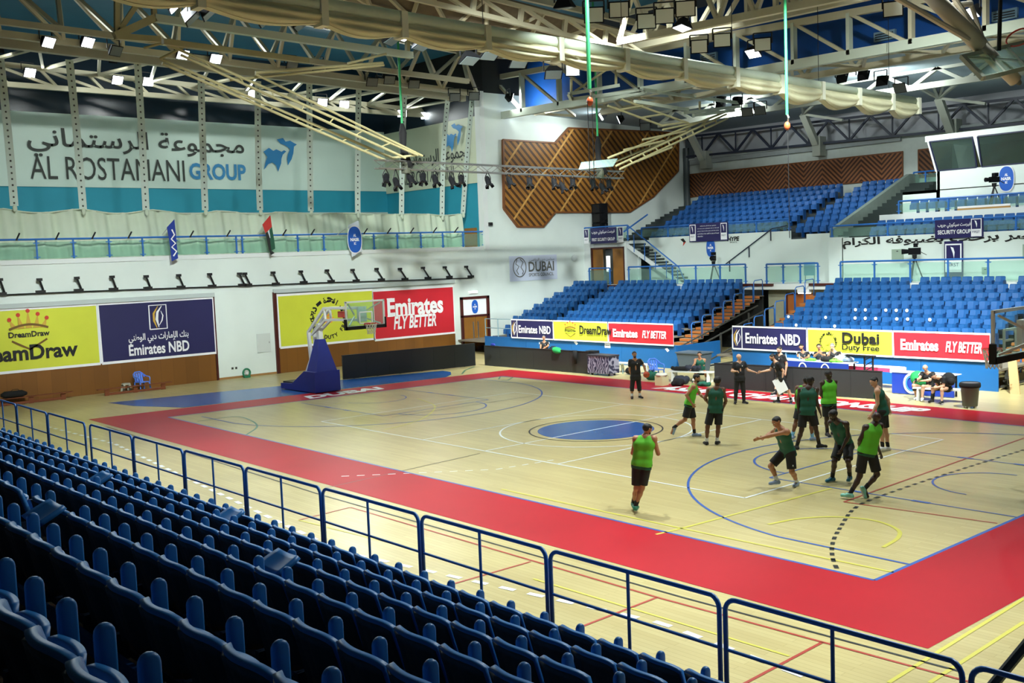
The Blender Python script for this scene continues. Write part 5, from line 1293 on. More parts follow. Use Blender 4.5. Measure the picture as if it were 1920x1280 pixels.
# purlins under the roof sheets
for k, x in enumerate((-19, -15.5, -12, -5, -1.5, 2, 6, 10)):
    MB().bar((x, -14, 17.6), (x, 20.4, 16.4), 0.20, 0.26).build('roof_purlin', CREAM, None, 'cream purlin under the roof sheets, %s from the west' % nth(k + 1), 'roof beam', 'purlins under the roof sheets')
t = thing('roof_bracing', 'flat cream bracing between the pale truss and the beige truss behind it', 'roof truss', (-10, 20, 13.6))
member_web(MB(), ((-24, 18.5, 13.95), (10, 18.5, 13.5)), ((-24, 21.4, 13.7), (10, 21.4, 13.5)), 9, 0.14, 'W', (0, 0, 1)).build('lattice', CREAM, t)
MB().bar((-24, 19.9, 13.9), (10, 19.9, 13.5), 0.1).build('tie', CREAM, t)

# ---- hanging lighting truss
tr = thing('lighting_truss', 'silver box truss hung over the court with black stage lamps below it', 'lighting truss', (-14, 9, 9.5))
a, c = V((-14, 1.67, 9.55)), V((-14, 16.6, 9.42)); o4 = [V((i * 0.15, 0, j * 0.17)) for i, j in ((-1, -1), (1, -1), (1, 1), (-1, 1))]
for o in o4: MB().tube(a + o, c + o, 0.03).build('chord', STEEL, tr)
for i, j in ((0, 1), (1, 2), (2, 3), (3, 0)):
    m = MB(); n = 26
    for k in range(n):
        p, q = (o4[i], o4[j]) if k % 2 == 0 else (o4[j], o4[i]); m.tube(a + (c - a) * (k / n) + p, a + (c - a) * ((k + 1) / n) + q, 0.014, n=5)
    m.build('lattice', STEEL, tr)
for i, p in enumerate([(-13.9,2.096,8.988), (-13.9,2.601,8.819), (-13.9,3.328,8.99), (-13.9,4.007,9.049), (-13.9,4.664,8.993), (-13.9,5.57,8.941), (-13.9,6.114,9.021), (-13.9,7.653,8.979), (-13.9,8.936,9.002), (-13.9,10.196,8.975), (-13.9,11.78,8.978), (-13.9,12.303,8.808), (-13.9,13.032,9), (-13.9,14.435,8.971), (-13.9,15.072,8.797), (-13.9,15.58,8.964)]):
    p = V(p); p.x = -14 + 0.05
    s = thing('stage_lamp', 'black stage lamp under the hanging truss, %s from the left' % nth(i + 1), 'stage lamp', p, 'stage lamps of the hanging truss')
    d = V((0.35, 0.25 * ((i % 3) - 1), -0.9)).normalized(); top = V((p.x, p.y, 9.38))
    m = MB(); m.smooth = False; m.lathe(p - d * 0.20, [(0.06, 0), (0.11, 0.08), (0.13, 0.2), (0.13, 0.40)], 12, d); m.build('can', BODY, s)
    MB().lathe(p + d * 0.20, [(0.12, 0.0), (0.12, 0.012)], 12, d).build('lens', M('stage_lens', (40, 44, 48), 0.5), s)
    m = MB(); m.bar(top, p + V((0, 0.16, 0)) + V((0, 0, 0.12)), 0.03); m.bar(p + V((0, 0.16, 0.12)), p + V((0, 0.15, -0.02)), 0.03); m.bar(top, p + V((0, -0.16, 0.12)), 0.03); m.bar(p + V((0, -0.16, 0.12)), p + V((0, -0.15, -0.02)), 0.03); m.build('yoke', BLACKM, s)
    m = MB()
    for k in range(4):
        e = d.cross(V((0, 1, 0))).normalized(); f = d.cross(e); w = (e, f, -e, -f)[k]; x = w.cross(d)
        m.add([p + d * 0.2 + w * 0.13 - x * 0.1, p + d * 0.2 + w * 0.13 + x * 0.1, p + d * 0.34 + w * 0.2 + x * 0.1, p + d * 0.34 + w * 0.2 - x * 0.1], [(0, 1, 2, 3)])
    m.build('barn_doors', BODY, s)
GREEN = M('green_sling', (40, 150, 90), 0.6, noise=0.1, scale=6)
ORNG = M('orange_hook', (200, 90, 50), 0.4)
BAG = M('black_fabric', (14, 14, 16), 0.85)
for lab, top, mid, bag in (('left', (-14,3.055,15.539), (-14,3.078,11.149), 3.05), ('right', (-14,14.871,17.928), (-14,14.926,10.86), 14.75)):
    w = 'over the corner sign' if lab == 'left' else 'before the timber panel'
    t = thing('chain_hoist', 'green sling and black chain bag holding the lighting truss ' + w, 'hoist', (-14, bag, 9.6))
    MB().tube((-14, mid[1], 10.9), (-14, top[1], 18), 0.05).build('green_sling', GREEN, t)
    m = MB(); m.smooth = True; m.path([(-14, mid[1], 11.3), (-14, mid[1] + 0.02, 10.9), (-14, mid[1], 10.3), (-14, mid[1] + 0.06, 9.9), (-14.0, mid[1] + (0.2 if lab == 'left' else 0.35), 9.45)], [0.07, 0.17, 0.13, 0.2, 0.24], 10); m.build('chain_bag', BAG, t)
    MB().lathe((-14, mid[1] + 0.1, 9.2), [(0.2, 0), (0.2, 0.5)], 10).build('truss_sleeve', M('drab_sleeve', (70, 72, 58), 0.8), t)
for lab, x, y, z0, z1 in (('orange chain hoist on a thick green sling above the timber panel', 1.2, (1.2,-1.013,9.892)[1], (1.2,-1.013,9.892)[2], 0), ('orange hook on a long green sling hanging before the back gallery', 3, (3,6.168,9.347)[1], (3,6.168,9.347)[2], 0)):
    t = thing('crane_hook', lab, 'hook', (x, y, z0))
    MB().tube((x, y, z0 + 0.35), (x, y, 17.9), 0.06 if x < 2 else 0.045).build('green_sling', GREEN, t)
    m = MB(); m.smooth = True; m.sphere((x, y, z0), 0.10, s=(1, 1, 1.4)); m.build('hook_block', ORNG, t)
    MB().path([(x, y, z0 + 0.38), (x + 0.06, y, z0 + 0.26), (x, y + 0.04, z0 + 0.14)], 0.03).build('hook', STEEL, t)
    for dy in ((-0.1, 0.08) if x < 2 else (0.03,)): MB().tube((x, y + dy, z0), (x, y + dy, z0 - (2.4 if x < 2 else 3.6)), 0.012, n=5).build('chain', BLACKM, t)

# ---- folded ceiling backstops
def frame_thing(label, m, loc, parts):
    t = thing('ceiling_backstop', label, 'basketball backstop', loc)
    for nm, segs, r in parts:
        for p, q in segs: MB().tube(p, q, r, n=8).build('rung' if nm == 'rungs' else nm, m, t)
    return t
def ladder(A, B, n):
    A0, A1, B0, B1 = (V(q) for q in (A[0], A[1], B[0], B[1]))
    return [(A0, A1), (B0, B1)], [(A0 + (A1 - A0) * (k / n), B0 + (B1 - B0) * (k / n)) for k in range(1, n)]
L1 = ladder(((-13.2,-7.373,13.377), (-13.2,3.211,9.91)), ((-13.2,-6.925,13.069), (-13.2,2.601,9.757)), 8)
L2 = ladder(((-13.9,-7.398,13.01), (-13.9,2.494,9.798)), ((-13.9,-7.331,12.848), (-13.9,2.058,9.718)), 9)
t = frame_thing('yellowish folded ceiling backstop sloping down to the hanging truss at its left end', CREAM2, (-13,-4.132,12.658), [
    ('mast_rail', L1[0], 0.055), ('mast_rail', L2[0], 0.055), ('rungs', L1[1] + L2[1], 0.03),
    ('brace_rail', [((-12.8,-4.263,12.558), (-13.2,3.486,9.874))], 0.05), ('brace', [((-12.8,-4.259,12.617), (-12.8,1.428,13.476))], 0.06), ('brace', [((-12.6,-0.37,13.262), (-12.6,1.466,13.806))], 0.05), ('brace', [((-13.5,-4.971,12.394), (-12.6,1.337,13.352))], 0.05), ('cross_tie', [((-13.9,-7.398,13.01), (-13.2,-6.787,13.361)), ((-13.9,-7.958,13.329), (-13.2,-7.166,13.564)), ((-13.9,2.414,9.818), (-13.2,3.294,9.912))], 0.05)])
t = thing('backstop_frame', 'square cream ceiling frame carrying the west folded backstop', 'ceiling frame', (-13,-7.899,14.196))
MB().bar((-13,-7.899,14.196), (-13,3.022,13.957), 0.26, 0.26).build('beam', CREAM3, t); MB().bar((-13,-9.317,13.429), (-13,-7.899,14.196), 0.26, 0.26).build('beam', CREAM2, t)
MB().bar((-13,-9.317,13.429), (-13,-7.738,13.487), 0.2, 0.2).build('beam', CREAM2, t); MB().bar((-13,-7.646,13.424), (-13,-1.891,13.291), 0.2, 0.2).build('beam', CREAM2, t)
for p, q in (((-13,-9.242,13.472), (-13,-9.137,15.005)), ((-13,-7.899,14.196), (-13,-7.87,15.176)), ((-13,-9.18,13.585), (-13,-8.367,14.751)), ((-13,2.807,13.98), (-13,2.896,15.545))): MB().bar(p, q, 0.16, 0.16).build('hanger', CREAM2, t)
L1 = ladder(((-13,14.577,10.122), (-13,24.162,12.972)), ((-13.4,15.37,9.975), (-13.4,23.492,12.465)), 6)
L2 = ladder(((-12.6,14.961,9.553), (-12.6,23.575,12.486)), ((-12.8,14.916,9.725), (-12.8,23.752,12.75)), 9)
t = frame_thing('yellowish folded ceiling backstop sloping down to the hanging truss at its right end', CREAM2, (-13,19.012,11.79), [
    ('mast_rail', L1[0], 0.055), ('mast_rail', L2[0], 0.055), ('rungs', L1[1] + L2[1], 0.045), ('extra_rail', [((-12.5,16.183,9.968), (-12.5,18.802,10.75))], 0.05),
    ('brace', [((-13,14.689,12.653), (-13,18.724,11.884))], 0.06), ('brace', [((-13,15.655,13.027), (-13,20.777,12.129))], 0.06), ('cross_tie', [((-13,16.988,12.192), (-13,18.748,12.481)), ((-13,18.642,11.907), (-13,20.648,12.177)), ((-13,15.44,12.494), (-13,17.214,12.815)), ((-13,18.716,11.694), (-13,22.294,12.351)), ((-13,17.142,11.111), (-13,20.499,11.699)), ((-13,15.74,10.552), (-13,18.776,11.127)), ((-13,21.99,12.643), (-13,24.162,12.972))], 0.055)])
BBG = glass('backboard_glass', (190, 215, 210), 0.30)
MB().prism([(-13,12.726,9.835), (-13,15.258,10.091), (-12.6,14.513,9.67), (-12.6,12.135,9.457)], (0, 0, 0.03)).build('backboard', BBG, t)
t = thing('backstop_frame', 'pale ceiling frame carrying the folded backstop before the timber panel', 'ceiling frame', (-13,14.336,13.091))
for p, q in (((-13,12.06,13.031), (-13,15.493,13.689)), ((-13,12.154,12.789), (-13,17.045,13.544)), ((-13,12.06,13.031), (-13,12.224,12.769)), ((-13,14.326,12.886), (-13,17.363,13.514)), ((-13,20.319,12.628), (-13,25.856,13.368)), ((-13,21.188,12.568), (-13,24.686,13.033)), ((-13,17.207,13.609), (-13,25.469,13.46)), ((-13,16.626,12.988), (-13,20.76,12.821))): MB().bar(p, q, 0.16, 0.16).build('beam', CREAM3, t)
for p, q in (((-13,12.201,13.041), (-13,12.234,13.738)), ((-13,15.301,13.675), (-13,15.349,14.761)), ((-13,12.201,13.041), (-13,15.349,14.761)), ((-13,21.725,12.712), (-13,21.748,13.329))): MB().bar(p, q, 0.09, 0.09).build('hanger', CREAM2, t)
# the near one at the upper right: thick mast, glass board seen from below
t = thing('ceiling_backstop', 'folded ceiling backstop at the upper right with thick mast and glass board', 'basketball backstop', (14.708,-5.087,8.591))
MAST = M('mast_paint', (196, 190, 176), 0.45)
m = MB(); m.smooth = True; m.tube((14.098,-6.165,9.631), (14.554,-5.183,8.732), 0.135, n=14); m.build('mast', MAST, t)
m = MB(); m.smooth = True; m.tube((14.52,-5.207,8.78), (14.849,-4.515,8.164), 0.115, n=14); m.lathe((14.849,-4.515,8.164), [(0.09, 0), (0.115, 0.02)], 14, (14.849,-4.515,8.164)); m.build('mast_sleeve', MAST, t)
for p, q, r in (((13.924,-6.795,9.456), (14.483,-5.457,8.822), 0.05), ((14.25,-5.498,9.557), (14.533,-4.861,8.75), 0.05), ((14.286,-5.038,9.608), (14.491,-4.89,8.808), 0.04), ((14.089,-5.55,9.433), (14.364,-5.086,9.48), 0.05)): MB().tube(p, q, r).build('stay_rod', MAST, t)
bb = [(14.461,-5.639,8.528), (14.82,-3.983,8.879), (15.222,-4.18,8.43), (14.896,-5.809,8.089)]
MB().prism(bb, (0, 0, 0.03)).build('backboard', BBG, t)
m = MB()
for p, q in zip(bb, bb[1:] + bb[:1]): m.bar(p, q, 0.09, 0.07)
m.build('board_frame', CREAM3, t)
m = MB()
for s in (0.33, 0.66): m.bar(V(bb[0]).lerp(V(bb[1]), s), V(bb[3]).lerp(V(bb[2]), s), 0.05)
m.bar(V(bb[0]), V(bb[2]), 0.04); m.build('board_brace', CREAM3, t)
m = MB(); c = V((14.861,-4.375,8.706)); m.path([c + V((0.225 * math.cos(a * PI / 9), 0.12 * math.sin(a * PI / 9), 0.16 * math.sin(a * PI / 9) + 0.2)) for a in range(19)], 0.015); m.build('rim', M('rim_red', (215, 60, 40), 0.4), t)
MB().tube((14.807,-5.048,8.622), (14.895,-5.184,9.507), 0.035).build('drop_tube', BLACKM, t)
# roof vents between the blue sheets
for i, p in enumerate(((-10.925,20,15.108), (-13.568,20,14.612), (3.848,20,14.33), (-1.326,20,14.453))):
    t = thing('air_vent', 'flat slotted air vent in the blue roof, %s from the west wall' % nth(i + 1 if i > 1 else 2 - i), 'vent', p, 'air vents in the blue roof')
    MB().box((p[0] - 0.5, p[1] - 0.1, p[2] - 0.2), (p[0] + 0.5, p[1] + 0.05, p[2] + 0.2)).build('frame', M('vent_grey', (110, 140, 160), 0.5), t)
    for j in range(3): MB().box((p[0] - 0.42, p[1] - 0.13, p[2] - 0.14 + 0.1 * j), (p[0] + 0.42, p[1] - 0.1, p[2] - 0.10 + 0.1 * j)).build('slat', BLACKM, t)

# ================================================================ OBJECTS ON AND ROUND THE COURT
LEDM = M('led_board_dark', (44, 46, 46), 0.55, noise=0.04, scale=2)
LEDM2 = M('led_board_black', (14, 19, 22), 0.5)
def led(label, p, q, h, m, mods):
    """Row of thin black boards on feet from P to Q."""
    p, q = Vector((p[0], p[1], 0)), Vector((q[0], q[1], 0)); d = (q - p); n = Vector((-d.y, d.x, 0)).normalized()
    if n.y < 0 and abs(n.y) > abs(n.x): n = -n
    if abs(n.x) > abs(n.y) and n.x > 0: n = -n
    t = thing('display_board', label, 'board', (p + q) / 2)
    for i in range(mods):
        a, c = p + d * (i / mods), p + d * ((i + 1) / mods); g = d.normalized() * 0.004
        MB().prism([a + g + Vector((0, 0, 0.02)), c - g + Vector((0, 0, 0.02)), c - g + Vector((0, 0, h)), a + g + Vector((0, 0, h))], n * 0.09).build('screen_panel', m, t)
        mid = (a + c) / 2
        MB().prism([mid + n * 0.09 - d.normalized() * 0.03, mid + n * 0.55 - d.normalized() * 0.03, mid + n * 0.09 - d.normalized() * 0.03 + Vector((0, 0, h * 0.8))], d.normalized() * 0.06).build('rear_leg', BLACKM, t)
    MB().bar(p + n * 0.05 + Vector((0, 0, h + 0.015)), q + n * 0.05 + Vector((0, 0, h + 0.015)), 0.12, 0.03).build('top_pad', M('pad_black', (20, 20, 22), 0.8), t)
    return t
led('long black board along the baseline behind the far basket', (-19.522,2.943,0), (-18.668,10.292,0), 1.13, LEDM2, 6)
led('long dark grey board before the west tribune, black sock hung over it', (-18.332,10.617,0), (-10.899,10.666,0), 1.0, LEDM, 6)
led('dark grey board between the coach and the seated pair', (-3.011,9.778,0), (3.788,10.418,0), 0.97, LEDM, 6)
# ---- the two portable baskets (mirror images)
PADB = M('blue_pad', (24, 40, 132), 0.45, noise=0.05)
WHM = M('white_steel', (218, 222, 220), 0.4)
RIMR = M('rim_orange_red', (214, 52, 36), 0.4)
NET = M('net_white', (226, 224, 216), 0.8)
BGL = glass('board_clear_glass', (205, 225, 220), 0.10)
def basket(s, label):
    X = lambda x, y, z: (s * x, y, z)
    t = thing('basketball_stand', label, 'basketball stand', X(17, 0, 0))
    MB().prism([X(16.0, -0.62, 0.04), X(16.0, -0.62, 0.92), X(16.9, -0.62, 0.92), X(18.0, -0.62, 0.32), X(19.0, -0.62, 0.28), X(19.0, -0.62, 0.04)], (0, 1.24, 0)).build('base_pad', PADB, t)
    MB().box(X(16.9, -0.5, 0.28), X(19.0, 0.5, 0.36)).build('weight_plate', BLACKM, t)
    MB().add([X(16.02, -0.5, 0.92), X(16.02, 0.5, 0.92), X(16.85, 0.5, 0.92), X(16.85, -0.5, 0.92), X(16.30, -0.16, 2.28), X(16.30, 0.16, 2.28), X(16.62, 0.16, 2.28), X(16.62, -0.16, 2.28)], [(0, 3, 2, 1), (4, 5, 6, 7), (0, 1, 5, 4), (1, 2, 6, 5), (2, 3, 7, 6), (3, 0, 4, 7)]).build('mast_pad', PADB, t)
    MB().box(X(16.36, -0.10, 2.2), X(16.56, 0.10, 2.95)).build('mast', WHM, t)
    for y in (-0.14, 0.14):
        MB().bar(X(17.2, y, 2.55), X(15.75, y, 3.62), 0.10, 0.10).build('boom_arm', WHM, t); MB().bar(X(15.75, y, 3.62), X(13.0, y, 3.66), 0.10, 0.10).build('boom_arm', WHM, t)
        MB().bar(X(16.9, y, 2.45), X(15.7, y, 3.12), 0.09, 0.09).build('boom_arm', WHM, t); MB().bar(X(15.7, y, 3.12), X(13.0, y, 3.18), 0.09, 0.09).build('boom_arm', WHM, t)
        MB().bar(X(17.15, y, 2.55), X(17.0, y, 0.9), 0.13, 0.13).build('rear_strut', WHM, t)
        MB().bar(X(17.6, y * 2.4, 0.3), X(17.05, y, 1.5), 0.06).build('thin_strut', WHM, t)
        MB().bar(X(15.75, y, 3.62), X(15.7, y, 3.12), 0.08).build('boom_tie', WHM, t)
    MB().box(X(13.02, -0.2, 3.1), X(13.12, 0.2, 3.72)).build('board_mount', WHM, t)
    for y in (-0.75, 0.75): MB().bar(X(13.4, y * 0.2, 3.4), X(12.86, y, 3.85), 0.05).build('board_brace', WHM, t); MB().bar(X(13.4, y * 0.2, 3.3), X(12.86, y, 3.0), 0.05).build('board_brace', WHM, t)
    for y in (-0.3,): MB().box(X(14.3, -0.1, 3.25), X(14.75, 0.1, 3.5)).build('boom_label', M('red_label', (190, 70, 60), 0.5), t)
    bd = MB().box(X(12.80, -0.9, 2.9), X(12.83, 0.9, 3.95)).build('backboard', BGL, t)
    f = MB()
    for y in (-0.9, 0.9): f.box(X(12.79, y - 0.035, 2.9), X(12.85, y + 0.035, 3.95))
    for z in (2.93, 3.93): f.box(X(12.79, -0.93, z - 0.035), X(12.85, 0.93, z + 0.035))
    f.build('board_edge_frame', WHM, bd)
    k = MB()
    for a, c in (((-0.295, 3.05), (0.295, 3.05)), ((-0.295, 3.50), (0.295, 3.50)), ((-0.295, 3.05), (-0.295, 3.50)), ((0.295, 3.05), (0.295, 3.50))): k.bar(X(12.785, a[0], a[1]), X(12.785, c[0], c[1]), 0.045, 0.045, (1, 0, 0))
    k.build('target_square', INKW, bd)
    MB().box(X(12.76, -0.96, 2.82), X(12.90, 0.96, 2.96)).box(X(12.76, -0.97, 2.82), X(12.90, -0.90, 3.25)).box(X(12.76, 0.90, 2.82), X(12.90, 0.97, 3.25)).build('board_padding', BAG, t)
    m = MB(); m.smooth = True; m.path([X(12.425 + 0.225 * math.cos(a * PI / 12), 0.225 * math.sin(a * PI / 12), 3.05) for a in range(25)], 0.012, 6); rim = m.build('rim', RIMR, t)
    MB().box(X(12.78, -0.10, 2.98), X(12.64, 0.10, 3.06)).build('rim_bracket', RIMR, rim)
    m = MB(); nn = 12
    for a in range(nn):
        for sgn in (-1, 1):
            pts = []
            for j in range(5):
                r = 0.225 - 0.085 * j / 4 + (0.02 if j == 4 else 0); w = 2 * PI * (a + sgn * j * 0.5) / nn
                pts.append(X(12.425 + r * math.cos(w), r * math.sin(w), 3.04 - 0.105 * j))
            m.path(pts, 0.011, 4)
    m.build('net', NET, t)
basket(-1, 'portable basket with blue padded base standing behind the far baseline')
basket(1, 'portable basket at the photo edge, glass board and net before the red banner')
# ---- plastic chairs and stools
CHB = M('light_blue_plastic', (96, 142, 238), 0.35)
def plastic_chair(loc, rz, label, m=CHB):
    t = thing('plastic_chair', label, 'chair', loc); R = Matrix.Rotation(rz, 3, 'Z'); o = Vector(loc)
    T = lambda p: o + R @ Vector(p)
    def pr(nm, mk, sm=False):
        mb = MB(); mb.smooth = sm; mk(mb); mb.v = [tuple(T(p)) for p in mb.v]; mb.build(nm, m, t)
    def seat(mb):
        top = [(-0.24, 0.25, 0.44), (0.24, 0.25, 0.44), (0.22, -0.22, 0.42), (-0.22, -0.22, 0.42)]; mb.prism(top, (0, 0, -0.04))
    pr('seat', seat)
    for x, y in ((-0.23, 0.24), (0.23, 0.24), (-0.22, -0.22), (0.22, -0.22)): pr('leg', lambda mb: mb.bar((x, y, 0.42), (x * 1.15, y * 1.15, 0), 0.055, 0.045))
    def back(mb):
        for u in (-0.16, -0.055, 0.055, 0.16): mb.prism([(u - 0.04, -0.22, 0.42), (u + 0.04, -0.22, 0.42), (u * 1.1 + 0.04, -0.31, 0.80), (u * 1.1 - 0.04, -0.31, 0.80)], (0, -0.02, 0))
        mb.path([(-0.26, -0.20, 0.62), (-0.24, -0.28, 0.76), (-0.12, -0.33, 0.86), (0.12, -0.33, 0.86), (0.24, -0.28, 0.76), (0.26, -0.20, 0.62)], 0.032, 6)
    pr('backrest', back)
    for x in (-1, 1): pr('armrest', lambda mb: mb.path([(x * 0.24, -0.27, 0.76), (x * 0.28, -0.1, 0.66), (x * 0.28, 0.16, 0.64), (x * 0.26, 0.26, 0.60), (x * 0.25, 0.26, 0.42)], 0.026, 6), True)
    return t
plastic_chair((-24.45, -4.75, 0), math.radians(-80), 'light blue plastic armchair by the timber dado under the navy banner')
plastic_chair(((-6.944,10.504,0)[0], (-6.944,10.504,0)[1] + 0.3, 0), math.radians(250), 'light blue plastic armchair beside the standing man with the ball')
plastic_chair((0.75, 13.25, 0), math.radians(190), 'pale blue plastic chair behind the third seated official', M('pale_blue_plastic', (120, 158, 226), 0.35))
for i, (x, lab) in enumerate(((-1.0, 'first'), (-0.2, 'second'))): plastic_chair((x, 13.2, 0), math.radians(185), 'black chair under the %s official behind the blue table' % lab, M('black_plastic', (24, 24, 26), 0.5))
plastic_chair((-15.75, 12.75, 0), math.radians(185), 'black chair under the official behind the long black board', M('black_plastic'))
CREAMP = M('cream_plastic', (226, 218, 170), 0.4)
def stool(loc, label, h=0.45, m=CREAMP, w=0.17):
    t = thing('stool', label, 'stool', loc); x, y, z = loc
    mb = MB(); mb.smooth = False; mb.lathe((x, y, h - 0.06), [(w * 1.15, 0), (w * 1.2, 0.02), (w * 1.15, 0.06)], 10); mb.build('seat', m, t)
    for a in range(4):
        c, s = math.cos(PI / 4 + a * PI / 2), math.sin(PI / 4 + a * PI / 2)
        MB().bar((x + c * w, y + s * w, h - 0.05), (x + c * w * 1.35, y + s * w * 1.35, z), 0.09, 0.03).build('leg', m, t)
    return t
stool((-24.55, -5.45, 0), 'grey-white plastic stool beside the blue armchair under the navy banner', 0.42, M('grey_white_plastic', (178, 178, 160), 0.5))
t = thing('cooler_box', 'cream plastic box stool with a white lid at the edge of the red border', 'box', (-5.393,9.369,0)); x, y, z = (-5.393,9.369,0)
MB().box((x - 0.2, y - 0.2, 0), (x + 0.2, y + 0.2, 0.40)).build('body', CREAMP, t); m = MB(); m.smooth = True; m.lathe((x, y, 0.40), [(0.24, 0), (0.25, 0.05), (0.2, 0.10)], 12); m.build('lid', M('white_lid', (232, 230, 216), 0.4), t)
# ---- benches
BW = M('red_brown_bench', (120, 62, 30), 0.5)
def low_bench(p, q, label):
    p, q = Vector(p), Vector(q); d = (q - p).normalized(); t = thing('bench', label, 'bench', (p + q) / 2)
    MB().bar(p + Vector((0, 0, 0.30)), q + Vector((0, 0, 0.30)), 0.24, 0.035).build('seat_plank', BW, t)
    for f in (0.12, 0.5, 0.88):
        c = p + (q - p) * f; MB().bar(c, c + Vector((0, 0, 0.285)), 0.20, 0.06).build('leg', BW, t)
    MB().bar(p + (q - p) * 0.12 + Vector((0, 0, 0.07)), q + (p - q) * 0.12 + Vector((0, 0, 0.07)), 0.05, 0.10).build('stretcher', BW, t)
low_bench((-24.6, -11.3, 0), (-24.6, -7.8, 0), 'low red-brown bench with a dark bag at the left frame edge')
low_bench((-24.1, -6.9, 0), (-24.1, -3.5, 0), 'low red-brown bench in front of the blue plastic armchair')
t = thing('sports_bag', 'black sports bag lying on the low bench at the left frame edge', 'bag', (-24.6, -10.2, 0.32))
m = MB(); m.smooth = True; m.path([(-24.6, -10.75, 0.46), (-24.6, -10.6, 0.47), (-24.6, -9.9, 0.47), (-24.6, -9.7, 0.45)], [0.06, 0.15, 0.15, 0.06], 10); m.build('body', BAG, t); m = MB(); m.path([(-24.5, -10.4, 0.58), (-24.45, -10.3, 0.68), (-24.45, -10.1, 0.68), (-24.5, -10.0, 0.58)], 0.012, 5); m.build('handle', BAG, t)
WPL = M('white_plastic', (222, 224, 220), 0.4)
def white_bench(p, q, label):
    p, q = Vector(p), Vector(q); d = (q - p).normalized(); t = thing('white_bench', label, 'bench', (p + q) / 2)
    n = Vector((-d.y, d.x, 0)) * 0.19
    MB().bar(p + Vector((0, 0, 0.43)), q + Vector((0, 0, 0.43)), 0.40, 0.05).build('seat_board', WPL, t)
    for f in (0.10, 0.9):
        c = p + (q - p) * f
        for s in (-1, 1): MB().bar(c + n * 0.7 * s + Vector((0, 0, 0.41)), c + n * s, 0.16, 0.05).build('leg', WPL, t)
    return t
white_bench((4.7, 11.0, 0), (6.6, 11.25, 0), 'white bench under the two seated men in black')
white_bench((-6.0, 10.6, 0), (-4.1, 11.15, 0), 'white bench piled with clothes beside the grey bin')
white_bench((-10.4, 12.0, 0), (-8.2, 12.05, 0), 'white bench before the blue boards, right of the patterned case')
# clothes, bags and bottles round the middle bench
def heap(label, c, sz, m, name='clothes_bundle', cat='clothes', seed=1):
    r = random.Random(seed); c = Vector(c)
    prims = [(tuple(c + Vector((r.uniform(-1, 1) * sz[0], r.uniform(-1, 1) * sz[1], sz[2] * 0.5 + r.uniform(0, 0.3) * sz[2]))), tuple(c + Vector((r.uniform(-1, 1) * sz[0], r.uniform(-1, 1) * sz[1], sz[2] * 0.4))), sz[2] * 0.5, sz[2] * 0.4, 0.05) for _ in range(7)]
    t = thing(name, label, cat, tuple(c))
    v, q = field(prims, 0.02, [lambda X: c.z - X[..., 2]])
    me = bpy.data.meshes.new('cloth'); me.from_pydata((v - np.array(c)).tolist(), [], q.tolist())
    for p in me.polygons: p.use_smooth = True
    me.materials.append(m); ob = bpy.data.objects.new('cloth', me); COL.objects.link(ob); ob.parent = t
    return t
JKT = M('jacket_cloth', (34, 38, 52), 0.8); DGC = M('green_cloth', (24, 96, 76), 0.8); GRC = M('bright_green_cloth', (30, 160, 84), 0.8); LGC = M('lime_cloth', (110, 210, 60), 0.8)
HEAPS = [('black tracksuit jackets heaped on the white bench beside the seated player', (-5.55, 10.72, 0.46), (0.35, 0.1, 0.16), BAG), ('dark blue and white jacket heaped on the middle of the white bench', (-4.95, 10.88, 0.46), (0.3, 0.12, 0.2), JKT),
         ('dark backpack on the floor under the clothes bench', (-5.0, 10.1, 0), (0.25, 0.15, 0.28), JKT), ('dark green shirt lying on the floor before the clothes bench', (-3.9, 10.05, 0), (0.35, 0.12, 0.16), DGC),
         ('black shoe bag on the floor beside the cream box stool', (-4.7, 9.55, 0), (0.22, 0.12, 0.24), BAG), ('dark bag on the floor at the feet of the blue armchair', (-6.9, 10.6, 0), (0.2, 0.14, 0.3), DGC),
         ('black bag on the white bench right of the patterned case', (-9.0, 11.6, 0), (0.3, 0.15, 0.3), BAG), ('bright green shirt hung over the long dark grey board', (-12.95, 10.70, 0.86), (0.22, 0.05, 0.24), GRC),
         ('lime bib lying at the left of the blue table top', (-0.20, 12.2, 1.0), (0.2, 0.1, 0.09), LGC), ('lime bib lying at the right end of the blue table top', (0.95, 12.2, 1.0), (0.3, 0.1, 0.09), LGC),
         ('white and blue towels heaped on the right of the blue table', (1.0, 12.55, 1.0), (0.32, 0.12, 0.2), M('towel_blue_white', (190, 206, 226), 0.8)), ('black bag on the blue table before the third official', (0.45, 12.25, 1.0), (0.22, 0.1, 0.18), BAG),
         ('green cloth behind the bald man seated on the white bench', (4.75, 11.3, 0.46), (0.2, 0.12, 0.42), GRC)]
def make_heaps():
    for i, (lab, c, sz, m) in enumerate(HEAPS):
        nm = 'backpack' if 'backpack' in lab else 'bag' if 'bag' in lab else 'shirt' if 'shirt' in lab else 'bib' if 'bib' in lab else 'towel' if 'towel' in lab else 'jacket' if 'jacket' in lab else 'cloth_piece'
        heap(lab, c, sz, m, nm, 'bag' if 'bag' in lab or 'backpack' in lab else 'clothes', i + 2)
t = thing('hanging_sock', 'black sock hanging over the long dark grey board', 'sock', ((-11.671,10.6,0.681)[0], 10.6, 0.5))
m = MB(); m.smooth = True; x = (-11.671,10.6,0.681)[0]; m.prism([(x - 0.13, 10.6, 1.06), (x + 0.13, 10.6, 1.06), (x + 0.09, 10.6, 0.45), (x - 0.06, 10.6, 0.42)], (0, -0.04, 0)); m.build('sock_cloth', BAG, t)
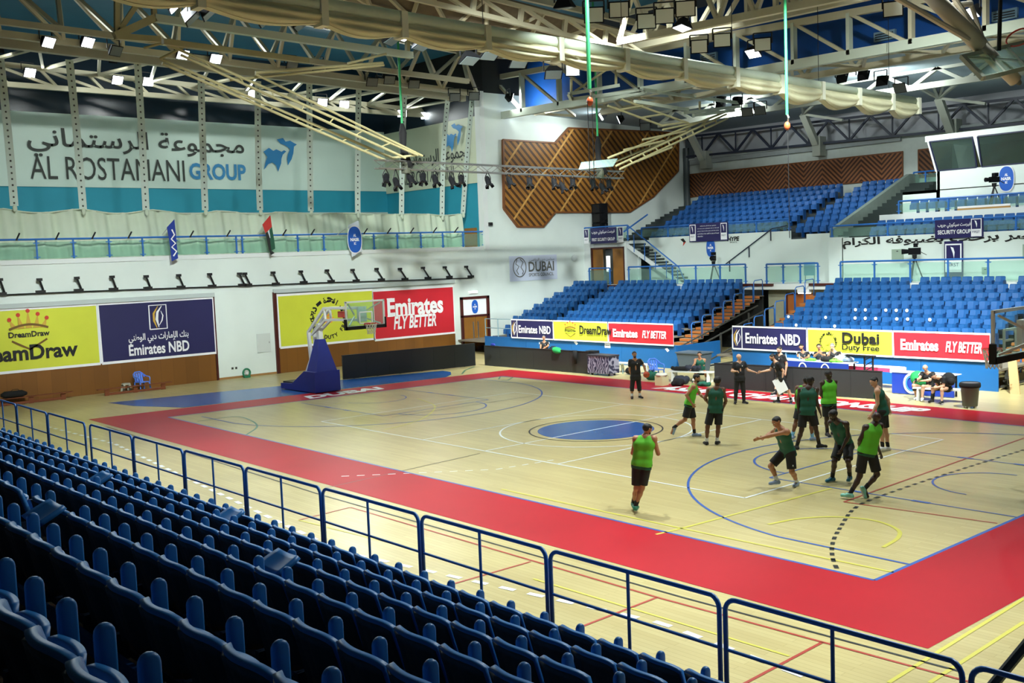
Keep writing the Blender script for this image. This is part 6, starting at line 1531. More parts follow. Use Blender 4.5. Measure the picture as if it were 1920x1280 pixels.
# patterned flight case on castors
t = thing('equipment_case', 'purple and grey swirl-patterned equipment case on castors', 'case', (-10.0, 10.75, 0))
pm = bpy.data.materials.new('swirl_print'); pm.use_nodes = True; nt = pm.node_tree
w_ = nt.nodes.new('ShaderNodeTexWave'); w_.inputs['Scale'].default_value = 2.2; w_.inputs['Distortion'].default_value = 14; cr = nt.nodes.new('ShaderNodeValToRGB'); cr.color_ramp.elements[0].color = rgb((52, 52, 84)); cr.color_ramp.elements[1].color = rgb((168, 166, 190)); cr.color_ramp.elements[0].position = 0.35; cr.color_ramp.elements[1].position = 0.8
tcn = nt.nodes.new('ShaderNodeTexCoord'); nt.links.new(tcn.outputs['Object'], w_.inputs[0]); nt.links.new(w_.outputs['Fac'], cr.inputs[0]); nt.links.new(cr.outputs[0], nt.nodes['Principled BSDF'].inputs[0])
MB().box((-10.75, 10.45, 0.10), (-9.4, 11.1, 0.92)).build('body', pm, t); MB().box((-10.77, 10.43, 0.86), (-9.38, 11.12, 0.93)).build('lid', M('case_grey', (64, 64, 72), 0.5), t)
for x in (-10.6, -9.55):
    for y in (10.6, 10.95): MB().lathe((x - 0.03, y, 0.05), [(0.05, 0), (0.05, 0.05)], 10, (1, 0, 0)).build('castor', BLACKM, t)
MB().box((-11.2, 10.8, 0.9), (-10.7, 11.2, 1.05)).build('black_box', BAG, None, 'black box on the floor end of the long dark grey board behind the patterned case', 'box', loc=(-10.95, 11.0, 0.9))
# bins
def bin_(loc, label, r=0.30, h=0.80, m=M('bin_grey', (92, 98, 104), 0.5), bag=True):
    x, y, z = loc; t = thing('waste_bin', label, 'bin', loc)
    m_ = MB(); m_.smooth = True; m_.lathe((x, y, 0.07), [(r * 0.78, 0), (r * 0.98, h - 0.12), (r * 1.06, h - 0.11), (r * 1.06, h - 0.05), (r * 0.9, h - 0.05)], 20); m_.build('barrel', m, t)
    if bag: m_ = MB(); m_.smooth = True; m_.lathe((x, y, h - 0.12), [(r * 1.08, 0), (r * 1.12, 0.06), (r * 1.1, 0.13), (r * 0.98, 0.16), (r * 0.85, 0.05)], 20); m_.build('bin_liner', BAG, t)
    for a in range(5): MB().lathe((x + r * 0.6 * math.cos(a * 1.257), y + r * 0.6 * math.sin(a * 1.257), 0.0), [(0.035, 0), (0.035, 0.08)], 8).build('castor', WHM, t)
bin_(((6.995,10.036,0)[0], (6.995,10.036,0)[1] + 0.25, 0), 'round grey bin with a black liner right of the seated pair')
t = thing('storage_tub', 'large grey plastic tub on the floor behind the seated player in green', 'tub', (-7.4, 14.0, 0))
MB().add([(-7.95, 13.6, 0), (-6.85, 13.6, 0), (-6.85, 14.3, 0), (-7.95, 14.3, 0), (-8.1, 13.5, 0.85), (-6.75, 13.5, 0.85), (-6.75, 14.4, 0.85), (-8.1, 14.4, 0.85)], [(0, 3, 2, 1), (0, 1, 5, 4), (1, 2, 6, 5), (2, 3, 7, 6), (3, 0, 4, 7), (4, 5, 6, 7)]).build('tub_body', M('tub_grey', (86, 98, 110), 0.5), t); MB().box((-8.14, 13.46, 0.83), (-6.7, 14.44, 0.89)).build('tub_rim', M('tub_grey'), t)
# officials' table
t = thing('scorer_table', 'long blue scorer table with club crests on its front', 'table', (0.1, 12.3, 0))
MB().box((-1.75, 12.1, 0.96), (1.52, 12.75, 1.0)).build('table_top', M('table_edge_white', (196, 206, 222), 0.45), t); MB().box((-1.72, 12.08, 0.22), (1.5, 12.1, 0.97)).build('front_panel', M('table_blue', (26, 52, 140), 0.5), t)
for x in (-1.6, 1.4):
    for y in (12.2, 12.65): MB().bar((x, y, 0), (x, y, 0.96), 0.05).build('leg', BLACKM, t)
for x in ((-0.491,12.07,0.793)[0], (0.504,12.07,0.805)[0]):
    m = MB(); ribbon(m, curve((x, 12.07, 0.68), XP, ZP, [(0.17 * math.cos(i * PI / 12), 0.24 * math.sin(i * PI / 12)) for i in range(25)]), 0.05, (0, -1, 0), 0.012); m.build('crest_ring', INKW, t, fix=False)
t = thing('blue_crest_board', 'blue board with a white-ringed club crest behind the seated pair', 'board', (4.2, 11.95, 0))
MB().box((3.3, 12.0, 0.03), (5.6, 12.08, 0.78)).build('panel', M('board_blue', (28, 60, 168), 0.5), t); MB().box((3.25, 11.98, 0.78), (5.65, 12.5, 0.81)).build('top_shelf', M('table_edge_white'), t)
for x in (3.4, 5.5): MB().bar((x, 12.4, 0), (x, 12.4, 0.78), 0.05).build('leg', BLACKM, t)
m = MB(); ribbon(m, curve(((4.063,11.98,0.279)[0], 11.985, 0.42), XP, ZP, [(0.27 * math.cos(i * PI / 14), 0.33 * math.sin(i * PI / 14)) for i in range(29)]), 0.08, (0, -1, 0), 0.012); m.build('crest_ring', INKW, t, fix=False)
m = MB(); ribbon(m, curve(((4.063,11.98,0.279)[0], 11.985, 0.42), XP, ZP, [(0.19 * math.cos(i * PI / 14), 0.25 * math.sin(i * PI / 14)) for i in range(29)]), 0.05, (0, -1, 0), 0.012); m.build('inner_ring', INKBLUE, t, fix=False)
t = thing('pink_table', 'low table with a pink top and white end behind the grey board', 'table', (1.9, 13.2, 0))
MB().box((0.9, 12.85, 0.66), (2.75, 13.5, 0.80)).build('pink_top', M('pink_cover', (220, 70, 120), 0.5), t); MB().box((2.75, 12.85, 0.64), (3.05, 13.5, 0.80)).build('white_end', WHM, t); MB().box((0.9, 12.84, 0.80), (3.0, 13.5, 0.815)).build('pale_edge', M('pale_pink', (236, 206, 216), 0.5), t)
for x in (1.0, 2.95):
    for y in (12.95, 13.4): MB().bar((x, y, 0), (x, y, 0.66), 0.05).build('leg', WHM, t)
t = thing('shot_clock_stand', 'black lattice stand rising behind the grey board beside the pink table', 'stand', (2.15, 12.4, 0))
for x in (1.98, 2.32): MB().bar((x, 12.4, 0), (x, 12.4, 1.28), 0.05).build('upright', BLACKM, t)
m = MB()
for j in range(6): m.bar((1.98, 12.4, 0.2 * j + 0.1), (2.32, 12.4, 0.2 * j + 0.3), 0.03)
m.build('lattice', BLACKM, t); MB().box((1.2, 12.3, 1.26), (2.4, 12.5, 1.30)).build('top_bar', BLACKM, t)
t = thing('side_table', 'small brown wooden table behind the grey board left of the fist bump', 'table', (-2.0, 13.4, 0))
MB().box((-2.5, 13.2, 0.80), (-1.5, 13.6, 0.86)).build('table_top', M('table_brown', (124, 86, 44), 0.5), t)
for x in (-2.4, -1.6): MB().bar((x, 13.4, 0), (x, 13.4, 0.8), 0.06).build('leg', M('table_brown'), t)
for i, (x, y, z, lab) in enumerate(((-1.45, 12.35, 1.0, 'clear water bottle on the blue table before the first official'), (-0.75, 12.25, 1.0, 'clear water bottle on the blue table between the first and middle officials'), (-9.55, 11.5, 0.0, 'clear water bottle on the floor by the white bench, right of the patterned case'))):
    t = thing('water_bottle', lab, 'bottle', (x, y, z)); m = MB(); m.smooth = True; m.lathe((x, y, z), [(0.035, 0), (0.037, 0.15), (0.014, 0.21), (0.014, 0.23)], 10); m.build('bottle_body', glass('bottle_plastic', (190, 215, 235), 0.4), t); MB().lathe((x, y, z + 0.23), [(0.016, 0), (0.016, 0.02)], 8).build('cap', INKBLUE, t)
# basketballs, clipboard, phone, backpack
BALL = M('basketball_orange', (186, 74, 40), 0.6, noise=0.1, scale=20)
def ball(c, label):
    t = thing('basketball', label, 'ball', tuple(c)); m = MB(); m.smooth = True; m.sphere(c, 0.12, 16, 12); m.build('ball_skin', BALL, t)
    m = MB(); m.path([Vector(c) + Vector((0.121 * math.cos(a * PI / 10), 0, 0.121 * math.sin(a * PI / 10))) for a in range(21)], 0.004, 4); m.build('seam', INKB, t); m = MB(); m.path([Vector(c) + Vector((0.121 * math.cos(a * PI / 10), 0.121 * math.sin(a * PI / 10), 0)) for a in range(21)], 0.004, 4); m.build('seam', INKB, t)
# odds and ends on the far side
t = thing('leaning_plank', 'pale plywood plank leaning beyond the end of the blue stand front', 'plank', (6.6, 14.4, 0)); MB().prism([(6.35, 14.5, 1.28), (6.65, 14.5, 1.28), (6.98, 14.05, 0), (6.64, 14.05, 0)], (0, 0.05, 0)).build('board', M('plywood', (182, 152, 104), 0.6), t)
MB().box((6.64, 14.0, 0.3), (6.7, 14.06, 0.36)).build('batten', M('plywood'), t)
t = thing('paper_notice', 'white paper notice stuck on the blue boards under the yellow crown banner', 'notice', ((-13.151,14.29,1.011)[0], 14.29, 0.85)); x = (-13.151,14.29,1.011)[0]
MB().box((x - 0.19, 14.285, 0.80), (x + 0.19, 14.298, 1.06)).build('sheet', INKW, t); MB().box((x - 0.14, 14.28, 0.9), (x + 0.14, 14.285, 0.93)).build('printed_line', INKGREY, t)
for p, w, lab in (((-15.379,14.29,0.955), 0.30, 'torn white paper scraps on the blue boards above the green shirt'), ((-9.295,14.29,0.855), 0.26, 'torn white paper scraps on the blue boards near the open end')):
    t = thing('paper_scrap', lab, 'paper', p); MB().prism([(p[0] - w / 2, 14.295, p[2] + 0.05), (p[0], 14.295, p[2] + 0.1), (p[0] + w / 2, 14.295, p[2] - 0.02), (p[0] + 0.02, 14.295, p[2] - 0.1)], (0, -0.012, 0)).build('scrap', INKW, t)
t = thing('hose_reel', 'small green reel on the floor against the white wall', 'reel', (-24.9, 0.75, 0)); m = MB(); m.smooth = True; m.path([(-25.0 + 0, 0.75 + 0.19 * math.cos(a * PI / 10), 0.24 + 0.19 * math.sin(a * PI / 10)) for a in range(21)], 0.05, 6); m.build('coil', M('reel_green', (30, 120, 84), 0.5), t); MB().box((-25.1, 0.6, 0), (-24.9, 0.9, 0.08)).build('foot', M('reel_green'), t); MB().lathe((-25.06, 0.75, 0.24), [(0.06, 0), (0.06, 0.12)], 10, (1, 0, 0)).build('hub', INKW, t)
t = thing('blue_cap_bag', 'small blue bag on the floor by the wooden doors', 'bag', (-17.6, 11.0, 1.0)); m = MB(); m.smooth = True; m.sphere((-17.5, 10.72, 1.09), 0.10, s=(1.8, 0.6, 0.8)); m.build('bag_body', M('bag_blue', (30, 50, 150), 0.6), t)
t['label'] = 'small blue bag resting on the long dark grey board near the wooden doors'
t.location = (-17.5, 10.72, 1.03)
# ---- television cameras on tripods
def tripod_cam(base, h, label, lens_dir=(0.3, -1, 0), size=1.0):
    b_ = Vector(base); t = thing('television_camera', label, 'camera', base); top = b_ + Vector((0, 0, h))
    for a in (0.6, 2.7, 4.8): MB().bar(top - Vector((0, 0, 0.1)), b_ + Vector((0.42 * math.cos(a), 0.42 * math.sin(a), 0.02)) * 1.0, 0.055).build('tripod_leg', BLACKM, t)
    MB().lathe(top - Vector((0, 0, 0.15)), [(0.10, 0), (0.12, 0.18)], 10).build('tripod_head', BLACKM, t)
    d = Vector(lens_dir).normalized(); s = d.cross(Vector((0, 0, 1))).normalized()
    c = top + Vector((0, 0, 0.20)); MB().obox(c, d * 0.26 * size, s * 0.11 * size, (0, 0, 0.15 * size)).build('camera_body', BODY, t)
    MB().lathe(c + d * 0.24 * size, [(0.09 * size, 0), (0.12 * size, 0.3 * size)], 12, d).build('lens', BODY, t)
    MB().obox(c + Vector((0, 0, 0.26 * size)) - d * 0.05, d * 0.10, s * 0.13, (0, 0, 0.09)).build('viewfinder', BODY, t)
    MB().bar(c - d * 0.2, c - d * 0.55 - Vector((0, 0, 0.2)), 0.03).build('pan_handle', BLACKM, t)
tripod_cam(((-15.434,25.7,4.452)[0], 25.7, 3.5), 1.25, 'television camera on a tripod under the oval club sign', (0.5, -1, 0))
tripod_cam(((-2.819,25.2,4.244)[0], 25.2, 3.5), 1.30, 'television camera on a tripod left of the navy roll-up banner', (-1, -0.5, 0), 1.1)
tripod_cam(((-24.311,26,7.107)[0], 26.0, 6.2), 1.1, 'television camera on the landing beside the tall black speaker', (0.5, -1, 0), 0.8)
tripod_cam(((-0.624,29,7.427)[0], 28.9, 6.9), 1.25, 'television camera before the big oval club sign under the control room', (-0.6, -1, 0), 0.9)
t = thing('speaker_stack', 'tall black loudspeaker stack standing on the landing against the timber panel', 'speaker', (-24.7, 25.9, 6.2))
for k in range(4): MB().box((-25.1, 25.6, 6.2 + 0.62 * k + 0.01), (-24.25, 26.2, 6.2 + 0.62 * (k + 1) - 0.01)).build('cabinet', BODY, t); MB().box((-25.0, 25.58, 6.26 + 0.62 * k), (-24.4, 25.6, 6.76 + 0.62 * k)).build('grille', M('grille_black', (14, 14, 15), 0.8), t)
t = thing('monitor_stand', 'pale blue framed board on a stand by the short concourse railing', 'board', (-8.5, 24.9, 3.5)); MB().box((-8.85, 24.9, 3.9), (-8.2, 24.94, 4.6)).build('board', M('pale_blue_board', (120, 170, 190), 0.5), t)
for x in (-8.8, -8.25): MB().bar((x, 24.95, 3.5), (x, 24.95, 4.6), 0.04).build('leg', STEEL, t)
t = thing('long_desk', 'long white and orange desk on the upper east gallery front', 'desk', (-0.9, 28.5, 7.0)); MB().box((-2.2, 28.3, 6.93), (0.4, 28.38, 7.02)).build('desk_edge', M('desk_orange', (170, 130, 70), 0.6), t); MB().box((-2.2, 28.32, 7.02), (0.4, 28.36, 7.12)).build('papers', INKW, t)

# ================================================================ PEOPLE
def cone_sdf(X, p, q, r1, r2):
    p = np.array(p); q = np.array(q); d = q - p; L2 = float(d @ d) + 1e-9
    t = np.clip(((X - p) @ d) / L2, 0, 1)
    return np.linalg.norm(X - p - t[..., None] * d, axis=-1) - (r1 + (r2 - r1) * t)
def field(prims, vox, cut=None):
    """Smooth union of tapered limbs PRIMS (p, q, r1, r2, blend[, (point, normal)]) on a grid; returns vertices, quads."""
    pts = np.array([c for pr in prims for c in (pr[0], pr[1])]); rr = max(max(pr[2], pr[3]) for pr in prims)
    lo = pts.min(0) - rr - 3 * vox; hi = pts.max(0) + rr + 3 * vox
    n = np.ceil((hi - lo) / vox).astype(int) + 1
    F = np.full(n, 0.3, np.float32)
    ax = [lo[i] + vox * np.arange(n[i]) for i in range(3)]
    for pr in prims:
        p, q, r1, r2, k = pr[:5]
        a = np.minimum(p, q) - max(r1, r2) - k - 2 * vox; b = np.maximum(p, q) + max(r1, r2) + k + 2 * vox
        i0 = np.maximum(((a - lo) / vox).astype(int), 0); i1 = np.minimum(((b - lo) / vox).astype(int) + 2, n)
        s = tuple(slice(i0[i], i1[i]) for i in range(3))
        X = np.stack(np.meshgrid(*[ax[i][s[i]] for i in range(3)], indexing='ij'), -1)
        d = cone_sdf(X, p, q, r1, r2)
        if len(pr) > 5:
            for c, nn in pr[5]: d = np.maximum(d, (X - np.array(c)) @ np.array(nn))
        f = F[s]
        h = np.clip(0.5 + 0.5 * (f - d) / k, 0, 1)
        F[s] = f + (d - f) * h - k * h * (1 - h)
    if cut is not None:
        X = np.stack(np.meshgrid(*ax, indexing='ij'), -1)
        for fn in cut: F = np.maximum(F, fn(X))
    # surface nets
    ins = F < 0
    c = np.zeros(n - 1, int)
    offs = [(i, j, k) for i in (0, 1) for j in (0, 1) for k in (0, 1)]
    for o in offs: c += ins[o[0]:n[0] - 1 + o[0], o[1]:n[1] - 1 + o[1], o[2]:n[2] - 1 + o[2]]
    cell = (c > 0) & (c < 8)
    idx = np.full(cell.shape, -1); ids = np.argwhere(cell); idx[cell] = np.arange(len(ids))
    acc = np.zeros((len(ids), 3)); cnt = np.zeros(len(ids))
    for o in offs:
        for axn in range(3):
            if o[axn]: continue
            o2 = list(o); o2[axn] = 1
            A = F[ids[:, 0] + o[0], ids[:, 1] + o[1], ids[:, 2] + o[2]]; B = F[ids[:, 0] + o2[0], ids[:, 1] + o2[1], ids[:, 2] + o2[2]]
            m = (A < 0) != (B < 0); t = np.where(m, A / np.where(m, A - B, 1), 0)
            q = np.tile(np.array(o, float), (len(ids), 1)); q[:, axn] = t
            acc[m] += q[m]; cnt[m] += 1
    V_ = lo + vox * (ids + acc / np.maximum(cnt, 1)[:, None])
    quads = []
    for axn in range(3):
        u, w = (axn + 1) % 3, (axn + 2) % 3
        s0 = [slice(None)] * 3; s1 = [slice(None)] * 3; s0[axn] = slice(0, n[axn] - 1); s1[axn] = slice(1, n[axn])
        A = ins[tuple(s0)]; B = ins[tuple(s1)]
        E = np.argwhere(A != B)
        E = E[(E[:, u] > 0) & (E[:, w] > 0) & (E[:, u] < n[u] - 1) & (E[:, w] < n[w] - 1)]
        def at(du, dw):
            e = E.copy(); e[:, u] -= du; e[:, w] -= dw; return idx[e[:, 0], e[:, 1], e[:, 2]]
        q = np.stack([at(1, 1), at(0, 1), at(0, 0), at(1, 0)], -1)
        flip = ~A[E[:, 0], E[:, 1], E[:, 2]]
        q[flip] = q[flip][:, ::-1]
        quads.append(q)
    Q = np.concatenate(quads)
    return V_, Q[(Q >= 0).all(1)]
def blob(name, prims, vox, m, parent, cut=None):
    v, q = field(prims, vox, cut)
    o = np.array(root_loc(parent))
    me = bpy.data.meshes.new(name); me.from_pydata((v - o).tolist(), [], q.tolist())
    for p in me.polygons: p.use_smooth = True
    me.materials.append(m); me.update()
    ob = bpy.data.objects.new(name, me); COL.objects.link(ob); ob.parent = parent
    return ob
SKINS = {'light': M('skin_light', (206, 160, 132), 0.5), 'tan': M('skin_tan', (176, 124, 92), 0.5), 'brown': M('skin_brown', (112, 74, 54), 0.45), 'dark': M('skin_dark', (64, 44, 36), 0.45)}
HAIRB = M('hair_black', (22, 19, 18), 0.6); HAIRG = M('hair_grey', (110, 108, 104), 0.7)
LIME = M('lime_bib', (96, 196, 44), 0.7); DGREEN = M('dark_green_jersey', (16, 84, 66), 0.7); BLACKC = M('black_cloth', (22, 23, 26), 0.75); TRIMC = M('pale_green_trim', (160, 214, 190), 0.7)
WHITEC = M('white_cloth', (224, 228, 230), 0.7); LBLUE = M('light_blue_cloth', (120, 180, 225), 0.6); MINT = M('mint_shoe', (150, 226, 208), 0.5); TEALS = M('teal_shoe', (30, 110, 140), 0.5); GREYS = M('grey_blue_shoe', (140, 160, 190), 0.5); GRNS = M('green_shoe', (40, 120, 90), 0.5)
EYEW = M('eye_white', (230, 228, 222), 0.3); LIPS = M('lip_tone', (120, 66, 58), 0.5)
def A3(v): return np.array(v, float)
def unit(v): v = A3(v); return v / (np.linalg.norm(v) + 1e-9)
def person(label, J, skin='tan', top='jersey', bottom='shorts', sock=None, shoe=BLACKC, hair=HAIRB, hairstyle='short', beard=False, grip=(0.5, 0.5), bib=False, sleeve_stripe=False, number=False, hide_feet=False, cloth_top=None, cloth_bottom=None):
    s = J['s']; J = {k: A3(v) for k, v in J.items() if k != 's'}
    base = np.array([(J['aL'][0] + J['aR'][0]) / 2, (J['aL'][1] + J['aR'][1]) / 2, min(J['aL'][2], J['aR'][2]) - 0.085 * s])
    t = thing('person', label, 'person', tuple(base))
    Zv = A3((0, 0, 1)); fd, hv = unit(J['fd']), unit(J['hv'])
    up = unit(J['nk'] - J['hp']); left = unit(J['sL'] - J['sR']); fwd = unit(np.cross(left, up)); 
    if fwd @ fd < 0: fwd = -fwd
    hup = unit(J['hd'] - J['nk']) * 0.6 + Zv * 0.4; hup = unit(hup); hl = unit(np.cross(hup, hv)); hf = unit(np.cross(hl, hup)); hd = J['hd']
    nk, hp = J['nk'], J['hp']
    chest = nk - up * 0.16 * s; belly = hp + up * 0.17 * s
    P = []; k = 0.05 * s
    def add(p, q, r1, r2, kk=k, *c): P.append((A3(p), A3(q), r1 * s, r2 * s, kk, *c))
    add(chest - left * 0.10 * s, chest + left * 0.10 * s, 0.105, 0.105)
    add(chest, belly, 0.112, 0.105)
    add(belly - left * 0.055 * s, belly + left * 0.055 * s, 0.098, 0.098)
    add(J['hL'], J['hR'], 0.105, 0.105); add(belly, hp, 0.10, 0.11)
    add(nk - up * 0.03 * s, hd - hup * 0.06 * s, 0.060, 0.052, 0.03)
    for S in 'LR':
        sh, el, wr, h, kn, an = (J[x + S] for x in ('s', 'e', 'w', 'h', 'k', 'a'))
        add(nk - up * 0.01 * s, sh, 0.055, 0.055); add(sh, sh, 0.066, 0.066)
        add(sh, el, 0.054, 0.043, 0.03); mid = el + (wr - el) * 0.3
        add(el, mid, 0.042, 0.045, 0.02); add(mid, wr, 0.044, 0.027, 0.02)
        add(h, kn, 0.088, 0.060, 0.04); cf = kn + (an - kn) * 0.33
        back = unit(np.cross(np.cross(an - kn, fd), an - kn)); back = -back if np.linalg.norm(back) > 0.1 else -fd
        add(kn, cf + back * 0.012 * s, 0.055, 0.056, 0.03); add(cf + back * 0.012 * s, an, 0.055, 0.036, 0.03)
        add(an, J['t' + S], 0.036, 0.03, 0.02)
        # hand: palm, four unequal fingers bent at the knuckles, thumb from the side of the palm
        d = unit(wr - el); side = unit(np.cross(d, Zv)) if abs(d @ Zv) < 0.9 else unit(np.cross(d, fd))
        thumb_dir = unit(np.cross(d, np.cross(fd + Zv * 0.3, d)))
        nrm = unit(np.cross(d, thumb_dir)); inward = (hp - wr); nrm = nrm if nrm @ inward > 0 else -nrm
        g = grip[0] if S == 'L' else grip[1]
        pc = wr + d * 0.085 * s
        for w in (-0.026, 0.0, 0.026): add(wr + d * 0.015 * s + thumb_dir * w * 0.5 * s, pc + thumb_dir * w * s, 0.019, 0.015, 0.012)
        for fi, (w, ln) in enumerate(((0.034, 0.075), (0.0115, 0.085), (-0.0115, 0.080), (-0.034, 0.062))):
            f0 = pc + thumb_dir * w * s; a1 = 0.35 * g + 0.25 * g * (fi * 0.15); a2 = a1 + 1.5 * g
            d1 = unit(d * math.cos(a1) + nrm * math.sin(a1) + thumb_dir * w * 2.0); f1 = f0 + d1 * ln * 0.52 * s
            d2 = d * math.cos(a2) + nrm * math.sin(a2); f2 = f1 + d2 * ln * 0.5 * s
            add(f0, f1, 0.0105, 0.0098, 0.004); add(f1, f2, 0.0098, 0.0088, 0.004)
        t0 = wr + d * 0.035 * s + thumb_dir * 0.026 * s; t1 = t0 + unit(d * 0.65 + thumb_dir * 0.7 + nrm * 0.3 * g) * 0.045 * s
        add(t0, t1, 0.0135, 0.0115, 0.006); add(t1, t1 + unit(d * 0.9 + thumb_dir * 0.25 + nrm * 0.5 * g) * 0.034 * s, 0.0115, 0.0095, 0.004)
    # head
    add(hd + hup * 0.03 * s - hf * 0.018 * s, hd + hup * 0.03 * s + hf * 0.02 * s, 0.086, 0.080, 0.03)
    add(hd + hup * 0.0 * s + hf * 0.02 * s, hd - hup * 0.075 * s + hf * 0.042 * s, 0.072, 0.042, 0.03)
    add(hd - hup * 0.005 * s + hf * 0.088 * s, hd - hup * 0.032 * s + hf * 0.108 * s, 0.009, 0.014, 0.012)
    add(hd + hup * 0.022 * s + hf * 0.088 * s - hl * 0.03 * s, hd + hup * 0.022 * s + hf * 0.088 * s + hl * 0.03 * s, 0.010, 0.010, 0.02)
    for e in (-1, 1): add(hd + hl * e * 0.082 * s - hup * 0.012 * s, hd + hl * e * 0.090 * s + hup * 0.022 * s - hf * 0.01 * s, 0.011, 0.014, 0.008)
    VX = 0.0115
    body = blob('body', P, VX, SKINS[skin], t)
    # face
    for e in (-1, 1):
        c = hd + hf * 0.091 * s + hup * 0.006 * s + hl * e * 0.033 * s
        m = MB(); m.smooth = True; m.sphere(c, 0.0125 * s, 8, 6); eo = m.build('eye', EYEW, t)
        m = MB(); m.sphere(c + hf * 0.008 * s, 0.0075 * s, 8, 6); m.build('iris', HAIRB, eo)
        m = MB(); m.bar(c + hup * 0.022 * s - hl * 0.016 * s + hf * 0.004 * s, c + hup * 0.022 * s + hl * 0.016 * s + hf * 0.004 * s, 0.008 * s, 0.005 * s, tuple(hup)); m.build('eyebrow', HAIRB, t)
    c = hd + hf * 0.094 * s - hup * 0.064 * s
    MB().bar(c - hl * 0.022 * s, c + hl * 0.022 * s, 0.012 * s, 0.010 * s, tuple(hup)).build('mouth', LIPS, t)
    # hair
    if hairstyle != 'bald':
        r = {'short': 0.0905, 'afro': 0.100, 'shaved': 0.0882}[hairstyle]
        H = [(hd + hup * 0.036 * s - hf * 0.022 * s, hd + hup * 0.036 * s + hf * 0.016 * s, r * s, (r - 0.006) * s, 0.03)]
        if hairstyle == 'afro': H.append((hd + hup * 0.075 * s - hf * 0.01 * s, hd + hup * 0.085 * s + hf * 0.03 * s, 0.075 * s, 0.066 * s, 0.04))
        n1 = unit(hf * 0.75 - hup * 0.65); c1 = hd + hup * 0.035 * s + hf * 0.055 * s
        blob('hair', H, 0.010, hair, t, [lambda X: (X - c1) @ n1, lambda X: (X - (hd - hup * 0.045 * s)) @ (-hup)])
    if beard:
        B = [(hd - hup * 0.045 * s + hf * 0.035 * s, hd - hup * 0.082 * s + hf * 0.045 * s, 0.068 * s, 0.049 * s, 0.02)]
        blob('beard', B, 0.010, HAIRB, t, [lambda X: (X - (hd - hup * 0.055 * s)) @ hup, lambda X: (X - (hd + hf * 0.01 * s)) @ (-hf)])
    # clothing
    tm = {'jersey': DGREEN, 'tee': BLACKC}[top] if cloth_top is None else cloth_top
    def torso(dr, hemz, shoulder_w, kk=0.05):
        Q = []
        ad = lambda p, q, r1, r2: Q.append((A3(p), A3(q), (r1 + dr) * s, (r2 + dr) * s, kk * s))
        ad(chest - left * 0.10 * s, chest + left * 0.10 * s, 0.107, 0.107)
        for e in (-1, 1): ad(chest + left * e * 0.082 * s, hp - up * 0.02 * s + left * e * 0.070 * s, 0.102, 0.103); ad(hp + left * e * 0.072 * s, hp - up * 0.16 * s + left * e * 0.082 * s, 0.106, 0.112)
        ad(belly - left * 0.07 * s, belly + left * 0.07 * s, 0.102, 0.102); ad(hp - left * 0.075 * s, hp + left * 0.075 * s, 0.108, 0.108); ad(hp - up * 0.14 * s - left * 0.08 * s, hp - up * 0.14 * s + left * 0.08 * s, 0.112, 0.112)
        for e in (-1, 1): ad(nk - up * 0.035 * s + left * e * 0.06 * s, nk - up * 0.05 * s + left * e * shoulder_w * s, 0.052, 0.052)
        return Q
    nc = nk + up * 0.035 * s + fwd * 0.045 * s
    neck = lambda X: 0.085 * s - np.linalg.norm(X - nc, axis=-1)
    hem = hp - up * 0.11 * s
    c_hem = lambda h: (lambda X: (X - h) @ (-up))
    if top == 'jersey':
        blob('jersey', torso(0.012, 0, 0.145), 0.013, tm, t, [neck, c_hem(hem)])
        if not bib:
            for S in 'LR':
                sh = J['s' + S]; e = 1 if S == 'L' else -1
                pts = [sh - left * e * 0.018 * s + unit(up * math.cos(a) + fwd * math.sin(a)) * 0.072 * s - up * 0.012 * s for a in [i * PI / 8 for i in range(17)]]
                m = MB(); m.smooth = True; m.path(pts, 0.009 * s, 5); m.build('armhole_trim', TRIMC, t)
    else:
        Q = torso(0.012, 0, 0.16)
        for S in 'LR':
            sh, el = J['s' + S], J['e' + S]; d = unit(el - sh); hemp = sh + (el - sh) * 0.62
            Q.append((sh, sh + (el - sh) * 0.7, 0.078 * s, 0.070 * s, 0.03 * s, ((hemp, d),)))
        blob('shirt', Q, 0.013, tm, t, [lambda X: 0.068 * s - np.linalg.norm(X - nc, axis=-1), c_hem(hem - up * 0.01 * s)])
        if sleeve_stripe:
            for S in 'LR':
                sh, el = J['s' + S], J['e' + S]; e = 1 if S == 'L' else -1; o = unit(left * e + up * 0.5) * 0.064 * s
                p = nk + left * e * 0.075 * s + up * 0.012 * s
                m = MB(); m.bar(p, sh + o * 1.1 + up * 0.008 * s, 0.035 * s, 0.022 * s, tuple(up)); m.bar(sh + o * 1.1, sh + (el - sh) * 0.55 + o * 1.16, 0.035 * s, 0.022 * s, tuple(fwd)); m.build('sleeve_stripe', WHITEC, t)
        m = MB(); m.sphere(chest + fwd * 0.128 * s + left * 0.06 * s + up * 0.02 * s, 0.018 * s, 8, 5); m.build('chest_mark', WHITEC, t)
    if bib:
        blob('bib', torso(0.022, 0, 0.105), 0.013, LIME, t, [lambda X: 0.105 * s - np.linalg.norm(X - nc - up * 0.01 * s, axis=-1), c_hem(hp - up * 0.05 * s)])
    bm_ = BLACKC if cloth_bottom is None else cloth_bottom
    Q = [(J['hL'], J['hR'], 0.122 * s, 0.122 * s, 0.05 * s), (hp, hp + up * 0.08 * s, 0.118 * s, 0.112 * s, 0.05 * s)]
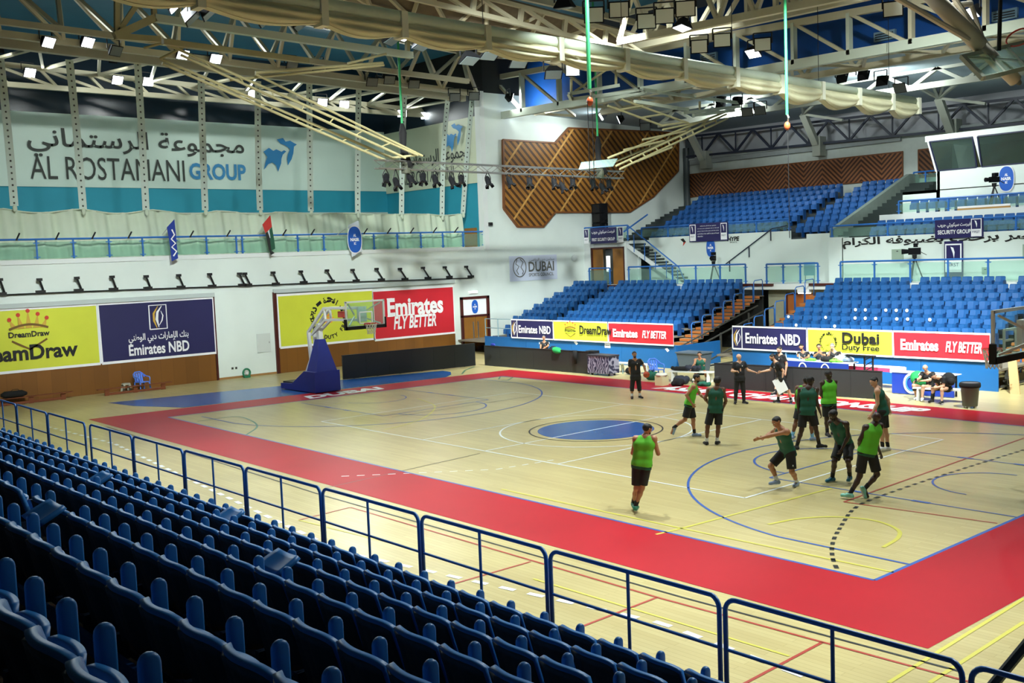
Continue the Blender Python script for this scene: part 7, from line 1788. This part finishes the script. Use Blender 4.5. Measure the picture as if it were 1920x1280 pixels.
    for S in 'LR':
        h, kn, an = J['h' + S], J['k' + S], J['a' + S]; d = unit(kn - h)
        if bottom == 'shorts':
            Q.append((h, kn, 0.112 * s, 0.104 * s, 0.03 * s, ((h + (kn - h) * 0.86, d),)))
        elif bottom == 'capri':
            Q.append((h, kn, 0.105 * s, 0.082 * s, 0.03 * s)); d2 = unit(an - kn); Q.append((kn, an, 0.082 * s, 0.066 * s, 0.03 * s, ((kn + (an - kn) * 0.42, d2),)))
        else:
            Q.append((h, kn, 0.105 * s, 0.078 * s, 0.03 * s)); d2 = unit(an - kn); Q.append((kn, an, 0.078 * s, 0.058 * s, 0.03 * s, ((kn + (an - kn) * 0.97, d2),)))
    blob('shorts' if bottom != 'trousers' else 'trousers', Q, 0.013, bm_, t, [c_hem(hp + up * 0.11 * s) if False else (lambda X: (X - (hp + up * 0.10 * s)) @ up)])
    if bottom == 'shorts':
        for S in 'L':
            h, kn = J['h' + S], J['k' + S]; o = unit(left + fwd * 0.3)
            m = MB(); m.sphere(h + (kn - h) * 0.62 + o * 0.108 * s, 0.022 * s, 6, 5, (0.6, 0.6, 1)); m.build('shorts_badge', WHITEC, t)
    for S in 'LR':
        kn, an, to = J['k' + S], J['a' + S], J['t' + S]
        if sock is not None:
            d = unit(an - kn); blob('sock', [(kn + (an - kn) * 0.62, an, 0.050 * s, 0.044 * s, 0.01, ((kn + (an - kn) * 0.66, -d),))], 0.012, sock, t)
        fdv = unit(to - an); fl = fdv - Zv * (fdv @ Zv) if abs(fdv @ Zv) < 0.75 else fdv; fl = unit(fl)
        dn = unit(np.cross(np.cross(fl, -Zv), fl)) if abs(fl @ Zv) < 0.95 else -fd
        heel = an + dn * 0.045 * s - fl * 0.035 * s; toe = an + dn * 0.055 * s + fl * 0.165 * s; sole = an + dn * 0.082 * s
        sf = lambda X, c=sole, n=dn: (X - c) @ n
        so = blob('shoe', [(heel, toe, 0.048 * s, 0.044 * s, 0.03 * s), (an, an + dn * 0.03 * s + fl * 0.05 * s, 0.050 * s, 0.046 * s, 0.03 * s, ((an + dn * -0.012 * s, -dn),))], 0.012, shoe, t, [sf])
        w = unit(np.cross(fl, dn))
        m = MB(); n = 12; ring = []
        for i in range(n):
            a = 2 * PI * i / n; ring.append(sole + fl * (0.065 + 0.145 * math.cos(a)) * s + w * 0.046 * math.sin(a) * s)
        m.prism(ring, tuple(-dn * 0.016 * s)); m.build('sole', WHITEC if shoe is not BLACKC else M('sole_grey', (200, 200, 200), 0.6), so)
    return t

person('standing man in black shirt with a basketball under his arm', {'hp':(-3.631,5.873,0.829),'nk':(-3.635,5.869,1.473),'hd':(-3.631,5.844,1.666),'sL':(-3.529,6.016,1.424),'sR':(-3.741,5.723,1.424),'hL':(-3.577,5.949,0.809),'hR':(-3.686,5.798,0.809),'eL':(-3.422,6.140,1.196),'wL':(-3.319,6.104,0.965),'kL':(-3.555,5.974,0.420),'aL':(-3.542,5.989,0.096),'eR':(-3.762,5.698,1.086),'wR':(-3.703,5.766,0.798),'kR':(-3.721,5.757,0.432),'aR':(-3.728,5.750,0.089),'tL':(-3.382,5.944,0.036),'tR':(-3.618,5.624,0.029),'fd':(0.811,-0.585,0.000),'hv':(0.811,-0.585,0.000),'s':0.979}, 'tan', 'tee', 'capri', WHITEC, beard=True, sleeve_stripe=True, grip=(0.9, 0.4))
person('running player in lime bib glancing down beside the dark green back view', {'hp':(3.209,0.694,1.014),'nk':(3.313,0.814,1.559),'hd':(3.360,0.860,1.738),'sL':(3.199,0.958,1.511),'sR':(3.409,0.648,1.511),'hL':(3.155,0.773,0.994),'hR':(3.263,0.614,0.994),'eL':(3.305,1.081,1.228),'wL':(3.522,1.016,1.126),'kL':(3.215,0.843,0.493),'aL':(3.230,0.860,0.090),'eR':(3.284,0.475,1.282),'wR':(3.387,0.593,1.025),'kR':(3.177,0.515,0.544),'aR':(2.838,0.391,0.291),'tL':(3.353,0.980,0.030),'tR':(2.792,0.337,0.123),'fd':(0.827,0.562,0.000),'hv':(0.827,0.562,0.000),'s':1.011}, 'tan', 'jersey', 'shorts', BLACKC, GREYS, beard=True, bib=True)
person('player in dark green jersey seen from behind, white socks', {'hp':(4.558,0.183,1.025),'nk':(4.579,0.207,1.608),'hd':(4.593,0.255,1.784),'sL':(4.432,0.078,1.556),'sR':(4.722,0.332,1.556),'hL':(4.483,0.118,1.005),'hR':(4.632,0.249,1.005),'eL':(4.352,-0.014,1.331),'wL':(4.272,0.234,1.144),'kL':(4.397,0.018,0.514),'aL':(4.372,-0.011,0.091),'eR':(4.771,0.389,1.240),'wR':(4.606,0.474,1.005),'kR':(4.610,0.223,0.507),'aR':(4.580,0.188,0.100),'tL':(4.220,0.080,0.031),'tR':(4.521,0.355,0.040),'fd':(-0.658,0.753,0.000),'hv':(-0.160,0.987,0.000),'s':1.043}, 'brown', 'jersey', 'shorts', WHITEC, hairstyle='afro', beard=True)
person('bald coach in black shirt and trousers bumping fists', {'hp':(0.370,6.894,0.930),'nk':(0.368,6.891,1.490),'hd':(0.377,6.872,1.662),'sL':(0.454,7.047,1.442),'sR':(0.283,6.736,1.442),'hL':(0.414,6.974,0.910),'hR':(0.326,6.814,0.910),'eL':(0.538,7.145,1.190),'wL':(0.685,7.315,1.115),'kL':(0.439,7.003,0.429),'aL':(0.448,7.013,0.089),'eR':(0.221,6.664,1.183),'wR':(0.454,6.614,1.192),'kR':(0.291,6.774,0.430),'aR':(0.274,6.754,0.106),'tL':(0.610,6.997,0.029),'tR':(0.354,6.612,0.046),'fd':(0.876,-0.482,0.000),'hv':(0.876,-0.482,0.000),'s':0.957}, 'light', 'tee', 'trousers', None, hairstyle='bald', grip=(1.0, 0.9))
person('man in black shorts leaning to bump fists, white clipboard in hand', {'hp':(1.418,7.868,0.890),'nk':(1.302,7.734,1.454),'hd':(1.231,7.650,1.628),'sL':(1.460,7.638,1.407),'sR':(1.163,7.852,1.407),'hL':(1.494,7.813,0.870),'hR':(1.341,7.923,0.870),'eL':(1.582,7.780,1.146),'wL':(1.555,7.748,0.923),'kL':(1.641,7.983,0.425),'aL':(1.696,8.047,0.090),'eR':(1.055,7.727,1.159),'wR':(0.859,7.500,1.108),'kR':(1.302,7.877,0.439),'aR':(1.286,7.858,0.099),'tL':(1.778,7.900,0.030),'tR':(1.213,7.707,0.039),'fd':(-0.585,-0.811,-0.000),'hv':(-0.585,-0.811,-0.000),'s':0.989}, 'light', 'tee', 'shorts', BLACKC, beard=True, grip=(0.8, 0.9))
person('tall bearded man in black standing behind the man with the clipboard', {'hp':(0.030,9.830,0.849),'nk':(0.042,9.845,1.465),'hd':(0.024,9.808,1.647),'sL':(0.229,9.807,1.413),'sR':(-0.148,9.879,1.413),'hL':(0.126,9.812,0.829),'hR':(-0.067,9.849,0.829),'eL':(0.285,9.871,1.125),'wL':(0.255,9.838,0.827),'kL':(0.099,9.780,0.343),'aL':(0.297,9.484,0.091),'eR':(-0.171,9.852,1.062),'wR':(-0.162,9.863,0.780),'kR':(-0.119,9.788,0.328),'aR':(0.048,9.440,0.098),'tL':(0.264,9.311,0.031),'tR':(0.015,9.266,0.038),'fd':(-0.188,-0.982,-0.000),'hv':(-0.188,-0.982,-0.000),'s':1.037}, 'light', 'tee', 'shorts', BLACKC, beard=True, sleeve_stripe=True)
person('very tall player in dark green seen from behind with dark arms', {'hp':(6.916,1.127,1.062),'nk':(6.934,1.149,1.675),'hd':(6.958,1.206,1.850),'sL':(6.765,1.033,1.620),'sR':(7.100,1.261,1.620),'hL':(6.830,1.069,1.042),'hR':(7.002,1.186,1.042),'eL':(6.718,0.979,1.353),'wL':(6.720,0.981,1.106),'kL':(6.790,1.023,0.540),'aL':(6.700,0.919,0.093),'eR':(7.106,1.267,1.291),'wR':(7.164,1.335,1.012),'kR':(7.066,1.260,0.593),'aR':(7.127,1.331,0.124),'tL':(6.540,1.015,0.033),'tR':(7.236,1.482,0.064),'fd':(-0.562,0.827,0.000),'hv':(0.273,0.962,0.000),'s':1.096}, 'dark', 'jersey', 'shorts', BLACKC, hairstyle='short')
person('player in lime bib mostly hidden behind the very tall dark green back', {'hp':(6.112,2.142,0.958),'nk':(6.144,2.180,1.545),'hd':(6.165,2.231,1.692),'sL':(5.957,2.113,1.493),'sR':(6.326,2.241,1.493),'hL':(6.017,2.109,0.938),'hR':(6.206,2.175,0.938),'eL':(5.918,2.067,1.209),'wL':(5.955,2.109,0.964),'kL':(5.948,2.029,0.563),'aL':(5.870,1.938,0.141),'eR':(6.304,2.216,1.191),'wR':(6.302,2.213,0.949),'kR':(6.280,2.261,0.518),'aR':(6.296,2.279,0.092),'tL':(5.811,2.107,0.081),'tR':(6.400,2.424,0.032),'fd':(-0.329,0.944,0.000),'hv':(-0.329,0.944,0.000),'s':1.053}, 'brown', 'jersey', 'shorts', LBLUE, GREYS, bib=True)
person('dark-skinned player in lime bib facing the photographer', {'hp':(6.255,3.201,0.998),'nk':(6.256,3.202,1.600),'hd':(6.264,3.181,1.771),'sL':(6.343,3.381,1.546),'sR':(6.170,3.023,1.546),'hL':(6.300,3.293,0.978),'hR':(6.211,3.109,0.978),'eL':(6.349,3.389,1.200),'wL':(6.376,3.230,0.958),'kL':(6.327,3.325,0.525),'aL':(6.313,3.309,0.107),'eR':(6.142,2.991,1.215),'wR':(6.264,3.133,0.976),'kR':(6.226,3.127,0.511),'aR':(6.232,3.134,0.092),'tL':(6.484,3.244,0.047),'tR':(6.380,3.027,0.032),'fd':(0.900,-0.435,0.000),'hv':(0.995,-0.101,0.000),'s':1.074}, 'dark', 'jersey', 'shorts', BLACKC, hairstyle='shaved', bib=True)
person('crouching defender in dark green stretching an arm out sideways', {'hp':(9.171,-3.106,0.869),'nk':(9.157,-3.318,1.400),'hd':(9.096,-3.399,1.557),'sL':(9.335,-3.366,1.353),'sR':(8.982,-3.231,1.353),'hL':(9.261,-3.140,0.849),'hR':(9.080,-3.071,0.849),'eL':(9.107,-3.630,1.288),'wL':(8.948,-3.814,1.231),'kL':(9.323,-3.176,0.412),'aL':(9.178,-2.782,0.091),'eR':(8.729,-3.100,1.228),'wR':(8.750,-3.398,1.174),'kR':(8.859,-3.327,0.511),'aR':(8.951,-3.221,0.172),'tL':(9.221,-2.950,0.031),'tR':(8.875,-3.377,0.112),'fd':(-0.355,-0.935,-0.000),'hv':(-0.355,-0.935,-0.000),'s':1.021}, 'tan', 'jersey', 'shorts', WHITEC, GREYS, grip=(0.15, 0.15))
person('player in dark green with teal shoes between the croucher and the bald runner', {'hp':(9.785,-1.763,0.899),'nk':(9.782,-2.013,1.450),'hd':(9.722,-2.101,1.597),'sL':(9.977,-1.994,1.402),'sR':(9.587,-1.988,1.402),'hL':(9.885,-1.765,0.879),'hR':(9.685,-1.762,0.879),'eL':(10.008,-1.957,1.120),'wL':(9.915,-2.066,0.843),'kL':(10.038,-2.029,0.562),'aL':(9.900,-1.732,0.143),'eR':(9.656,-1.908,1.113),'wR':(9.692,-1.867,0.794),'kR':(9.710,-2.064,0.528),'aR':(9.528,-1.871,0.092),'tL':(9.958,-1.901,0.083),'tR':(9.494,-2.047,0.032),'fd':(-0.014,-1.000,-0.000),'hv':(-0.355,-0.935,-0.000),'s':1.053}, 'dark', 'jersey', 'shorts', BLACKC, TEALS, hairstyle='short', beard=True)
person('bald player in lime bib running with mint green shoes', {'hp':(11.010,-2.858,1.042),'nk':(11.102,-2.751,1.605),'hd':(11.130,-2.690,1.744),'sL':(11.026,-2.940,1.555),'sR':(11.162,-2.582,1.555),'hL':(10.975,-2.950,1.022),'hR':(11.045,-2.766,1.022),'eL':(10.940,-3.039,1.288),'wL':(10.848,-2.890,1.023),'kL':(10.917,-3.017,0.506),'aL':(10.779,-3.177,0.128),'eR':(11.089,-2.667,1.213),'wR':(11.085,-2.473,0.952),'kR':(11.125,-2.673,0.513),'aR':(10.947,-2.880,0.205),'tL':(10.605,-3.205,0.068),'tR':(10.991,-2.829,0.031),'fd':(-0.935,0.355,0.000),'hv':(-0.329,0.944,0.000),'s':1.037}, 'dark', 'jersey', 'shorts', BLACKC, MINT, hairstyle='bald', bib=True)
person('slim player in dark green turning away at the far end of the group', {'hp':(8.603,2.029,1.104),'nk':(8.516,1.928,1.685),'hd':(8.453,1.869,1.856),'sL':(8.605,1.758,1.633),'sR':(8.443,2.117,1.633),'hL':(8.644,1.936,1.084),'hR':(8.561,2.121,1.084),'eL':(8.608,1.761,1.310),'wL':(8.506,1.643,1.035),'kL':(8.617,1.905,0.602),'aL':(8.641,1.933,0.133),'eR':(8.598,2.296,1.349),'wR':(8.621,2.323,1.101),'kR':(8.593,2.157,0.550),'aR':(8.637,2.209,0.092),'tL':(8.523,1.796,0.073),'tR':(8.545,2.053,0.032),'fd':(-0.912,-0.410,0.000),'hv':(-0.435,-0.900,-0.000),'s':1.064}, 'light', 'jersey', 'shorts', BLACKC, WHITEC)
person('player in lime bib alone nearest the red border, seen from behind', {'hp':(8.210,-6.945,1.070),'nk':(8.265,-6.880,1.635),'hd':(8.284,-6.829,1.783),'sL':(8.110,-7.000,1.585),'sR':(8.411,-6.772,1.585),'hL':(8.132,-7.004,1.050),'hR':(8.287,-6.886,1.050),'eL':(8.064,-7.053,1.288),'wL':(7.945,-6.827,1.376),'kL':(8.114,-7.025,0.536),'aL':(7.843,-6.843,0.156),'eR':(8.464,-6.711,1.271),'wR':(8.286,-6.586,1.402),'kR':(8.214,-6.970,0.547),'aR':(8.120,-7.080,0.163),'tL':(7.944,-6.931,0.031),'tR':(8.035,-6.928,0.103),'fd':(-0.604,0.797,0.000),'hv':(0.188,0.982,0.000),'s':1.021}, 'tan', 'jersey', 'shorts', BLACKC, GRNS, beard=True, bib=True)
# seated people
person('bald man in black seated on the white bench looking at a phone', {'hp':(5.056,11.338,0.452),'nk':(5.121,11.107,0.964),'hd':(5.082,11.035,1.126),'sL':(5.284,11.185,0.920),'sR':(4.946,11.068,0.920),'hL':(5.142,11.368,0.432),'hR':(4.969,11.307,0.432),'eL':(5.215,11.106,0.711),'wL':(5.021,10.881,0.693),'kL':(5.101,10.842,0.510),'aL':(5.076,10.812,0.106),'eR':(5.003,10.776,0.788),'wR':(5.001,10.470,0.728),'kR':(4.682,10.975,0.504),'aR':(4.746,11.050,0.089),'tL':(5.143,10.662,0.046),'tR':(4.773,10.887,0.029),'fd':(0.329,-0.944,-0.000),'hv':(0.329,-0.944,-0.000),'s':0.968}, 'light', 'tee', 'capri', None, WHITEC, hairstyle='bald', sleeve_stripe=True, grip=(0.8, 0.8))
person('man in black bent forward on the white bench wearing a backpack', {'hp':(5.824,10.980,0.516),'nk':(5.810,10.536,0.911),'hd':(5.711,10.402,0.955),'sL':(5.991,10.570,0.879),'sR':(5.632,10.575,0.879),'hL':(5.916,10.979,0.496),'hR':(5.732,10.981,0.496),'eL':(5.971,10.546,0.614),'wL':(5.779,10.324,0.563),'kL':(5.961,10.454,0.498),'aL':(5.960,10.453,0.120),'eR':(5.696,10.648,0.602),'wR':(5.690,10.348,0.527),'kR':(5.519,10.735,0.471),'aR':(5.494,10.706,0.089),'tL':(5.972,10.289,0.060),'tR':(5.463,10.544,0.029),'fd':(-0.014,-1.000,-0.000),'hv':(-0.014,-1.000,-0.000),'s':0.968}, 'light', 'tee', 'trousers', None, hairstyle='short', grip=(0.8, 0.8))
person('player in dark green seated by the grey bin with a hand to his face', {'hp':(-4.962,11.355,0.381),'nk':(-4.918,11.252,0.932),'hd':(-4.911,11.232,1.114),'sL':(-4.772,11.364,0.884),'sR':(-5.073,11.159,0.884),'hL':(-4.884,11.408,0.361),'hR':(-5.039,11.303,0.361),'eL':(-4.796,11.335,0.662),'wL':(-4.875,11.244,0.940),'kL':(-4.553,11.127,0.428),'aL':(-4.515,11.171,0.091),'eR':(-4.927,10.926,0.762),'wR':(-5.025,10.813,0.544),'kR':(-4.833,10.884,0.414),'aR':(-4.769,10.620,0.090),'tL':(-4.421,11.033,0.031),'tR':(-4.675,10.481,0.030),'fd':(0.562,-0.827,-0.000),'hv':(0.562,-0.827,-0.000),'s':0.984}, 'tan', 'jersey', 'shorts', WHITEC)
TAB = 12.05
person('first of three officials in black behind the blue table, beside the bottle', {'hp':(-0.896,12.826,0.654),'nk':(-0.931,12.785,1.255),'hd':(-0.974,12.708,1.463),'sL':(-0.767,12.861,1.207),'sR':(-1.090,12.716,1.207),'hL':(-0.813,12.864,0.634),'hR':(-0.979,12.789,0.634),'eL':(-0.586,12.664,1.111),'wL':(-0.520,12.379,1.088),'kL':(-0.554,12.527,0.575),'aL':(-0.558,12.523,0.194),'eR':(-0.955,12.449,1.135),'wR':(-0.742,12.385,1.077),'kR':(-0.764,12.403,0.576),'aR':(-0.768,12.398,0.194),'tL':(-0.491,12.374,0.134),'tR':(-0.701,12.249,0.134),'fd':(0.410,-0.912,-0.000),'hv':(0.410,-0.912,-0.000),'s':0.957}, 'tan', 'tee', 'trousers', None, beard=True, sleeve_stripe=True)
person('middle of the three officials behind the blue table, hands at his mouth', {'hp':(-0.134,12.810,0.698),'nk':(-0.156,12.785,1.289),'hd':(-0.184,12.723,1.504),'sL':(0.001,12.873,1.241),'sR':(-0.309,12.700,1.241),'hL':(-0.054,12.854,0.678),'hR':(-0.213,12.765,0.678),'eL':(0.143,12.611,1.171),'wL':(0.110,12.333,1.289),'kL':(0.195,12.515,0.598),'aL':(0.191,12.511,0.222),'eR':(-0.191,12.428,1.152),'wR':(0.002,12.372,1.301),'kR':(-0.003,12.381,0.601),'aR':(-0.007,12.376,0.224),'tL':(0.270,12.369,0.162),'tR':(0.073,12.234,0.164),'fd':(0.488,-0.873,-0.000),'hv':(0.488,-0.873,-0.000),'s':0.957}, 'tan', 'tee', 'trousers', None, sleeve_stripe=True)
person('third of the officials behind the blue table, before the pale blue chair back', {'hp':(0.517,12.825,0.711),'nk':(0.482,12.784,1.327),'hd':(0.432,12.701,1.551),'sL':(0.660,12.832,1.279),'sR':(0.309,12.743,1.279),'hL':(0.607,12.848,0.691),'hR':(0.427,12.802,0.691),'eL':(0.825,12.600,1.183),'wL':(0.831,12.293,1.150),'kL':(0.863,12.490,0.639),'aL':(0.859,12.486,0.247),'eR':(0.399,12.448,1.177),'wR':(0.525,12.420,1.413),'kR':(0.642,12.399,0.636),'aR':(0.638,12.395,0.243),'tL':(0.900,12.324,0.187),'tR':(0.679,12.234,0.183),'fd':(0.245,-0.970,-0.000),'hv':(0.245,-0.970,-0.000),'s':0.979}, 'light', 'tee', 'trousers', None, hairstyle='shaved', hair=HAIRG, sleeve_stripe=True)
person('official in black seated alone behind the long black board', {'hp':(-15.734,12.438,0.529),'nk':(-15.746,12.424,1.150),'hd':(-15.744,12.396,1.368),'sL':(-15.609,12.536,1.103),'sR':(-15.880,12.314,1.103),'hL':(-15.664,12.495,0.509),'hR':(-15.803,12.381,0.509),'eL':(-15.410,12.378,0.978),'wL':(-15.577,12.185,0.838),'kL':(-15.349,12.223,0.459),'aL':(-15.360,12.210,-0.007),'eR':(-15.701,12.137,0.974),'wR':(-15.555,11.979,0.846),'kR':(-15.550,12.046,0.466),'aR':(-15.561,12.033,-0.001),'tL':(-15.258,12.086,-0.067),'tR':(-15.459,11.909,-0.061),'fd':(0.632,-0.775,-0.000),'hv':(0.632,-0.775,-0.000),'s':0.947}, 'tan', 'tee', 'trousers', None, hairstyle='shaved', hair=HAIRG, sleeve_stripe=True)
make_heaps()
ball((-2.797,5.55,0.991), 'orange basketball held under the arm of the standing man in black')
t = thing('clipboard', 'white clipboard held by the man bumping fists', 'clipboard', (1.461,7.75,0.644)); c = Vector((1.482,7.72,0.649))
MB().obox(c, Vector((0.6, 0.1, 0.35)).normalized() * 0.20, Vector((-0.35, 0, 0.6)).normalized() * 0.27, (0, 0.008, 0)).build('board', INKW, t); MB().obox(c + Vector((-0.13, -0.012, 0.23)), (0.05, 0, 0.03), (0, 0.01, 0), (0, 0, 0.02)).build('clip', STEEL, t)
t = thing('mobile_phone', 'dark phone in the hands of the bald seated man', 'phone', (5.067,10.4,0.762)); c = Vector((5.067,10.4,0.762)); MB().obox(c, (0.04, 0, 0), (0, 0.02, 0.07), (0, 0.006, -0.002)).build('case', BLACKM, t); MB().obox(c + Vector((0, 0.006, 0)), (0.034, 0, 0), (0, 0.018, 0.062), (0, 0.002, -0.0006)).build('screen', M('phone_glass', (40, 44, 60), 0.1), t)
t = thing('backpack', 'black backpack worn by the man bent forward on the white bench', 'backpack', (5.937,10.95,0.814)); c = Vector((5.955,10.95,0.797))
m = MB(); m.smooth = True; m.sphere(c, 0.24, 12, 9, (1.0, 0.75, 1.0)); m.build('bag_body', BAG, t); m = MB(); m.smooth = True; m.sphere(c + Vector((0.12, -0.1, -0.06)), 0.14, 10, 7, (1, 0.8, 1)); m.build('front_pocket', BAG, t)
